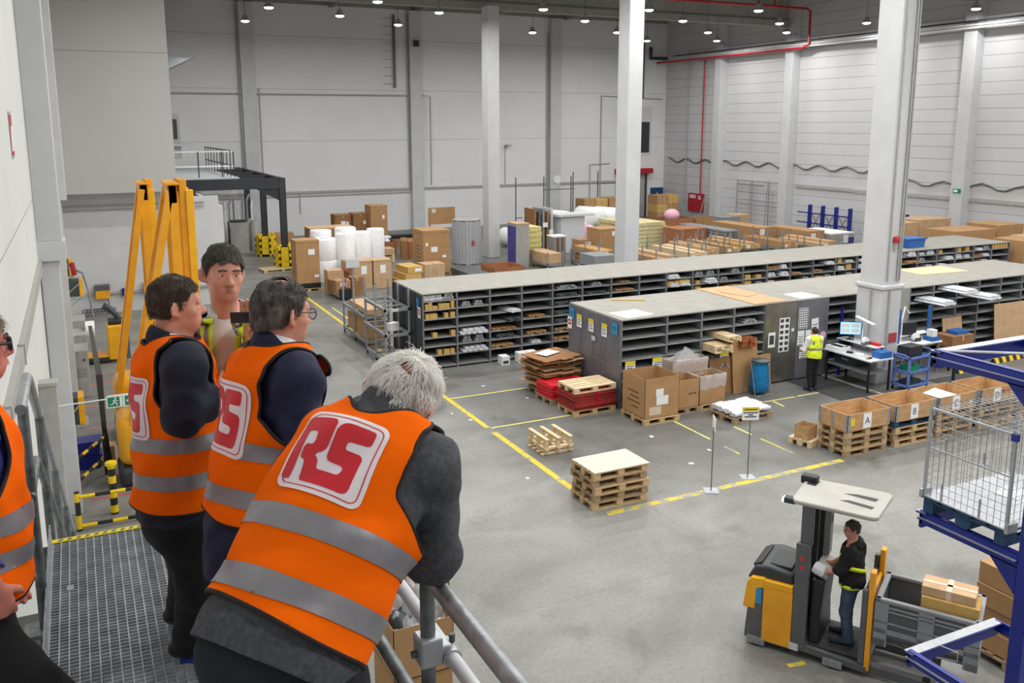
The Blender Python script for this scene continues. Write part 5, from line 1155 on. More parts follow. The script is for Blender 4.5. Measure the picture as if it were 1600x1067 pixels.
MB().box((.3,0,.1),(.85,.75,1.15)).build('body', pick('yellow_steel'), t, bevel=.05); MB().prism([(.62,.1),(.9,.1),(.9,.85),(.72,.95),(.66,.7)], -.02, .1, 'xz').build('side_panel', pick('truck_grey'), t); MB().box((-.35,.05,.06),(.35,.7,.2)).build('platform', pick('truck_dark'), t, bevel=.02); MB().box((-.34,.03,.2),(.3,.72,.25)).build('step_edge', pick('yellow_steel'), t)
MB().tube([(.6,.4,1.15),(.62,.4,1.35),(.42,.42,1.6),(.3,.45,1.68),(.26,.4,1.6)], [.08,.08,.1,.12,.06], 8).build('tiller', pick('truck_dark'), t, smooth=60); MB().box((.35,.1,1.15),(.95,.65,1.28)).build('console', pick('black_plastic'), t, bevel=.03)
# chargers and cabinets along the left wall
for k, (y, lb) in enumerate(((29.0,'farthest'),(26.9,'middle'),(24.95,'nearest'))):
    t = thing('charger_cabinet', 'light grey perforated cabinet by the left wall, %s of three' % lb, 'cabinet', (-.62, y, 0)); MB().box((0,0,0),(.56,.95,1.25)).build('housing', pick('cabinet_grey'), t, bevel=.01)
    b = MB()
    for i in range(9):
        for j in range(4): b.box((.06+.05*i,-.004,.55+.06*j),(.085+.05*i,0,.575+.06*j))
    b.build('vent_holes', pick('truck_grey'), t); MB().tube([(.46,-.002,1.0),(.46,-.01,1.0)], .03, 10).build('lock', pick('black_paint'), t)
def charger(label, x, y, z, w, d, h, shelf=True):
    t = thing('battery_charger', label, 'battery charger', (x,y,z)); MB().box((0,0,0),(w,d,h)).build('housing', pick('charger_green'), t, bevel=.012); MB().box((w-.1,-.012,-.01),(w+.01,d,h+.02)).build('front_cover', pick('yellow_steel'), t, bevel=.012)
    if shelf: MB().box((-.05,-.05,-.06),(w+.06,d+.05,-.012)).bar((0,.0,-.06),(w*.9,0,.42),.03).bar((0,.0,-.5),(w*.9,0,-.06),.03).build('wall_bracket', pick('cabinet_grey'), t)
    return t
charger('green and yellow battery charger on a bracket near the exit sign', -.66, 18.6, 1.25, .46, .5, .52); charger('green and yellow charger on the shelf above the grey cabinets, lower one', -.67, 30.5, 1.75, .62, .5, .5); charger('small green charger on the shelf above the grey cabinets, upper one', -.67, 31.6, 2.25, .36, .5, .5)
t = thing('wall_charger', 'orange charger with grey top on the end wall of the bay', 'battery charger', (.36, 36.1, .6)); MB().box((0,0,0),(.5,.25,.32)).build('lower_case', pick('orange_steel'), t, bevel=.01); MB().box((-.02,-.02,.32),(.5,.25,.52)).build('upper_case', pick('truck_grey'), t, bevel=.01); MB().tube([(.4,0,0),(.45,-.1,-.3),(.35,-.1,-.55)], .02, 6).build('cable', pick('black_paint'), t)
t = thing('wall_charger', 'orange charger partly hidden by the masts on the end wall', 'battery charger', (2.05, 36.1, .7)); MB().box((0,0,0),(.5,.25,.4)).build('case', pick('orange_steel'), t, bevel=.01)
solo('wall_dispenser', MB().box((0,0,0),(.28,.2,.3)), pick('blue_steel'), 'dark blue dispenser box on the end wall of the bay', 'dispenser', (1.28, 36.18, .62), bevel=.02)
solo('hose_reel', MB().tube([(-.02,0,0),(.22,0,0)], .24, 18), pick('foam_white'), 'white cable reel beside the grey cabinets', 'reel', (-.05, 27.6, 1.25)); 
t = thing('cable_boom', 'thin black cable arm with red plug above the grey cabinets', 'cable boom', (-.67, 31.0, 0)); MB().tube([(0,0,2.9),(.55,0,2.45),(.65,0,2.4),(.78,-.3,1.8),(.85,-.6,1.0)], .03, 6).build('arm', pick('galv_dark'), t); MB().tube([(.36,0,2.75),(.42,0,2.35)], .08, 8).build('plug', pick('red_paint'), t)
b = MB()
for k in range(9): b.tube([(.1*math.cos(q*PI/4)+.12*k, 0, .07*math.sin(q*PI/4)) for q in range(9)], .016, 5)
solo('chain', b, pick('black_paint'), 'dark chain hanging along the end wall left of the stacker', 'chain', (-.05, 36.2, .15))
t = thing('cable_column', 'bundle of black cables hanging beside the parked trucks', 'cable bundle', (.14, 19.2, 0))
for k in range(4): MB().tube([(.03*k,.02*k,.0),(.02*k-.04,.01,.9),(.03*k-.06,.5,1.9),(-.12+.02*k,7.6,1.5)], .02, 6).build('cable', pick('black_paint'), t)
# striped barriers
def striped(mb_pts, r, n, name, parent, seg=.22):
    p, q = Vector(mb_pts[0]), Vector(mb_pts[1]); L = (q-p).length; d = (q-p).normalized()
    o = MB().tube([p,q], r, n).build(name, pick('black_paint'), parent); x = .04
    while x < L-.05: MB().tube([p+d*x, p+d*min(x+seg/2,L-.02)], r*1.04, n).build('yellow_band', pick('safety_yellow'), o); x += seg
    return o
t = thing('barrier_rail', 'yellow and black striped tube barrier across the bay entrance', 'barrier', (-.42, 16.35, 0))
striped([(0,0,.62),(2.4,0,.62)], .032, 10, 'upper_tube', t, .5); striped([(0,0,.02+.06),(2.4,0,.08)], .032, 10, 'lower_tube', t, .5); striped([(0,0,.0),(0,0,.72)], .045, 10, 'post', t, .5); striped([(2.4,0,.0),(2.4,0,.72)], .045, 10, 'post', t, .5)
t = thing('bollard', 'round yellow and black bollard with cap behind the striped barrier', 'bollard', (.17, 16.85, 0)); striped([(0,0,0),(0,0,.95)], .065, 12, 'tube', t, .28); MB().lathe([(.09,.93),(.105,.95),(.1,1.0),(.05,1.02),(.01,1.02)], n=14).build('cap', pick('safety_yellow'), t)
t = thing('side_barrier', 'striped tubes slanting along the left wall behind the bollard', 'barrier', (-.5, 17.75, 0))
striped([(0,0,.3),(.55,1.2,.35)], .03, 8, 'tube', t, .4); striped([(0,0,.75),(.6,1.2,.8)], .03, 8, 'tube', t, .4); MB().box((-.03,-.03,0),(.03,.03,.85)).build('post', pick('black_paint'), t); MB().box((.57,1.17,0),(.63,1.23,.85)).build('post', pick('black_paint'), t)
for k, z in enumerate((.0,.3)): t = thing('storage_crate', 'blue plastic crate by the left wall, %s of two stacked' % ('lower','upper')[k], 'crate', (-.5, 19.4, z)); MB().prism([(0,0),(.5,0),(.54,.28),(-.04,.28)], 0, .4, 'xz').build('crate', pick('blue_steel'), t); MB().box((-.06,-.02,.25),(.56,.42,.29)).build('rim', pick('blue_steel'), t)
carton('small carton beside the stacked blue crates', (.1, 19.5, 0), (.2,.3,.4), 0, 'cardboard')
# hanging exit sign
t = thing('exit_sign', 'green running-man exit sign on a thin arm from the left wall', 'exit sign', (.19, 15.5, 2.42))
MB().box((-.02,-.006,-.01),(.52,.006,.19)).build('panel', pick('paper'), t); MB().box((0,-.009,.008),(.235,-.006,.172)).box((.265,-.009,.008),(.5,-.006,.172)).build('green_field', pick('sign_green'), t)
b = MB().ball((.12,-.011,.15),(.016,.004,.016),8,6).bar((.12,-.011,.13),(.1,-.011,.085),.006,.028).bar((.1,-.011,.085),(.145,-.011,.06),.006,.018).bar((.145,-.011,.06),(.135,-.011,.025),.006,.014).bar((.1,-.011,.085),(.07,-.011,.05),.006,.018).bar((.07,-.011,.05),(.035,-.011,.045),.006,.014).bar((.12,-.011,.125),(.16,-.011,.1),.006,.012).bar((.118,-.011,.125),(.075,-.011,.11),.006,.012).box((.185,-.012,.012),(.228,-.009,.168))
b.build('running_man', pick('paper'), t); MB().box((.29,-.012,.075),(.4,-.009,.105)).add([(.385,-.012,.03),(.47,-.012,.09),(.385,-.012,.15)],[(0,1,2)]).build('arrow', pick('paper'), t)
MB().tube([(-.83,.0,.13),(.0,0,.15)], .01, 6).tube([(0,0,.195),(.5,0,.2)], .01, 6).build('arm', pick('paper'), t)
# fire sign on the left wall at the picture edge
t = thing('fire_sign', 'red fire sign with white flames on the left wall', 'fire sign', (XW0, 12.86, 6.9))
MB().box((0.001,-.3,-.29),(.006,.3,.29)).build('frame', pick('alu'), t); MB().box((.006,-.26,-.25),(.009,.26,.25)).build('red_field', pick('red_paint'), t)
fl = MB()
for k in range(4): fl.prism([(-.2+.1*k,-.2),(-.13+.1*k,-.2),(-.1+.1*k,-.07),(-.03+.1*k,.07),(.0+.1*k,.01),(.01+.1*k,.12),(-.05+.1*k,.1),(-.13+.1*k,.02),(-.17+.1*k,-.08)], .009, .012, 'yz')
fl.build('flames', pick('paper'), t)
# ================================================================= GRATING PLATFORM, RAILS, RACK, ORDER PICKER
ZP = 4.75
GX0, GX1, GY0, GY1 = -.27, .74, .3, 5.15
t = thing('grating_platform', 'galvanised grating platform the visitors stand on', 'platform', (0,0,ZP))
mat('grating_steel', (172,176,182), .45, .35, var=.12, scale=12)
b = MB(); n = int((GX1-GX0)/.0395)
for i in range(n+1): x = GX0+(GX1-GX0)*i/n; b.box((x-.0027,GY0,-.03),(x+.0027,GY1,0))
ny = int((GY1-GY0)/.0285)
for j in range(ny+1): y = GY0+(GY1-GY0)*j/ny; b.box((GX0,y-.0022,-.02),(GX1,y+.0022,-.0005))
b.build('grating', pick('grating_steel'), t)
MB().box((GX0-.012,3.75,-.06),(GX0-.004,GY1,.11)).build('kick_plate', pick('galv'), t)
MB().box((GX0-.012,GY0,-.16),(GX0-.002,GY1,-.0)).box((GX1,GY0,-.16),(GX1+.01,GY1,.0)).build('edge_angle', pick('galv'), t)
MB().box((GX0,GY1,-.16),(GX1,GY1+.01,.0)).build('front_angle', pick('galv_dark'), t)
nz = MB().box((GX0-.005,GY1-.012,.0),(GX1,GY1+.028,.006)).build('nosing', pick('safety_lime') if 'safety_lime' in MATS else pick('yellow_label'), t, label='yellow-green nosing strip with dark dashes')
b = MB()
for k in range(22): x = GX0+.02+.045*k; b.add([(x,GY1-.005,.0065),(x+.022,GY1-.005,.0065),(x+.036,GY1+.02,.0065),(x+.014,GY1+.02,.0065)], [(0,1,2,3)])
b.build('dark_dashes', pick('truck_grey'), nz)
for y in (4.55,3.62,3.1): MB().box((GX0+.07,y,.0),(GX0+.1,y+.05,.004)).build('clip', pick('alu'), t)
for y in (.6,2.6,4.9): MB().box((GX0,y,-.18),(GX1,y+.06,-.035)).build('bearer', pick('galv_dark'), t)
for x in (GX0+.03,GX1-.09):
    for y in (.62,4.92): MB().box((x,y,-ZP),(x+.06,y+.06,-.18)).build('support_post', pick('galv_dark'), t)
trim(MB().box((XW0, .3, ZP-.35), (GX0-.05, 4.62, ZP-.12)), pick('concrete_grey'))
# hand rail on the hall side
t = thing('guard_rail', 'galvanised tube railing along the open side of the platform', 'railing', (.8, 0, ZP))
g = pick('galv')
MB().tube([(0,.25,1.02),(0,5.1,1.02)], .0245, 14).build('top_rail', g, t, smooth=50); MB().tube([(0,.25,.55),(0,5.1,.55)], .0215, 14).build('knee_rail', pick('galv_dark'), t, smooth=50)
for y in (.55,2.16,3.7,5.05):
    MB().tube([(0,y,-.16),(0,y,1.0)], .0215, 14).build('post', pick('galv_dark'), t, smooth=50)
MB().tube([(.06,.25,.76),(.06,4.6,.76)], .021, 14).build('outer_rail', pick('paper_grey'), t, smooth=50)
c = MB().box((-.034,2.125,.745),(.034,2.195,.83)).box((.03,2.13,.745),(.062,2.19,.8)).build('clamp', pick('alu'), t, bevel=.006)
MB().tube([(.06,2.12,.76),(.06,2.2,.76)], .028, 14).build('collar', pick('alu'), c, smooth=50); MB().tube([(.075,2.165,.785),(.075,2.165,.81)], .009, 6).build('bolt', pick('galv_dark'), c); MB().tube([(-.034,2.16,.78),(-.05,2.16,.78)], .011, 8).build('bolt', pick('galv_dark'), c)
MB().box((.68-.8+.06,.3,.0),(.69-.8+.06,5.1,.1)).build('toe_board', g, t)
# stair rail on the left
t = thing('stair_rail', 'galvanised stair railing descending beside the left wall', 'railing', (-.3, 0, ZP))
sl = -.635
def dn(y0, z0, y): return z0+sl*(y-y0)
MB().tube([(0,4.3,1.02),(0,4.92,1.01),(0,5.02,.97),(0,9.2,dn(5.02,.97,9.2))], .0245, 12).build('top_rail', g, t, smooth=50)
MB().tube([(0,4.36,.58),(0,4.95,.56),(0,5.05,.52),(0,9.2,dn(5.05,.52,9.2))], .0215, 12).build('knee_rail', pick('galv_dark'), t, smooth=50)
for y in (4.42,5.6,6.8,8.0,9.1):
    zt = 1.0 if y < 5 else dn(5.02,.97,y); MB().tube([(.0,y,(-.3 if y < 5 else zt-1.25)),(0,y,zt)], .024, 12).build('post', pick('galv_dark'), t, smooth=50)
MB().bar((0,5.1,-.1),(0,9.4,dn(5.1,-.1,9.4)),.05,.2).build('stringer', pick('galv_dark'), t); MB().box((-.09,4.36,-.12),(.03,4.5,-.1)).build('foot_plate', g, t)
# cartons on the hall floor just below the railing
put_pallet((2.74, 8.55, 0), 0, 'pallet under the two stacked cartons below the railing', 'pallet_old', (.8,.9))
carton('lower carton of the two stacked below the railing', (2.78, 8.6, .146), (.7,.78,.72), 0, 'cardboard', tape=False)
open_carton('open upper carton of dark goods and film below the railing', (2.77, 8.58, .868), (.72,.8,.64), 0, 'cardboard')
solo('dark_goods', MB().ball((0,0,0),(.16,.26,.2),14,10).ball((.14,.16,.04),(.12,.14,.16),12,8), pick('black_plastic'), 'dark bulky item inside the open carton below the railing', 'dark item', (2.96, 8.95, 1.28), smooth=60)
vs = []; fs = []; n = 16
for j in range(n):
    for i in range(n):
        u, v = i/(n-1), j/(n-1); vs.append((2.8+.66*u, 8.62+.72*v, 1.36+.22*v*(.4+u)+.06*math.sin(i*1.1+j*.7)+.05*math.sin(j*1.6-i)+R_.uniform(-.02,.02)))
for j in range(n-1):
    for i in range(n-1): fs.append((j*n+i,j*n+i+1,(j+1)*n+i+1,(j+1)*n+i))
tag(MB().add(vs, fs).build('film_sheet', pick('film'), smooth=70), 'crumpled clear film in the open carton below the railing', 'film')
carton('carton standing behind the film-filled carton below the railing', (3.2, 9.45, 0), (.6,.5,1.75), 0, 'cardboard_dark', tape=False)
solo('yellow_handle', MB().tube([(0,0,0),(0,0,.9),(.12,.0,.98)], .04, 8), pick('safety_yellow'), 'yellow tube end beside the stacked cartons below the railing', 'handle', (2.45, 8.3, .0))
# ---------------------------------------------------------------- blue rack with wire cage
RX, RY0, RY1, RX1 = 6.8, 4.2, 5.25, 8.05
t = thing('storage_rack', 'dark blue steel storage frame with three open levels at the right edge', 'storage rack', (RX, RY0, 0)); B_ = pick('blue_steel')
for x in (-.02, RX1-RX-.08): MB().box((x,-.02,0),(x+.12,.1,6.2)).build('upright', B_, t, bevel=.008)
for z in (2.02,3.44,4.96):
    L = RY1-RY0; W = RX1-RX
    MB().box((-.02,.1,z-.06),(.0,L,z+.06)).box((-.05,.1,z-.015),(.02,L,z)).box((-.02,.1,z+.055),(.03,L,z+.065)).build('side_beam', B_, t)
    MB().box((W-.02,.1,z-.06),(W,L,z+.06)).box((W-.05,.1,z-.015),(W+.02,L,z)).build('side_beam', B_, t)
    MB().box((-.02,L-.03,z-.1),(W,L,z+.04)).box((-.04,L-.08,z+.04),(W,L+.03,z+.05)).build('end_beam', B_, t)
    e = MB().box((-.05,.1,z),(-.018,L,z+.004)).box((-.03,L-.07,z+.051),(W,L+.03,z+.055)).build('worn_edge', pick('alu'), t)
    for x in (-.02,W-.06): MB().prism([(.1,z-.3),(.1,z-.05),(.35,z-.05)], x, x+.04, 'yz').build('gusset', B_, t)
MB().tube([(.02,RY1-RY0-.05,5.02),(W,.15,5.02)], .012, 6).build('tie_rod', pick('paper_grey'), t)
b = MB()
for k in range(6): b.tube([(W-.1+.02*math.cos(q*PI/3)*(1 if k%2 else .3), RY1-RY0-.1-.09*k+.05*math.sin(q*PI/3), 4.98-.05*k+.02*math.cos(q*PI/3)*(.3 if k%2 else 1)) for q in range(7)], .009, 5)
b.build('chain', pick('paper_grey'), t)
MB().tube([(.3,RY1-RY0-.1,2.1),(.35,RY1-RY0-.25,2.1),(.5,RY1-RY0-.15,1.9),(.3,RY1-RY0+.05,1.92)], .006, 5).build('wire_tie', pick('paper_grey'), t)
for z in (2.3,3.7,4.4): MB().tube([(-.03,.04,z),(-.04,.04,z)], .018, 8).build('bolt', pick('alu'), t)
cpal = pallet('blue wooden pallet carrying the wire mesh cage', 'blue_wood', (1.2,.8)); cpal.location = (6.78, 4.42, 3.51)
t = thing('mesh_cage', 'wire mesh cage on a blue pallet in the blue frame', 'mesh cage', (6.78, 4.42, 3.66)); wv = pick('wire')
L, W, Hh = 1.2, .8, .84; r = .0028
def mesh_panel(nm, o, u, v, nu, nv):
    b = MB(); o = Vector(o); u = Vector(u); v = Vector(v)
    for i in range(nu+1): b.tube([o+u*(i/nu), o+u*(i/nu)+v], r, 4, False)
    for j in range(nv+1): b.tube([o+v*(j/nv), o+v*(j/nv)+u], r, 4, False)
    return b.build(nm, wv, t)
mesh_panel('left_mesh', (0,0,0), (0,W,0), (0,0,Hh), 13, 12); mesh_panel('front_mesh', (0,0,0), (L,0,0), (0,0,Hh), 15, 12); mesh_panel('rear_mesh', (0,W,0), (L,0,0), (0,0,Hh), 15, 12); mesh_panel('right_mesh', (L,0,0), (0,W,0), (0,0,Hh), 14, 13); mesh_panel('lid_mesh', (0,0,Hh), (L,0,0), (0,W,0), 18, 11)
for x in (0,L):
    for y in (0,W): MB().box((x-.012,y-.012,0),(x+.012,y+.012,Hh)).build('corner_post', pick('alu'), t)
MB().box((-.015,-.015,Hh-.02),(.015,W+.015,Hh)).build('lid_edge', pick('alu'), t); MB().box((-.01,0,Hh*.55),(.0,W,Hh*.55+.012)).build('latch_bar', pick('alu'), t)
MB().box((-.02,-.02,0),(L+.02,W+.02,.012)).build('base_sheet', pick('alu'), t); MB().box((-.03,-.03,-.02),(.1,-.0,.06)).build('foot_clip', pick('alu'), t); MB().box((-.03,W,-.02),(.1,W+.03,.06)).build('foot_clip', pick('alu'), t)
for y in (.25,.62): MB().tube([(-.012,y,.0),(-.012,y,.18)], .008, 6).build('latch', pick('alu'), t); MB().tube([(-.012,y,.5),(-.012,y,.6)], .01, 6).build('latch', pick('alu'), t)
MB().box((-.02,-.02,Hh-.06),(.02,.03,Hh)).build('corner_cap', pick('blue_steel'), t); 
solo('paper_note', MB().box((0,0,0),(.3,.2,.004)), pick('paper_grey'), 'grey folded note lying on the floor of the wire cage', 'note', (7.4, 4.75, 3.673), .3)
# ---------------------------------------------------------------- order picker truck
O_ = Vector((7.7886, 8.6373, 0)); PR = math.radians(-58.06)
t = thing('order_picker', 'yellow and grey order picker truck with overhead guard', 'order picker', O_, PR)
TG, TD = pick('truck_grey'), pick('truck_dark')
MB().prism([(.02,.06),(.05,.5),(.1,.92),(.3,.95),(.66,.92),(.66,.06)], 0.0, .86, 'xz').build('chassis_rear', TG, t, bevel=.04, segs=3, smooth=40)
MB().prism([(-.005,.52),(.04,.9),(.1,.985),(.28,1.0),(.28,.86),(.2,.84),(.16,.52)], -.012, .45, 'xz').build('rear_cover', pick('yellow_steel'), t, bevel=.02, segs=3, smooth=40)
MB().box((.27,-.014,.1),(.655,.0,.9)).build('side_door', pick('orange_steel'), t, bevel=.006); MB().box((.275,-.018,.9),(.65,.2,.985)).build('door_top', pick('yellow_steel'), t, bevel=.01)
MB().box((.17,-.016,.62),(.25,-.004,.84)).build('blue_tag', pick('blue_label'), t)
h = MB().prism([(.02,.92),(.12,1.12),(.3,1.16),(.64,1.12),(.64,.9)], .05, .84, 'xz').build('hood', TD, t, bevel=.04, segs=3, smooth=40); MB().cbox((.44,.4,1.15),(.3,.5,.04)).build('storage_tray', pick('black_plastic'), h, bevel=.015); MB().cbox((.14,.42,1.12),(.12,.6,.05),0,-.5).build('rear_grip', pick('black_plastic'), h, bevel=.015)
MB().box((.66,-.015,.15),(.84,.07,1.62)).build('front_post', TG, t, bevel=.008)
MB().prism([(.7,1.4),(.72,1.29)], 0, 0) if False else None
for z in (1.42,1.3): MB().tube([(.75,-.015,z),(.75,-.02,z)], .035, 14).build('warning_sticker', pick('print_red'), t)
MB().box((.64,-.02,.1),(.76,-.005,.2)).build('lamp_plate', pick('paper_grey'), t)
MB().box((.7,.02,1.6),(.85,.1,2.16)).build('roof_post', TG, t, bevel=.008); MB().box((.7,.78,.3),(.85,.86,2.16)).build('roof_post', TG, t, bevel=.008)
m = MB().box((.74,.3,.3),(.86,.36,2.05)).box((.74,.6,.3),(.86,.66,2.05)).build('mast_rail', pick('black_paint'), t)
MB().box((.86,.62,1.25),(.95,.8,1.9)).build('control_box', pick('bin_grey'), t, bevel=.01); MB().box((.95,.66,1.7),(.955,.76,1.82)).build('display', pick('black_plastic'), t)
rf = MB().prism([(.6,0),(1.55,-.02),(1.62,.03),(1.66,.84),(1.58,.9),(.62,.88),(.55,.8),(.55,.1)], 2.14, 2.2, 'xy').build('overhead_guard', pick('roof_grey'), t, bevel=.02, segs=3); b = MB()
for y in (.55,): b.prism([(1.1,y),(1.5,y-.06),(1.52,y+.05),(1.25,y+.06)], 2.197, 2.203, 'xy')
b.prism([(1.1,.3),(1.5,.22),(1.52,.3),(1.2,.36)], 2.197, 2.203, 'xy').prism([(.6,.62),(.72,.6),(.74,.8),(.62,.82)], 2.197, 2.203, 'xy'); b.build('guard_slots', pick('black_plastic'), rf)
MB().cbox((.52,.12,2.14),(.16,.12,.08)).build('work_lamp', pick('truck_dark'), t, bevel=.02); MB().box((.425,.07,2.11),(.44,.17,2.16)).build('lamp_glass', pick('lamp_white'), t); MB().box((.5,.7,2.16),(.72,.84,2.28)).build('rear_lamp', pick('black_plastic'), t, bevel=.02)
MB().prism([(.7,.1),(.84,.1),(1.62,.06),(1.62,.16),(.84,.2),(.7,.3)], -.0, .86, 'xz').build('platform', TG, t, bevel=.01); MB().box((.86,.06,.2),(1.52,.82,.215)).build('floor_mat', pick('mat_black'), t)
MB().prism([(.84,.2),(1.0,.2),(.98,.6),(1.02,1.12),(.86,1.12)], .1, .8, 'xz').build('console', pick('black_plastic'), t, bevel=.03); cs = MB().cbox((.95,.45,1.17),(.2,.56,.1),0,.3).build('control_panel', pick('roof_grey'), t, bevel=.03); MB().cbox((.92,.22,1.22),(.16,.2,.1),0,.3).build('white_cover', pick('paper'), cs, bevel=.03)
MB().box((1.5,-.0,.18),(1.57,.09,1.2)).build('side_guard', TG, t, bevel=.01); MB().box((1.5,.77,.18),(1.57,.86,1.35)).build('side_guard', TG, t, bevel=.01); MB().box((1.52,.1,1.05),(1.58,.76,1.2)).build('back_pad', pick('black_plastic'), t, bevel=.02)
MB().box((1.575,.0,.1),(1.64,.14,1.46)).box((1.575,.72,.1),(1.64,.86,1.46)).box((1.575,.1,1.0),(1.62,.76,1.15)).build('lift_mast', pick('orange_steel'), t, bevel=.01)
for y in (.22,.5): MB().box((1.62,y,.44),(2.8,y+.14,.5)).build('fork', pick('galv_dark'), t)
for y in (.05,.7): MB().box((1.6,y,.05),(2.4,y+.12,.16)).build('load_leg', TG, t); MB().tube([(2.3,y+.01,.09),(2.3,y+.11,.09)], .085, 14).build('load_wheel', pick('rubber'), t)
for x, y in ((.2,.0),(1.2,.0)): MB().box((x-.12,-.03,.03),(x+.12,.0,.12)).build('castor_plate', pick('galv'), t); MB().tube([(x,-.02,.06),(x,.05,.06)], .06, 14).build('castor', pick('rubber'), t)
# grey plastic bin on the forks
bn_ = thing('pallet_bin', 'grey plastic pallet bin raised on the order picker forks', 'pallet bin', O_ + Vector((math.cos(PR)*1.66, math.sin(PR)*1.66, .505)), PR); G_ = pick('bin_grey')
L, W, Hh = 1.18, .8, .62
MB().box((.02,.02,.1),(L-.02,.05,Hh)).box((.02,W-.05,.1),(L-.02,W-.02,Hh)).box((.02,.02,.1),(.05,W-.02,Hh)).box((L-.05,.02,.1),(L-.02,W-.02,Hh)).box((.02,.02,.1),(L-.02,W-.02,.13)).build('shell', pick('truck_grey'), bn_)
MB().box((0,0,Hh-.03),(L,.07,Hh+.02)).box((0,W-.07,Hh-.03),(L,W,Hh+.02)).box((0,0,Hh-.03),(.07,W,Hh+.02)).box((L-.07,0,Hh-.03),(L,W,Hh+.02)).build('rim', G_, bn_, bevel=.012)
MB().box((0,-.0,.0),(.16,.03,Hh-.03)).box((L/2-.09,-.0,.0),(L/2+.09,.03,Hh-.03)).box((L-.16,0,0),(L,.03,Hh-.03)).box((0,0,.18),(L,.02,.24)).box((0,0,.32),(L,.015,.34)).box((.16,0,Hh-.09),(L-.16,.02,Hh-.07)).box((.16,0,Hh-.14),(L-.16,.02,Hh-.12)).build('ribs', G_, bn_)
for x in (0,L/2-.07,L-.14): MB().box((x,.0,.0),(x+.14,W,.1)).build('runner', G_, bn_)
M_ = Matrix.Rotation(PR,4,'Z')
def onb(x, y, z): return Vector(bn_.location) + M_ @ Vector((x,y,z))
carton('kraft carton standing in the grey bin under the taped carton', onb(.5,.12,.135), (.64,.36,.42+.2), PR, 'kraft_yellow', tape=False)
c = carton('taped pale carton on top of the kraft carton in the grey bin', onb(.49,.16,.757), (.6,.34,.12), PR, 'cardboard_light', tape=False); MB().box((-.002,.14,.121),(.602,.19,.1225)).box((.27,-.002,.0),(.33,.342,.1225)).build('clear_tape', pick('clear_tape'), c)
carton('small white box on the bottom of the grey bin', onb(.25,.15,.135), (.2,.2,.25), PR, 'foam_white', tape=False)
# stacked cartons behind the bin
for i, nm in enumerate(('lowest','second','third','topmost')):
    c = carton('%s of four brown cartons stacked behind the grey bin' % nm, (10.4, 6.0, .146+.293*i), (.8,1.1,.288), 0, 'cardboard', tape=False); c.location.x += .02*(i%2)
    MB().box((-.003,.0,.275),(0,1.1,.287)).build('pale_edge', pick('cardboard_light'), c)
put_pallet((10.36, 5.95, 0), 0, 'pallet under the four brown cartons behind the grey bin', 'pallet_old', (.9,1.2))
for i in range(3): solo('metal_bracket', MB().box((0,0,0),(.25,.03,.03)).box((0,0,0),(.03,.2,.03)).box((.22,0,0),(.25,.2,.03)), pick('alu'), 'loose metal bracket lying on the floor below the blue frame', 'bracket', (8.9+.14*i, 5.9-.2*i, 0.001), .4*i, 'loose brackets on the floor')
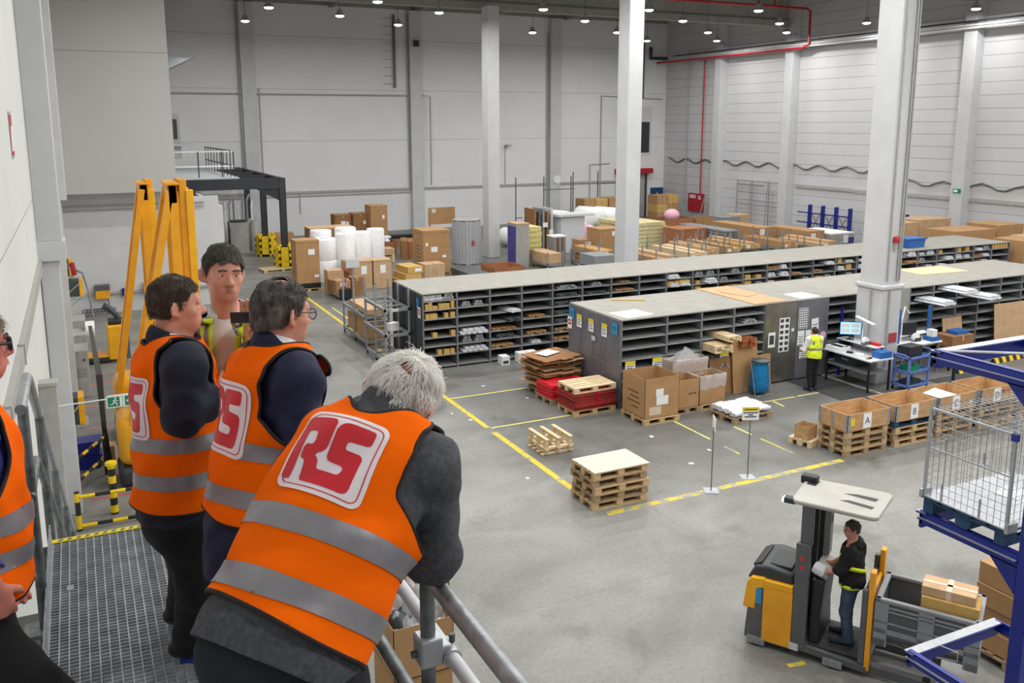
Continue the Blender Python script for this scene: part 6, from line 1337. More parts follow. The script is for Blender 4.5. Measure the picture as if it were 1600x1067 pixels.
# ================================================================= PEOPLE
BIG = 9.0
class SDF:
    """signed-distance grid; primitives are blended in, then skinned with surface nets"""
    def __init__(s, lo, hi, h):
        s.lo = np.array(lo, float); s.h = h; s.n = np.maximum(np.ceil((np.array(hi)-s.lo)/h).astype(int)+1, 4)
        s.ax = [s.lo[i]+h*np.arange(s.n[i]) for i in range(3)]; s.v = np.full(tuple(s.n), BIG, np.float32)
    def blend(s, fn, lo, hi, k=.02, sub=False, pad=None):
        pad = pad if pad is not None else max(.05, 3*k)
        sl = []
        for i in range(3):
            a = int(np.floor((lo[i]-pad-s.lo[i])/s.h)); b = int(np.ceil((hi[i]+pad-s.lo[i])/s.h))+1
            a = max(a,0); b = min(b, s.n[i])
            if b <= a: return
            sl.append(slice(a,b))
        X, Y, Z = np.meshgrid(s.ax[0][sl[0]], s.ax[1][sl[1]], s.ax[2][sl[2]], indexing='ij')
        d = fn(np.stack([X,Y,Z], -1)).astype(np.float32); old = s.v[tuple(sl)]
        if sub:
            d = -d; h = np.clip(.5-.5*(d-old)/k, 0, 1); new = np.where(old > BIG*.5, old, old*h+d*(1-h)+k*h*(1-h)); new = np.maximum(new, old)
        else:
            h = np.clip(.5+.5*(d-old)/k, 0, 1); new = old*h+d*(1-h)-k*h*(1-h); new = np.where(old > BIG*.5, d, new)
        s.v[tuple(sl)] = new
    def cone(s, a, b, ra, rb, k=.02, flat=None, fs=1., sub=False):
        a = np.array(a, float); b = np.array(b, float); n = None if flat is None else np.array(flat, float)/np.linalg.norm(flat)
        def T(q): return q if n is None else q + (q@n)[...,None]*n*(1/fs-1)
        ba = T(b-a); L2 = max(ba@ba, 1e-9)
        def f(p):
            q = T(p-a); t = np.clip(q@ba/L2, 0, 1); return np.linalg.norm(q-t[...,None]*ba, axis=-1)-(ra+(rb-ra)*t)
        r = max(ra,rb)*max(1,fs); s.blend(f, np.minimum(a,b)-r, np.maximum(a,b)+r, k, sub)
    def chain(s, pts, rs, k=.02, **kw):
        for i in range(len(pts)-1): s.cone(pts[i], pts[i+1], rs[i], rs[i+1], k, **kw)
    def ell(s, c, r, M, k=.02, sub=False):
        c = np.array(c, float); r = np.array(r, float); M = np.array(M, float)
        def f(p):
            q = (p-c)@M; k0 = np.linalg.norm(q/r, axis=-1); k1 = np.linalg.norm(q/(r*r), axis=-1)+1e-9; return k0*(k0-1)/k1
        R = r.max(); s.blend(f, c-R, c+R, k, sub)
    def wrinkle(s, amp, fr, seed=0):
        X, Y, Z = np.meshgrid(*s.ax, indexing='ij'); q = seed*1.7
        s.v += (amp*(np.sin(fr*X+2.1*np.sin(fr*.6*Z+q)+q)*np.sin(fr*.9*Z+1.3*np.sin(fr*.7*Y)+q*2)+.6*np.sin(fr*1.7*Y+fr*1.1*Z+q))).astype(np.float32)
    def skin(s, iso=0., smooth=1):
        v = s.v-iso; n = s.n; ins = v < 0
        c = np.zeros((n[0]-1,n[1]-1,n[2]-1), np.int8)
        for dx in (0,1):
            for dy in (0,1):
                for dz in (0,1): c += ins[dx:n[0]-1+dx, dy:n[1]-1+dy, dz:n[2]-1+dz]
        act = (c > 0) & (c < 8); idx = -np.ones(c.shape, np.int64); cells = np.argwhere(act); idx[act] = np.arange(len(cells))
        P = np.zeros((len(cells),3)); W = np.zeros(len(cells)); i, j, k = cells.T
        E = [((0,0,0),(1,0,0)),((0,1,0),(1,1,0)),((0,0,1),(1,0,1)),((0,1,1),(1,1,1)),((0,0,0),(0,1,0)),((1,0,0),(1,1,0)),((0,0,1),(0,1,1)),((1,0,1),(1,1,1)),((0,0,0),(0,0,1)),((1,0,0),(1,0,1)),((0,1,0),(0,1,1)),((1,1,0),(1,1,1))]
        for a, b in E:
            va = v[i+a[0],j+a[1],k+a[2]]; vb = v[i+b[0],j+b[1],k+b[2]]; m = (va < 0) != (vb < 0)
            t = np.where(m, va/np.where(m, va-vb, 1), 0)[:,None]; p = np.array(a)+(np.array(b)-np.array(a))*t
            P += np.where(m[:,None], p, 0); W += m
        P = (cells+P/W[:,None])*s.h+s.lo; F = []
        for ax in range(3):
            o = [0,0,0]; o[ax] = 1
            A = ins[:n[0]-o[0],:n[1]-o[1],:n[2]-o[2]]; B = ins[o[0]:,o[1]:,o[2]:]
            e = np.argwhere(A != B); u, w = [(1,2),(2,0),(0,1)][ax]
            e = e[(e[:,u] > 0) & (e[:,w] > 0) & (e[:,u] < n[u]-1) & (e[:,w] < n[w]-1)]
            if not len(e): continue
            def cell(du, dw):
                q = e.copy(); q[:,u] -= du; q[:,w] -= dw; return idx[q[:,0],q[:,1],q[:,2]]
            q = np.stack([cell(1,1),cell(0,1),cell(0,0),cell(1,0)],1); flip = ~A[e[:,0],e[:,1],e[:,2]]; q[flip] = q[flip][:,::-1]; F.append(q)
        F = np.concatenate(F) if F else np.zeros((0,4),int)
        F = F[(F >= 0).all(1)]
        for _ in range(smooth): P = lap(P, F, .5)
        return P, F
def lap(P, F, w):
    S = np.zeros_like(P); C = np.zeros(len(P))
    for a, b in ((0,1),(1,2),(2,3),(3,0)) if F.shape[1] == 4 else ((0,1),(1,2),(2,0)):
        np.add.at(S, F[:,a], P[F[:,b]]); np.add.at(S, F[:,b], P[F[:,a]]); np.add.at(C, F[:,a], 1); np.add.at(C, F[:,b], 1)
    return P+(S/np.maximum(C,1)[:,None]-P)*w
def tri(F): return F if F.shape[1] == 3 else np.concatenate([F[:,[0,1,2]], F[:,[0,2,3]]])
def clip(P, F, f):
    """keep the part of the mesh where f > 0, cutting faces exactly on the zero line"""
    F = tri(F); val = f(P); keep = val > 0; nk = keep[F].sum(1)
    out = [tuple(t) for t in F[nk == 3]]; V = list(map(tuple, P)); cache = {}
    def cut(a, b):
        key = (min(a,b),max(a,b))
        if key not in cache:
            t = val[a]/(val[a]-val[b]); V.append(tuple(P[a]+(P[b]-P[a])*t)); cache[key] = len(V)-1
        return cache[key]
    for t in F[(nk == 1)|(nk == 2)]:
        poly = []
        for q in range(3):
            a, b = int(t[q]), int(t[(q+1)%3])
            if keep[a]: poly.append(a)
            if keep[a] != keep[b]: poly.append(cut(a,b))
        for q in range(1, len(poly)-1): out.append((poly[0],poly[q],poly[q+1]))
    if not out: return np.zeros((0,3)), np.zeros((0,3),int)
    V = np.array(V); F2 = np.array(out); u, inv = np.unique(F2, return_inverse=True); return V[u], inv.reshape(F2.shape)
def normals(P, F):
    F = tri(F); n = np.cross(P[F[:,1]]-P[F[:,0]], P[F[:,2]]-P[F[:,0]]); N = np.zeros_like(P)
    for q in range(3): np.add.at(N, F[:,q], n)
    return N/np.maximum(np.linalg.norm(N,axis=1),1e-12)[:,None]
def npmesh(name, P, F, m, parent, solid=0, label=None, off=0, inv=None):
    if len(F) == 0: return None
    if off: P = P+normals(P,F)*off
    if inv is not None: P = P-np.array(inv)
    me = bpy.data.meshes.new(name); me.from_pydata(P.tolist(), [], F.tolist()); me.materials.append(m)
    me.polygons.foreach_set('use_smooth', [True]*len(me.polygons)); me.update()
    o = bpy.data.objects.new(name, me); COL.objects.link(o); o.parent = parent
    if solid: q = o.modifiers.new('thickness','SOLIDIFY'); q.thickness = solid; q.offset = 1
    if label: o['label'] = label
    return o
def boundary_loops(F):
    F = tri(F); cnt = {}
    for t in F:
        for q in range(3):
            e = (int(t[q]), int(t[(q+1)%3])); cnt[e] = cnt.get(e,0)+1
    nxt = {a: b for (a,b) in cnt if (b,a) not in cnt}; loops = []; seen = set()
    for s0 in list(nxt):
        if s0 in seen: continue
        L = [s0]; seen.add(s0); c = nxt[s0]
        while c in nxt and c not in seen: L.append(c); seen.add(c); c = nxt[c]
        if len(L) > 8: loops.append(L)
    return loops
# ---- logo drawn on the vests: outline coordinates in a unit square, u right, v down
def umap(pts, o=(505,222), u=(480,325), v=(-350,478)):
    det = u[0]*v[1]-u[1]*v[0]; r = []
    for x, y in pts:
        dx, dy = x-o[0], y-o[1]; r.append(((dx*v[1]-dy*v[0])/det, (u[0]*dy-u[1]*dx)/det))
    return r
LOGO = umap([(470,296),(485,289),(500,293),(632,380),(651,400),(650,425),(556,556),(535,575),(505,583),(480,580),(463,588),(459,597),(467,612),(466,635),(448,680),(452,694),(468,704),(558,768),(575,772),(590,766),(610,748),(613,733),(603,715),(545,667),(530,645),(532,620),(545,598),(640,462),(665,447),(695,441),(720,447),(868,540),(876,552),(874,566),(835,620),(818,630),(803,627),(708,571),(690,568),(675,580),(662,600),(665,615),(738,672),(749,690),(748,715),(620,880),(598,897),(575,900),(550,890),(345,750),(328,738),(327,720),(380,612),(382,598),(367,580),(368,565),(405,512),(425,502),(440,505),(448,513),(466,514),(485,500),(512,450),(508,436),(468,407),(458,412),(275,675),(262,690),(245,688),(220,670),(216,655),(222,640)])
def rrect(a, r, n=6):
    pts = []
    for cx_, cy_, t0 in ((1-a-r,a+r,-PI/2),(1-a-r,1-a-r,0),(a+r,1-a-r,PI/2),(a+r,a+r,PI)):
        for k in range(n+1): t = t0+PI/2*k/n; pts.append((cx_+r*math.cos(t), cy_+r*math.sin(t)))
    return pts
def grid_cut(vs, tris, n=16):
    bm = bmesh.new(); vv = [bm.verts.new((x,y,0)) for x,y in vs]
    for t in tris:
        try: bm.faces.new([vv[i] for i in t])
        except ValueError: pass
    for ax in (0,1):
        for k in range(1,n):
            co = [0,0,0]; co[ax] = k/n; no = [0,0,0]; no[ax] = 1
            bmesh.ops.bisect_plane(bm, geom=bm.verts[:]+bm.edges[:]+bm.faces[:], plane_co=co, plane_no=no, dist=1e-6)
    bm.verts.index_update(); r = [(v.co.x,v.co.y) for v in bm.verts], [[v.index for v in f.verts] for f in bm.faces]; bm.free(); return r
def ring(outer, inner):
    n = len(outer); return outer+inner, [(i,(i+1)%n,n+(i+1)%n) for i in range(n)]+[(i,n+(i+1)%n,n+i) for i in range(n)]
mat('vest_orange', (255,106,6), .9, spec=.08, var=.02, scale=6, bump=.45, bscale=6)
mat('vest_lime', (218,240,40), .7, var=.05, scale=8, bump=.1, bscale=20)
mat('reflective', (138,136,142), .42, .25, var=.05, scale=18, bump=.1, bscale=16)
mat('trim_black', (34,24,26), .8, var=.05)
mat('logo_white', (236,226,232), .6, var=.02); mat('logo_red', (206,32,48), .55, var=.03)
mat('skin', (212,150,128), .55, var=.07, scale=22, bump=.06, bscale=120); mat('skin_red', (206,128,112), .55, var=.09, scale=18, bump=.06, bscale=120)
mat('suit_navy', (30,34,52), .85, var=.12, scale=9, bump=.15, bscale=20); mat('suit_blue', (26,30,64), .82, var=.1, scale=9, bump=.15, bscale=20); mat('suit_grey', (72,74,80), .9, var=.16, scale=70, bump=.2, bscale=160)
mat('suit_black', (16,16,18), .9, var=.1); mat('trousers_dark', (18,19,22), .9, var=.12); mat('trousers_navy', (22,26,36), .9, var=.1)
mat('shirt_white', (226,224,226), .75, var=.03); mat('shirt_pink', (230,206,212), .75, var=.03); mat('shirt_blue', (60,70,150), .8, var=.05); mat('hoodie', (20,20,22), .9, var=.12)
mat('eye_white', (225,222,218), .3, var=0); mat('iris', (60,50,44), .3, var=0); mat('lips', (178,104,98), .5, var=0); mat('shoe_black', (20,20,21), .5, var=.1); mat('shoe_blue', (20,60,160), .6, var=.1); mat('shoe_navy', (40,48,66), .7, var=.1)
def hairmat(name, c, v=.2):
    return mat(name, c, .6, var=v, scale=60, stretch=(1,1,.35), bump=.3, bscale=120)
hairmat('hair_brown', (70,56,44)); hairmat('hair_dark', (84,76,68)); hairmat('hair_grey', (104,98,94), .3); hairmat('hair_white', (255,252,247), .0); hairmat('hair_black', (38,34,32)); hairmat('hair_fair', (164,150,136))
def V3(v): return np.array([v[0],v[1],v[2]], float)
def unit(v): v = np.array(v, float); return v/np.linalg.norm(v)
def frame(fwd, upv):
    u = unit(upv); f = np.array(fwd, float); f = unit(f-u*(f@u)); r = np.cross(f,u); return r, f, u
class Person:
    def __init__(s, label, pelvis, neck, Rv, head, hfwd, hup, bulk=1., hscale=1., foot_z=ZP):
        s.P, s.N = V3(pelvis), V3(neck); s.S = unit(s.N-s.P); R = np.array(Rv, float); s.R = unit(R-s.S*(R@s.S)); s.F = np.cross(s.S, s.R)
        s.H = V3(head); s.hr, s.hf, s.hu = frame(hfwd, hup); s.bulk = bulk; s.hs = hscale*.91; s.fz = foot_z; s.L = np.linalg.norm(s.N-s.P)
        s.root = thing('person', label, 'person', (s.P[0], s.P[1], foot_z)); s.o = np.array([s.P[0], s.P[1], foot_z])
        w = .178*bulk**.5
        s.sh = {1: s.N-s.S*.045+s.R*w, -1: s.N-s.S*.045-s.R*w}; s.el = {}; s.wr = {}; s.hand = {}
        s.hip = {1: s.P+s.R*.088-s.S*.02, -1: s.P-s.R*.088-s.S*.02}; s.kn = {}; s.an = {}; s.toe = {}
    def loc(s, r, f, u): return s.R*r+s.F*f+s.S*u
    def arm(s, side, el, wr, hdir=None, pn=None):
        s.el[side], s.wr[side] = V3(el), V3(wr); d = unit(s.wr[side]-s.el[side]) if hdir is None else unit(hdir)
        s.hand[side] = (d, unit(pn) if pn is not None else None)
    def leg(s, side, an, toe, kfwd=.04):
        an = V3(an); s.an[side] = an; s.toe[side] = V3(toe); m = (s.hip[side]+an)/2; d = unit(toe-an if isinstance(toe,np.ndarray) else V3(toe)-an); s.kn[side] = m+d*kfwd
    def hp(s, x, y, z): return s.H+(s.hr*x+s.hf*y+s.hu*z)*s.hs
    def torso(s, g, b, e=0., k=.05):
        B = s.bulk; M = np.stack([s.R, s.F, s.S], 1); P, S, F, L = s.P, s.S, s.F, s.L
        g.ell(P+S*L*.68+F*.008, (.172*B+e, .118*B+e, .2+e), M, k); g.ell(P+S*L*.36+F*.015*B, (.158*B+e, .122*B+e, .2+e), M, k); g.ell(P+S*.02-F*.01, (.172*B+e, .128*B+e, .15+e), M, k)
        g.cone(s.sh[1]-S*.012, s.sh[-1]-S*.012, .058+e, .058+e, k)
        g.cone(s.N-S*.06, s.N+S*.0, .1+e, .062+e, k)
    def arms(s, g, e=0., k=.03, cuff=None):
        for q in s.el:
            a, b, c = s.sh[q], s.el[q], s.wr[q]; c2 = c if cuff is None else b+(c-b)*cuff
            g.cone(a, b, .062*s.bulk**.4+e, .05+e, k); g.cone(b, c2, .05+e, (.036 if cuff is None else .042)+e, k)
    def legs(s, g, e=0., k=.04, upto=1.):
        for q in s.an:
            g.cone(s.hip[q], s.kn[q], .088*s.bulk**.5+e, .062+e, k); g.cone(s.kn[q], s.an[q], .062+e, .046+e*1.3, k)
    def headsdf(s, g):
        h, M, q = s.hp, np.stack([s.hr, s.hf, s.hu], 1), s.hs
        def E(c, r, k=.02, **kw): g.ell(h(*c), np.array(r)*q, M, k*q, **kw)
        E((0,-.012,.035),(.077,.098,.088)); E((0,.03,-.03),(.064,.066,.085),.03); E((0,.048,-.083),(.044,.042,.036),.03); E((0,.03,-.06),(.058,.05,.045),.03)
        g.cone(h(0,.085,.012), h(0,.112,-.028), .009*q, .0135*q, .012); E((.014,.1,-.033),(.009,.011,.008),.008); E((-.014,.1,-.033),(.009,.011,.008),.008)
        g.cone(h(-.036,.08,.03), h(.036,.08,.03), .012*q, .012*q, .015); E((.046,.055,-.022),(.022,.022,.02),.02); E((-.046,.055,-.022),(.022,.022,.02),.02)
        for x in (.032,-.032): E((x,.097,.008),(.017,.014,.011),.01,sub=True)
        for x in (.032,-.032):
            g.cone(h(x-.017,.0868,.0145), h(x+.017,.0868,.0145), .0062*q, .0062*q, .006); g.cone(h(x-.015,.086,-.002), h(x+.015,.086,-.002), .0045*q, .0045*q, .006)
        g.cone(h(-.02,.09,-.062), h(.02,.09,-.062), .009*q, .009*q, .01); E((0,.107,-.0625),(.022,.008,.0022),.004,sub=True)
        for x in (1,-1):
            a_ = .85; nrm = s.hr*x*math.cos(a_)+s.hf*math.sin(a_); lon = -s.hf*math.cos(a_)+s.hr*x*math.sin(a_); Me = np.stack([nrm, lon, s.hu], 1)
            g.ell(h(x*.091,-.016,-.006), np.array((.0075,.024,.036))*q, Me, .007); g.ell(h(x*.091,-.014,-.008)+nrm*.008*q, np.array((.006,.011,.02))*q, Me, .005, True); E((x*.076,-.004,-.034),(.009,.011,.011),.008)
        g.cone(h(0,-.03,-.05), s.N-s.S*.02, .056*q, .062, .03); g.cone(h(0,.02,-.08), s.N+s.F*.02-s.S*.03, .04*q, .05, .03)
    def handsdf(s, g, q, curl=.5, spread=1.):
        d, pn = s.hand[q]; w = s.wr[q]
        if pn is None: pn = unit(np.cross(d, s.S)) if abs(d@s.S) < .9 else s.R*-q
        pn = unit(pn-d*(pn@d)); side = np.cross(d, pn)*q       # pn: palm normal; side: towards the thumb
        M = np.stack([side, d, pn], 1); g.ell(w+d*.05, (.042,.056,.017), M, .015); g.cone(w-d*.02, w+d*.02, .028, .027, .015, flat=pn, fs=.8)
        for i, (x, l) in enumerate(((.029,.072),(.010,.08),(-.010,.074),(-.028,.058))):
            p0 = w+d*.088+side*x; a1 = curl*(.75+.1*i); d1 = d*math.cos(a1)+pn*math.sin(a1); a2 = a1+curl*1.1; d2 = d*math.cos(a2)+pn*math.sin(a2); a3 = a2+curl*.7; d3 = d*math.cos(a3)+pn*math.sin(a3)
            d1 = unit(d1+side*x*2.2*spread); p1 = p0+d1*l*.5; p2 = p1+d2*l*.32; p3 = p2+d3*l*.25; g.chain([p0-d*.015,p1,p2,p3], [.0095,.0088,.0082,.0072], .006)
        t0 = w+d*.03+side*.034+pn*.006; t1 = t0+unit(side*.7+d*.75+pn*.35)*.038; t2 = t1+unit(side*.25+d*.9+pn*.35*(1+curl))*.034; g.chain([t0,t1,t2], [.013,.0105,.0085], .008)
    def body(s, m, h=.008, curl=.5, hands=True):
        pts = [s.P,s.N,s.H]+list(s.el.values())+list(s.wr.values())+list(s.an.values())+list(s.toe.values()); pts = np.array(pts); lo, hi = pts.min(0)-.26, pts.max(0)+.26
        lo[2] = max(lo[2], s.fz-.02); g = SDF(lo, hi, h); s.torso(g, None, -.012); s.arms(g, -.006); s.legs(g, -.01)
        for q in s.an: g.cone(s.an[q]-np.array([0,0,.03]), s.toe[q]+np.array([0,0,.0]), .032, .02, .02)
        s.headsdf(g)
        if hands:
            for q in s.wr: s.handsdf(g, q, curl if not isinstance(curl, dict) else curl[q])
        Pv, F = g.skin(0, 1); s.bodyV = (Pv,F); s.obj = npmesh('body', Pv, F, m, s.root, inv=s.o); return s
    def grid(s, lo, hi, h): return SDF(np.array(lo), np.array(hi), h)
    def bounds(s, *pts): p = np.array(pts); return p.min(0)-.3, p.max(0)+.3
    def jacket(s, m, e=.014, h=.011, cuff=.93, hem=-.12, neck=.07, wr=.0045, vneck=0, name='jacket'):
        lo, hi = s.bounds(s.P, s.N, s.sh[1], s.sh[-1], *s.el.values(), *s.wr.values()); g = SDF(lo, hi, h); s.torso(g, None, e, .06); s.arms(g, e, .035, cuff)
        g.cone(s.P+s.S*.05, s.P-s.S*.18, .15*s.bulk+e, .16*s.bulk+e, .06, flat=s.F, fs=.76); g.cone(s.N-s.S*.05, s.N+s.S*.045+s.F*-.01, .09, .07, .02)
        if wr: g.wrinkle(wr, 38, s.bulk*3+s.P[0])
        Pv, F = g.skin(0, 1)
        def f(p):
            q = p-s.P; a = q@s.S-hem; n = p-s.N; ax = n@s.S; top = .05-ax+(n@s.F)*-.55; d = np.minimum(a, top)
            rad = np.linalg.norm(n-ax[:,None]*s.S, axis=1)
            if vneck: x = np.abs(q@s.R); y = q@s.F; zz = q@s.S; vv = np.where((y > 0), x-(zz-vneck)*.22, 1); d = np.minimum(d, np.where(zz > vneck, vv, 1))
            for sd in s.wr:
                w = s.wr[sd]; dd = unit(s.wr[sd]-s.el[sd]); wd = (p-(s.el[sd]+(w-s.el[sd])*cuff))@dd; near = np.linalg.norm(p-w,axis=1) < .13; d = np.where(near, np.minimum(d, -wd), d)
            return d
        Pv, F = clip(Pv, F, f); s.jk = npmesh(name, Pv, F, m, s.root, solid=.006, inv=s.o); return s
    def trousers(s, m, e=.012, h=.012, wr=.003):
        pts = [s.P]+list(s.kn.values())+list(s.an.values()); pts = np.array(pts); g = SDF(pts.min(0)-.26, pts.max(0)+.26, h); M = np.stack([s.R,s.F,s.S],1)
        g.ell(s.P-s.F*.008, (.168*s.bulk+e,.122*s.bulk+e,.14+e), M, .05); s.legs(g, e, .045)
        if wr: g.wrinkle(wr, 30, s.P[1])
        Pv, F = g.skin(0,1); Pv, F = clip(Pv, F, lambda p: np.minimum(.1-(p-s.P)@s.S, p[:,2]-s.fz-.035)); npmesh('trousers', Pv, F, m, s.root, inv=s.o); return s
    def shoes(s, m, sole='rubber', L=1.):
        for q in s.an:
            a, t = s.an[q].copy(), s.toe[q].copy(); a[2] = s.fz+.05; t[2] = s.fz+.036; d = unit(t-a); g = SDF(np.minimum(a,t)-.12, np.maximum(a,t)+.12, .008)
            g.chain([a-d*.045, a+d*.06, t], [.046,.046,.036], .03); g.cone(a, a+np.array([0,0,.05]), .046, .044, .03); Pv, F = g.skin(0,1); Pv[:,2] = np.maximum(Pv[:,2], s.fz+.004)
            o = npmesh('shoe', Pv, F, m, s.root, inv=s.o)
        return s
    def vest(s, m, stripes=(.18,.38), hem=-.03, logo=True, e=.034, lv=.62, lsize=.235, neck=.1, arm=(.155,.118), ad=.055, name='vest', stripe_m='reflective', vfront=.25, flare=.94, sw=.028, lu=0., trim_m='trim_black', wr=.0055):
        lo, hi = s.bounds(s.P-s.S*.15, s.N, s.sh[1], s.sh[-1]); g = SDF(lo, hi, .0095); s.torso(g, None, e, .07)
        g.cone(s.P+s.S*.22, s.P-s.S*.16, (.148*s.bulk+e)*flare, (.165*s.bulk+e)*flare, .08, flat=s.F, fs=.8)
        g.cone(s.sh[1]-s.S*.0+s.R*.0, s.sh[1]-s.S*.16, .066+e*.4, .056+e*.4, .06); g.cone(s.sh[-1], s.sh[-1]-s.S*.16, .066+e*.4, .056+e*.4, .06)
        if wr: g.wrinkle(wr, 24, s.P[0]*9+s.P[1])
        P0, F0 = g.skin(0, 2)
        def f(p):
            q = p-s.P; a = q@s.S-hem+.012*np.sin(9*(q@s.R)); n = p-s.N; ax = n@s.S; fr = n@s.F; rad = np.sqrt((n@s.R)**2+(fr*.95)**2)
            nk = np.where(fr > 0, np.maximum(rad-neck, -(ax+vfront)*.6+np.abs(n@s.R)-.02), np.maximum(rad-neck, -ax-.035)); d = np.minimum(a, nk)
            for sd in (1,-1):
                w = p-s.sh[sd]; v = (w@s.S+ad)/arm[0]; b = (w@s.F)/arm[1]; ell = (np.sqrt(v*v+b*b)-1)*.1; lat = (w@s.R)*sd; d = np.minimum(d, np.maximum(ell, -.028-lat))
            return d
        Pv, F = clip(P0, F0, f); s.vs = npmesh(name, Pv, F, m, s.root, solid=.004, inv=s.o)
        for v0 in stripes:
            Ps, Fs = clip(Pv, F, lambda p: sw-np.abs((p-s.P)@s.S-v0-.006*np.sin(7*((p-s.P)@s.R)))); npmesh('reflective_stripe', Ps, Fs, pick(stripe_m), s.vs, off=.0065, inv=s.o)
        for Lp in boundary_loops(F):
            b = MB(); pts = Pv[Lp]
            for _ in range(3): pts = (np.roll(pts,1,0)+np.roll(pts,-1,0)+2*pts)/4
            b.tube([Vector(p-s.o) for p in np.concatenate([pts[::2], pts[:1]])], .0062, 6, False)
            b.build('edge_binding', pick(trim_m), s.vs, smooth=60)
        if logo:
            tr = BVHTree.FromPolygons([Vector(p) for p in Pv], [tuple(t) for t in F.tolist()]); c = s.P+s.S*(s.L*lv)+s.R*lu
            def project(nm, vs, fs, mm, off, par):
                r = []
                for u, v in vs:
                    o = c+s.R*((u-.5)*lsize)+s.S*((.5-v)*lsize)-s.F*.6; hit = tr.ray_cast(Vector(o), Vector(s.F), 1.2)
                    if hit[0] is None: hit = (Vector(o+s.F*.45), Vector(-s.F))
                    nn = hit[1] if hit[1].dot(Vector(-s.F)) > 0 else -hit[1]; r.append(np.array(hit[0])+np.array(nn)*off)
                me = bpy.data.meshes.new(nm); me.from_pydata([tuple(p-s.o) for p in r], [], fs); me.materials.append(mm); me.polygons.foreach_set('use_smooth',[True]*len(me.polygons)); o = bpy.data.objects.new(nm, me); COL.objects.link(o); o.parent = par; return o
            v_, t_ = poly_fill(rrect(0,.11)); lo_ = project('logo_patch', *grid_cut(v_, t_), pick('logo_white'), .0072, s.vs)
            project('logo_border', *grid_cut(*ring(rrect(.05,.085), rrect(.062,.075))), pick('logo_red'), .0084, lo_)
            v_, t_ = poly_fill(LOGO); project('logo_letters', *grid_cut(v_, t_), pick('logo_red'), .0084, lo_)
        return s
    def hair(s, m, thick=.012, nape=-.058, front=.078, bald=None, side=-.02, strands=900, slen=.035, srad=.0011, wave=.004, seed=3, lift=.004):
        q = s.hs; g = SDF(s.H-.16*q, s.H+.16*q, .006); M = np.stack([s.hr,s.hf,s.hu],1); g.ell(s.hp(0,-.014,.036), np.array((.078+thick*.7,.1+thick*.9,.089+thick))*q, M, .01); g.ell(s.hp(0,-.055,-.03), np.array((.062+thick*.3,.055,.06))*q, M, .03)
        g.wrinkle(wave*.6, 60, seed); Pv, F = g.skin(0,1)
        def f(p):
            w = (p-s.H)@M/q; x, y, z = w.T; line = np.where(y > -.03, np.interp(y, [-.03,.012,.03,.05,.07,.1], [side-.02,side,side+.03,front-.035,front-.01,front+.004]), np.interp(y, [-.12,-.03], [nape,side-.03])); d = z-line-.005*np.sin(40*x+9*y)
            d = np.where((y > .04) & (np.abs(x) < .045), z-front+.01+.02*np.abs(x)/.045, d)
            f.base = d.copy()
            if bald is not None: d = np.minimum(d, np.linalg.norm(w-np.array(bald[:3]),axis=1)-bald[3]+.006*np.sin(70*x)*np.sin(60*y))
            return d*q
        Pv, F = clip(Pv, F, f); N = normals(Pv, F); b_v = [(Pv-s.o)]; b_f = [tri(F)]; off = len(Pv); rs = np.random.RandomState(seed); f(Pv); fv = f.base
        if strands:
            ids = rs.randint(0, len(Pv), strands); crown = s.hp(0,-.06,.12); vs = []; fs = []
            for i in ids:
                p = Pv[i]; n = N[i]; d = p-crown; d = d-n*(d@n); d = unit(d+1e-6) if np.linalg.norm(d) > 1e-4 else s.hf; d = unit(d+rs.normal(0,.22,3)); d = unit(d-n*(d@n)); sd = np.cross(n,d); L = slen*q*(.6+.8*rs.rand())*min(1,.2+fv[i]/.05); o0 = off+len(vs)
                for k in range(4):
                    t = k/3; c = p+d*L*t+n*(.0015+lift*math.sin(t*2.6)*(.5+rs.rand()))-n*.003*t*t+sd*wave*math.sin(t*4+i)*t; r = srad*(1-.75*t)
                    vs += [c-sd*r, c+sd*r, c+n*r*1.4]
                for k in range(3):
                    a = o0+3*k; fs += [(a,a+1,a+4),(a,a+4,a+3),(a+1,a+2,a+5),(a+1,a+5,a+4),(a+2,a,a+3),(a+2,a+3,a+5)]
            b_v.append(np.array(vs)-s.o); b_f.append(np.array(fs))
        npmesh('hair', np.concatenate(b_v), np.concatenate(b_f), m, s.root); return s
    def eyes(s):
        for x in (.032,-.032):
            e = MB().ball(tuple(Vector(s.hp(x,.0795,.007)-s.o)), .0112*s.hs, 12, 8).build('eye', pick('eye_white'), s.root, smooth=80); MB().ball(tuple(Vector(s.hp(x,.0868,.0062)-s.o)), .0056*s.hs, 10, 6).build('iris', pick('iris'), e, smooth=80)
            MB().tube([Vector(s.hp(x-.02,.094,.027)-s.o), Vector(s.hp(x,.099,.031)-s.o), Vector(s.hp(x+.02,.093,.026)-s.o)], .0035*s.hs, 6).build('eyebrow', pick('hair_brown'), s.root, smooth=60)
        MB().ball((0,0,0),(.5,.5,.5)) if False else None
        b = MB()
        for dz, r_ in ((.0035,.0032),(-.0035,.004)): b.tube([Vector(s.hp(-.02,.0945,-.0625+dz*.4)-s.o), Vector(s.hp(-.008,.1008,-.0615+dz)-s.o), Vector(s.hp(.008,.1008,-.0615+dz)-s.o), Vector(s.hp(.02,.0945,-.0625+dz*.4)-s.o)], [.001,r_,r_,.001], 6)
        b.build('lips', pick('lips'), s.root, smooth=80)
        return s
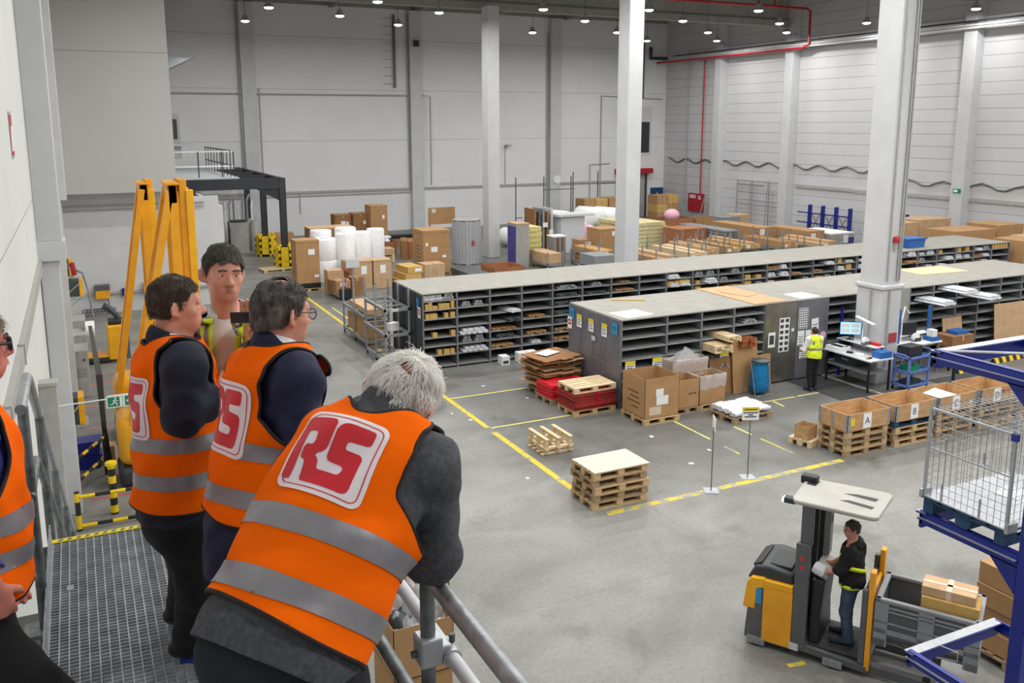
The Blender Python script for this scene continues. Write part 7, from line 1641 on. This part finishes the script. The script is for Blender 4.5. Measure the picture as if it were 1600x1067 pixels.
    def glasses(s, m='black_plastic', r=.0022):
        b = MB()
        for x in (.033,-.033):
            b.tube([Vector(s.hp(x+.025*math.cos(t*PI/8)*(1), .108, .002+.02*math.sin(t*PI/8))-s.o) for t in range(17)], r*s.hs, 6, False)
            b.tube([Vector(s.hp(x*1.75,.106,.01)-s.o), Vector(s.hp(x/abs(x)*.08,.06,.012)-s.o), Vector(s.hp(x/abs(x)*.083,-.01,.01)-s.o), Vector(s.hp(x/abs(x)*.08,-.03,-.01)-s.o)], r*s.hs*1.1, 6)
        b.tube([Vector(s.hp(-.009,.11,.006)-s.o), Vector(s.hp(.009,.11,.006)-s.o)], r*s.hs, 6); b.build('glasses', pick(m), s.root, smooth=60); return s
    def collar(s, m, name='collar', r=.066, h=.055, drop=.0, th=.004, open_=.35, lift=0.):
        """a shirt or jacket collar band round the neck, open at the front"""
        vs = []; fs = []; n = 30
        for i in range(n):
            t = -PI/2+open_+(2*PI-2*open_)*i/(n-1)+PI; d = s.R*math.cos(t)+s.F*math.sin(t)*.95; back = max(0,-math.sin(t))
            r_ = r+.012; base = s.N-s.S*(.015-lift)+s.F*.006; fr = max(0, math.sin(t))
            for j, (rr, zz) in enumerate(((r_+.006,0),(r_,h*.6+.02*back),(r_+.002,h+.012*back),(r_+.008,h*.55),(r_+.014,h*.05-.02*fr))): vs.append(base+d*rr+s.S*(zz-.03*fr-drop))
        for i in range(n-1):
            for j in range(4): a = i*5+j; fs.append((a,a+1,a+6,a+5))
        P_, F_ = np.array(vs), np.array(fs); npmesh(name, P_, F_, m, s.root, solid=th, inv=s.o); return s
def WV(x, y, d): return V3(VD(x, y, d))
# ---- front man leaning on the rail
HD = unit(np.array([.62,.78,0]))
m4 = Person('white-haired man in orange vest and grey jacket leaning on the rail', WV(428,1028,2.03), WV(590,668,2.3), V3(RT*.85-UP*.46-FW*.22), WV(624,624,2.38), V3(FW*1+RT*.12-UP*.2), V3(UP*.84+RT*.5+FW*.12), 1.0, 1.04)
m4.sh[-1] = m4.sh[-1]+m4.F*.08+m4.R*.05-m4.S*.02; m4.sh[1] = m4.sh[1]-m4.R*.02; m4.hip = {q: h_+np.array([.05,-.01,-.03]) for q, h_ in m4.hip.items()}
m4.arm(1, WV(674,868,2.36), WV(628,806,2.6), None, (0,0,-1)); m4.arm(-1, WV(560,740,2.8), WV(610,790,2.8), None, (0,0,-1))
m4.leg(1, (.42,1.72,ZP+.08), (.55,1.9,ZP+.04)); m4.leg(-1, (.2,1.9,ZP+.08), (.3,2.1,ZP+.04))
m4.body(pick('skin_red')).jacket(pick('suit_grey'), hem=-.02, e=.016).trousers(pick('trousers_navy')).shoes(pick('shoe_black')).vest(pick('vest_orange'), stripes=(.13,.28), hem=.065, lv=.76, e=.032, lu=-.04, flare=.92, lsize=.212)
m4.hair(pick('hair_white'), thick=.006, nape=-.065, front=.07, side=.02, bald=(.004,-.088,.088,.024), strands=6000, slen=.045, lift=.012, srad=.0012, wave=.006)
m4.collar(pick('suit_grey'), 'jacket_collar', r=.078, h=.05, open_=.3)
# ---- man in the middle
m3 = Person('man with greying hair and glasses in orange vest, second from right', WV(394,838,2.947), WV(432,556,2.947), (.2,-.97,-.02), WV(441,490,2.947), V3(FW*.72+RT*.66-UP*.3), (.12,.08,1), .95, 1.0)
m3.sh[-1] = m3.sh[-1]-m3.S*.045+m3.R*.03; m3.arm(1, WV(466,690,2.820), WV(520,760,3.021), None, (0,0,-1)); m3.arm(-1, WV(450,650,3.265), WV(420,560,3.392), (-.3,.1,.9), (.2,-1,0))
m3.leg(1, (.46,2.7,ZP+.08), (.7,2.78,ZP+.04)); m3.leg(-1, (.43,2.98,ZP+.08), (.68,3.06,ZP+.04))
m3.body(pick('skin')).jacket(pick('suit_blue'), hem=-.14).trousers(pick('trousers_navy')).shoes(pick('shoe_black')).vest(pick('vest_orange'), stripes=(.16,.31), hem=.09, lv=.66)
m3.hair(pick('hair_grey'), thick=.005, nape=-.06, front=.09, bald=(.01,-.025,.13,.03), strands=2200, slen=.018).glasses().collar(pick('shirt_white'), 'shirt_collar', r=.064, h=.06, open_=.2, lift=.02).collar(pick('suit_blue'), 'jacket_collar', r=.076, h=.042, open_=.35)
# ---- man on the left with crossed arms
m1 = Person('dark-haired man in orange vest with crossed arms, facing right', WV(285,800,3.488), WV(268,540,3.423), (.14,-.99,0), WV(276,477,3.423), V3(FW*.42+RT*.9-UP*.12), (.04,.03,1), 1.06, 1.0)
m1.sh[-1] = m1.sh[-1]-m1.S*.03+m1.R*.02; m1.arm(1, WV(285,652,3.270), WV(338,620,3.401), (.8,.5,.2), (0,1,0)); m1.arm(-1, WV(322,640,3.652), WV(300,625,3.488), (-.3,-1,.1), (.8,-.3,0))
a = V3(GP(268,985,ZP)); b_ = V3(GP(288,1035,ZP)); 
m1.leg(-1, a+np.array([.06,.04,.08]), a+np.array([.22,.04,.04])); m1.leg(1, b_+np.array([.03,.03,.08]), b_+np.array([.23,-.02,.04]))
m1.body(pick('skin')).jacket(pick('suit_navy'), hem=.0, wr=.004).trousers(pick('trousers_dark'), e=.022).shoes(pick('shoe_black')).vest(pick('vest_orange'), stripes=(.17,.31), hem=.07, lv=.68)
m1.hair(pick('hair_brown'), thick=.006, nape=-.05, front=.085, strands=1800, slen=.016).collar(pick('shirt_pink'), 'shirt_collar', r=.064, h=.05, open_=.25, lift=.015).collar(pick('suit_navy'), 'jacket_collar', r=.076, h=.04, open_=.4)
for q in (1,-1):
    t_ = m1.toe[q]-m1.o; a_ = m1.an[q]-m1.o; MB().tube([Vector((a_[0]-.04,a_[1],.012)), Vector((t_[0]+.03,t_[1],.012))], .042, 8).build('shoe_cover', pick('shoe_blue'), m1.root, label='blue shoe cover')
# ---- man facing the camera
m2 = Person('man in black jacket and lime braces turning round towards the camera', WV(352,800,3.815), WV(358,500,3.771), (-.95,.3,0), WV(349,428,3.706), (.12,-.98,-.2), (.1,0,1), 1.02, 1.02)
m2.arm(1, WV(255,640,3.815), WV(290,700,3.652)); m2.arm(-1, WV(420,600,3.706), WV(393,532,3.543), (.03,.1,1), (-.3,-1,0))
m2.leg(1, (.4,3.75,ZP+.08), (.4,3.52,ZP+.04)); m2.leg(-1, (.6,3.78,ZP+.08), (.62,3.55,ZP+.04))
m2.body(pick('skin'), curl={1:.5,-1:.18}, h=.0075).jacket(pick('shirt_white'), e=-.001, hem=0, wr=0, cuff=.6, name='shirt').jacket(pick('suit_black'), hem=-.14, vneck=.26).trousers(pick('trousers_dark')).shoes(pick('shoe_black'))
m2.hair(pick('hair_dark'), thick=.01, nape=-.06, front=.08, side=.0, strands=2000, slen=.022).eyes().collar(pick('shirt_white'), 'shirt_collar', r=.062, h=.06, open_=.45, lift=.02)
# shirt front and braces with reflective stripe
def strip_on(person, pts, w, nm, m, off, thick=.003):
    Pv, F = person.bodyV; tr = BVHTree.FromPolygons([Vector(p) for p in Pv], [tuple(t) for t in F.tolist()]); vs = []; fs = []; n = 24
    for i in range(n+1):
        t = i/n*(len(pts)-1); k = min(int(t), len(pts)-2); q = t-k; r, u = (pts[k][j]+(pts[k+1][j]-pts[k][j])*q for j in (0,1))
        for dx in (-w/2,0,w/2):
            o = person.P+person.R*(r+dx)+person.S*u+person.F*.6; h = tr.ray_cast(Vector(o), Vector(-person.F), 1.2)
            base = np.array(h[0]) if h[0] is not None else o-person.F*.48; vs.append(base+person.F*off)
    for i in range(n): 
        for j in (0,1): a = i*3+j; fs.append((a,a+1,a+4,a+3))
    return npmesh(nm, np.array(vs), np.array(fs), m, person.root, solid=thick, inv=person.o)
Lm = m2.L
for sx in (.068,-.068):
    b0_ = strip_on(m2, [(sx*1.15,Lm*1.02),(sx*1.0,Lm*.85),(sx*.72,Lm*.4)], .052, 'brace', pick('vest_lime'), .042); s0_ = strip_on(m2, [(sx*1.15,Lm*1.02),(sx*1.0,Lm*.85),(sx*.72,Lm*.4)], .018, 'reflective_stripe', pick('reflective'), .047)
ph = thing('mobile_phone', 'black phone held up between the two middle men', 'phone', VD(380,496,3.48), math.radians(-25)); MB().box((-.05,-.005,-.022),(.025,.005,.022)).build('body', pick('black_plastic'), ph, bevel=.003); MB().box((.008,-.008,-.006),(.024,-.005,.018)).build('camera_block', pick('rubber'), ph)
# ---- man at the left edge
m0 = Person('man in orange vest and dark glasses cut off by the left edge', WV(-70,965,2.52), WV(-74,640,2.5), (.2,-.98,0), WV(-48,541,2.5), (.97,.18,-.12), (.03,0,1), 1.08, 1.0)
m0.arm(1, WV(-110,800,2.4), WV(-16,918,2.36), (.25,.1,-.95), (-.3,.95,0)); m0.arm(-1, WV(-40,800,2.75), WV(0,880,2.8))
m0.leg(1, (-.1,2.7,ZP+.08), (.12,2.68,ZP+.04), .14); m0.leg(-1, (-.2,2.98,ZP+.08), (.02,3.0,ZP+.04), .06)
m0.body(pick('skin_red'), curl={1:1.1,-1:.6}).jacket(pick('shirt_blue'), hem=.1, cuff=.9, name='shirt').trousers(pick('trousers_dark'), e=.02).shoes(pick('shoe_black')).vest(pick('vest_orange'), stripes=(.19,.29), hem=.09, logo=False, flare=1.06)
m0.hair(pick('hair_fair'), thick=.01, nape=-.06, front=.075, strands=1600, slen=.05, wave=.008).eyes().glasses(r=.0042)
# ---- yellow-vest worker by the rack
w0 = V3(GP(1268,610,0)); 
wk = Person('worker in yellow vest and black trousers seen from behind at the packing desk', w0+np.array([0,.0,.95]), w0+np.array([.02,.02,1.46]), (.97,-.2,0), w0+np.array([.03,.05,1.6]), (.15,.97,-.2), (0,0,1), 1.0, 1.0, 0.)
wk.arm(1, w0+np.array([.27,.06,1.12]), w0+np.array([.2,.28,1.04])); wk.arm(-1, w0+np.array([-.24,.12,1.12]), w0+np.array([-.14,.32,1.05]))
wk.leg(1, w0+np.array([.1,.02,.08]), w0+np.array([.12,.2,.04])); wk.leg(-1, w0+np.array([-.08,-.02,.08]), w0+np.array([-.1,.17,.04]))
wk.body(pick('skin'), h=.011).jacket(pick('shirt_white'), e=.008, cuff=.12, hem=-.04, wr=0, name='t_shirt').trousers(pick('trousers_dark'), wr=.002).shoes(pick('shoe_navy')).vest(pick('vest_lime'), stripes=(.2,), hem=-.04, logo=False, trim_m='vest_lime', e=.026)
wk.hair(pick('hair_black'), thick=.008, nape=-.03, front=.085, strands=300)
for sx in (.1,-.1):
    vs = []; n = 14
    Pv, F = wk.bodyV; tr = BVHTree.FromPolygons([Vector(p) for p in Pv], [tuple(t) for t in F.tolist()]); fs = []
    for i in range(n+1):
        for dx in (-.02,.02):
            o = wk.P+wk.R*(sx+dx)+wk.S*(.2+.27*i/n)-wk.F*.6; h = tr.ray_cast(Vector(o), Vector(wk.F), 1.2); vs.append((np.array(h[0]) if h[0] is not None else o+wk.F*.48)-wk.F*.052)
    for i in range(n): fs.append((2*i,2*i+1,2*i+3,2*i+2))
    npmesh('reflective_stripe', np.array(vs), np.array(fs), pick('reflective'), wk.vs, solid=.002, inv=wk.o)
# ---- truck driver
def tl(x, y, z): return V3(O_ + Matrix.Rotation(PR,4,'Z') @ Vector((x,y,z)))
ax_ = V3(Matrix.Rotation(PR,3,'Z') @ Vector((1,0,0))); ay_ = V3(Matrix.Rotation(PR,3,'Z') @ Vector((0,1,0)))
dv = Person('driver in black hoodie with lime belts standing on the order picker', tl(1.30,.4,1.10), tl(1.29,.4,1.6), ay_, tl(1.25,.42,1.79), -ax_*.8-ay_*.5-np.array([0,0,.3]), (0,0,1), 1.04, 1.0, .215)
dv.arm(-1, tl(1.2,.16,1.32), tl(1.02,.2,1.22), -ax_, (0,0,-1)); dv.arm(1, tl(1.2,.66,1.32), tl(1.03,.5,1.22), -ax_, (0,0,-1))
dv.leg(1, tl(1.26,.54,.29), tl(1.06,.54,.255)); dv.leg(-1, tl(1.32,.3,.29), tl(1.12,.26,.255))
dv.body(pick('skin'), h=.0085, curl=.7).jacket(pick('hoodie'), e=.022, cuff=.25, hem=-.06, name='hoodie').trousers(pick('jean'), e=.016).shoes(pick('shoe_navy')).eyes().glasses(r=.0015)
dv.hair(pick('hair_brown'), thick=.012, nape=-.05, front=.075, strands=400)
g = SDF(dv.N-.2, dv.N+.2, .01); g.cone(dv.N-dv.F*.07+dv.R*.08-dv.S*.0, dv.N-dv.F*.07-dv.R*.08, .05, .05, .02); g.cone(dv.N-dv.F*.1, dv.N-dv.F*.12-dv.S*.1, .06, .04, .03); Pv, F = g.skin(0,1); npmesh('hood', Pv, F, pick('hoodie'), dv.root, inv=dv.o)
def belt(person, zc, w, nm, m, tilt=0, off=.03):
    n = 40; vs = []; fs = []; Pv, F = person.bodyV; B = person.bulk
    for i in range(n):
        t = 2*PI*i/n; d = person.R*math.cos(t)*.172*B+person.F*math.sin(t)*.122*B; d = d+unit(d)*off
        for dz in (-w/2,w/2): vs.append(person.P+d+person.S*(zc+dz+tilt*math.cos(t)))
    for i in range(n): a, b = 2*i, 2*((i+1)%n); fs.append((a,a+1,b+1,b))
    npmesh(nm, np.array(vs), np.array(fs), m, person.root, solid=.004, inv=person.o)
belt(dv, .16, .055, 'hi_vis_belt', pick('vest_lime'), -.09, .042); belt(dv, -.03, .05, 'hi_vis_belt', pick('vest_lime'), 0, .034)
strip_on(dv, [(-.1,dv.L*.84),(-.105,.2)], .05, 'shoulder_strap', pick('vest_lime'), .042)
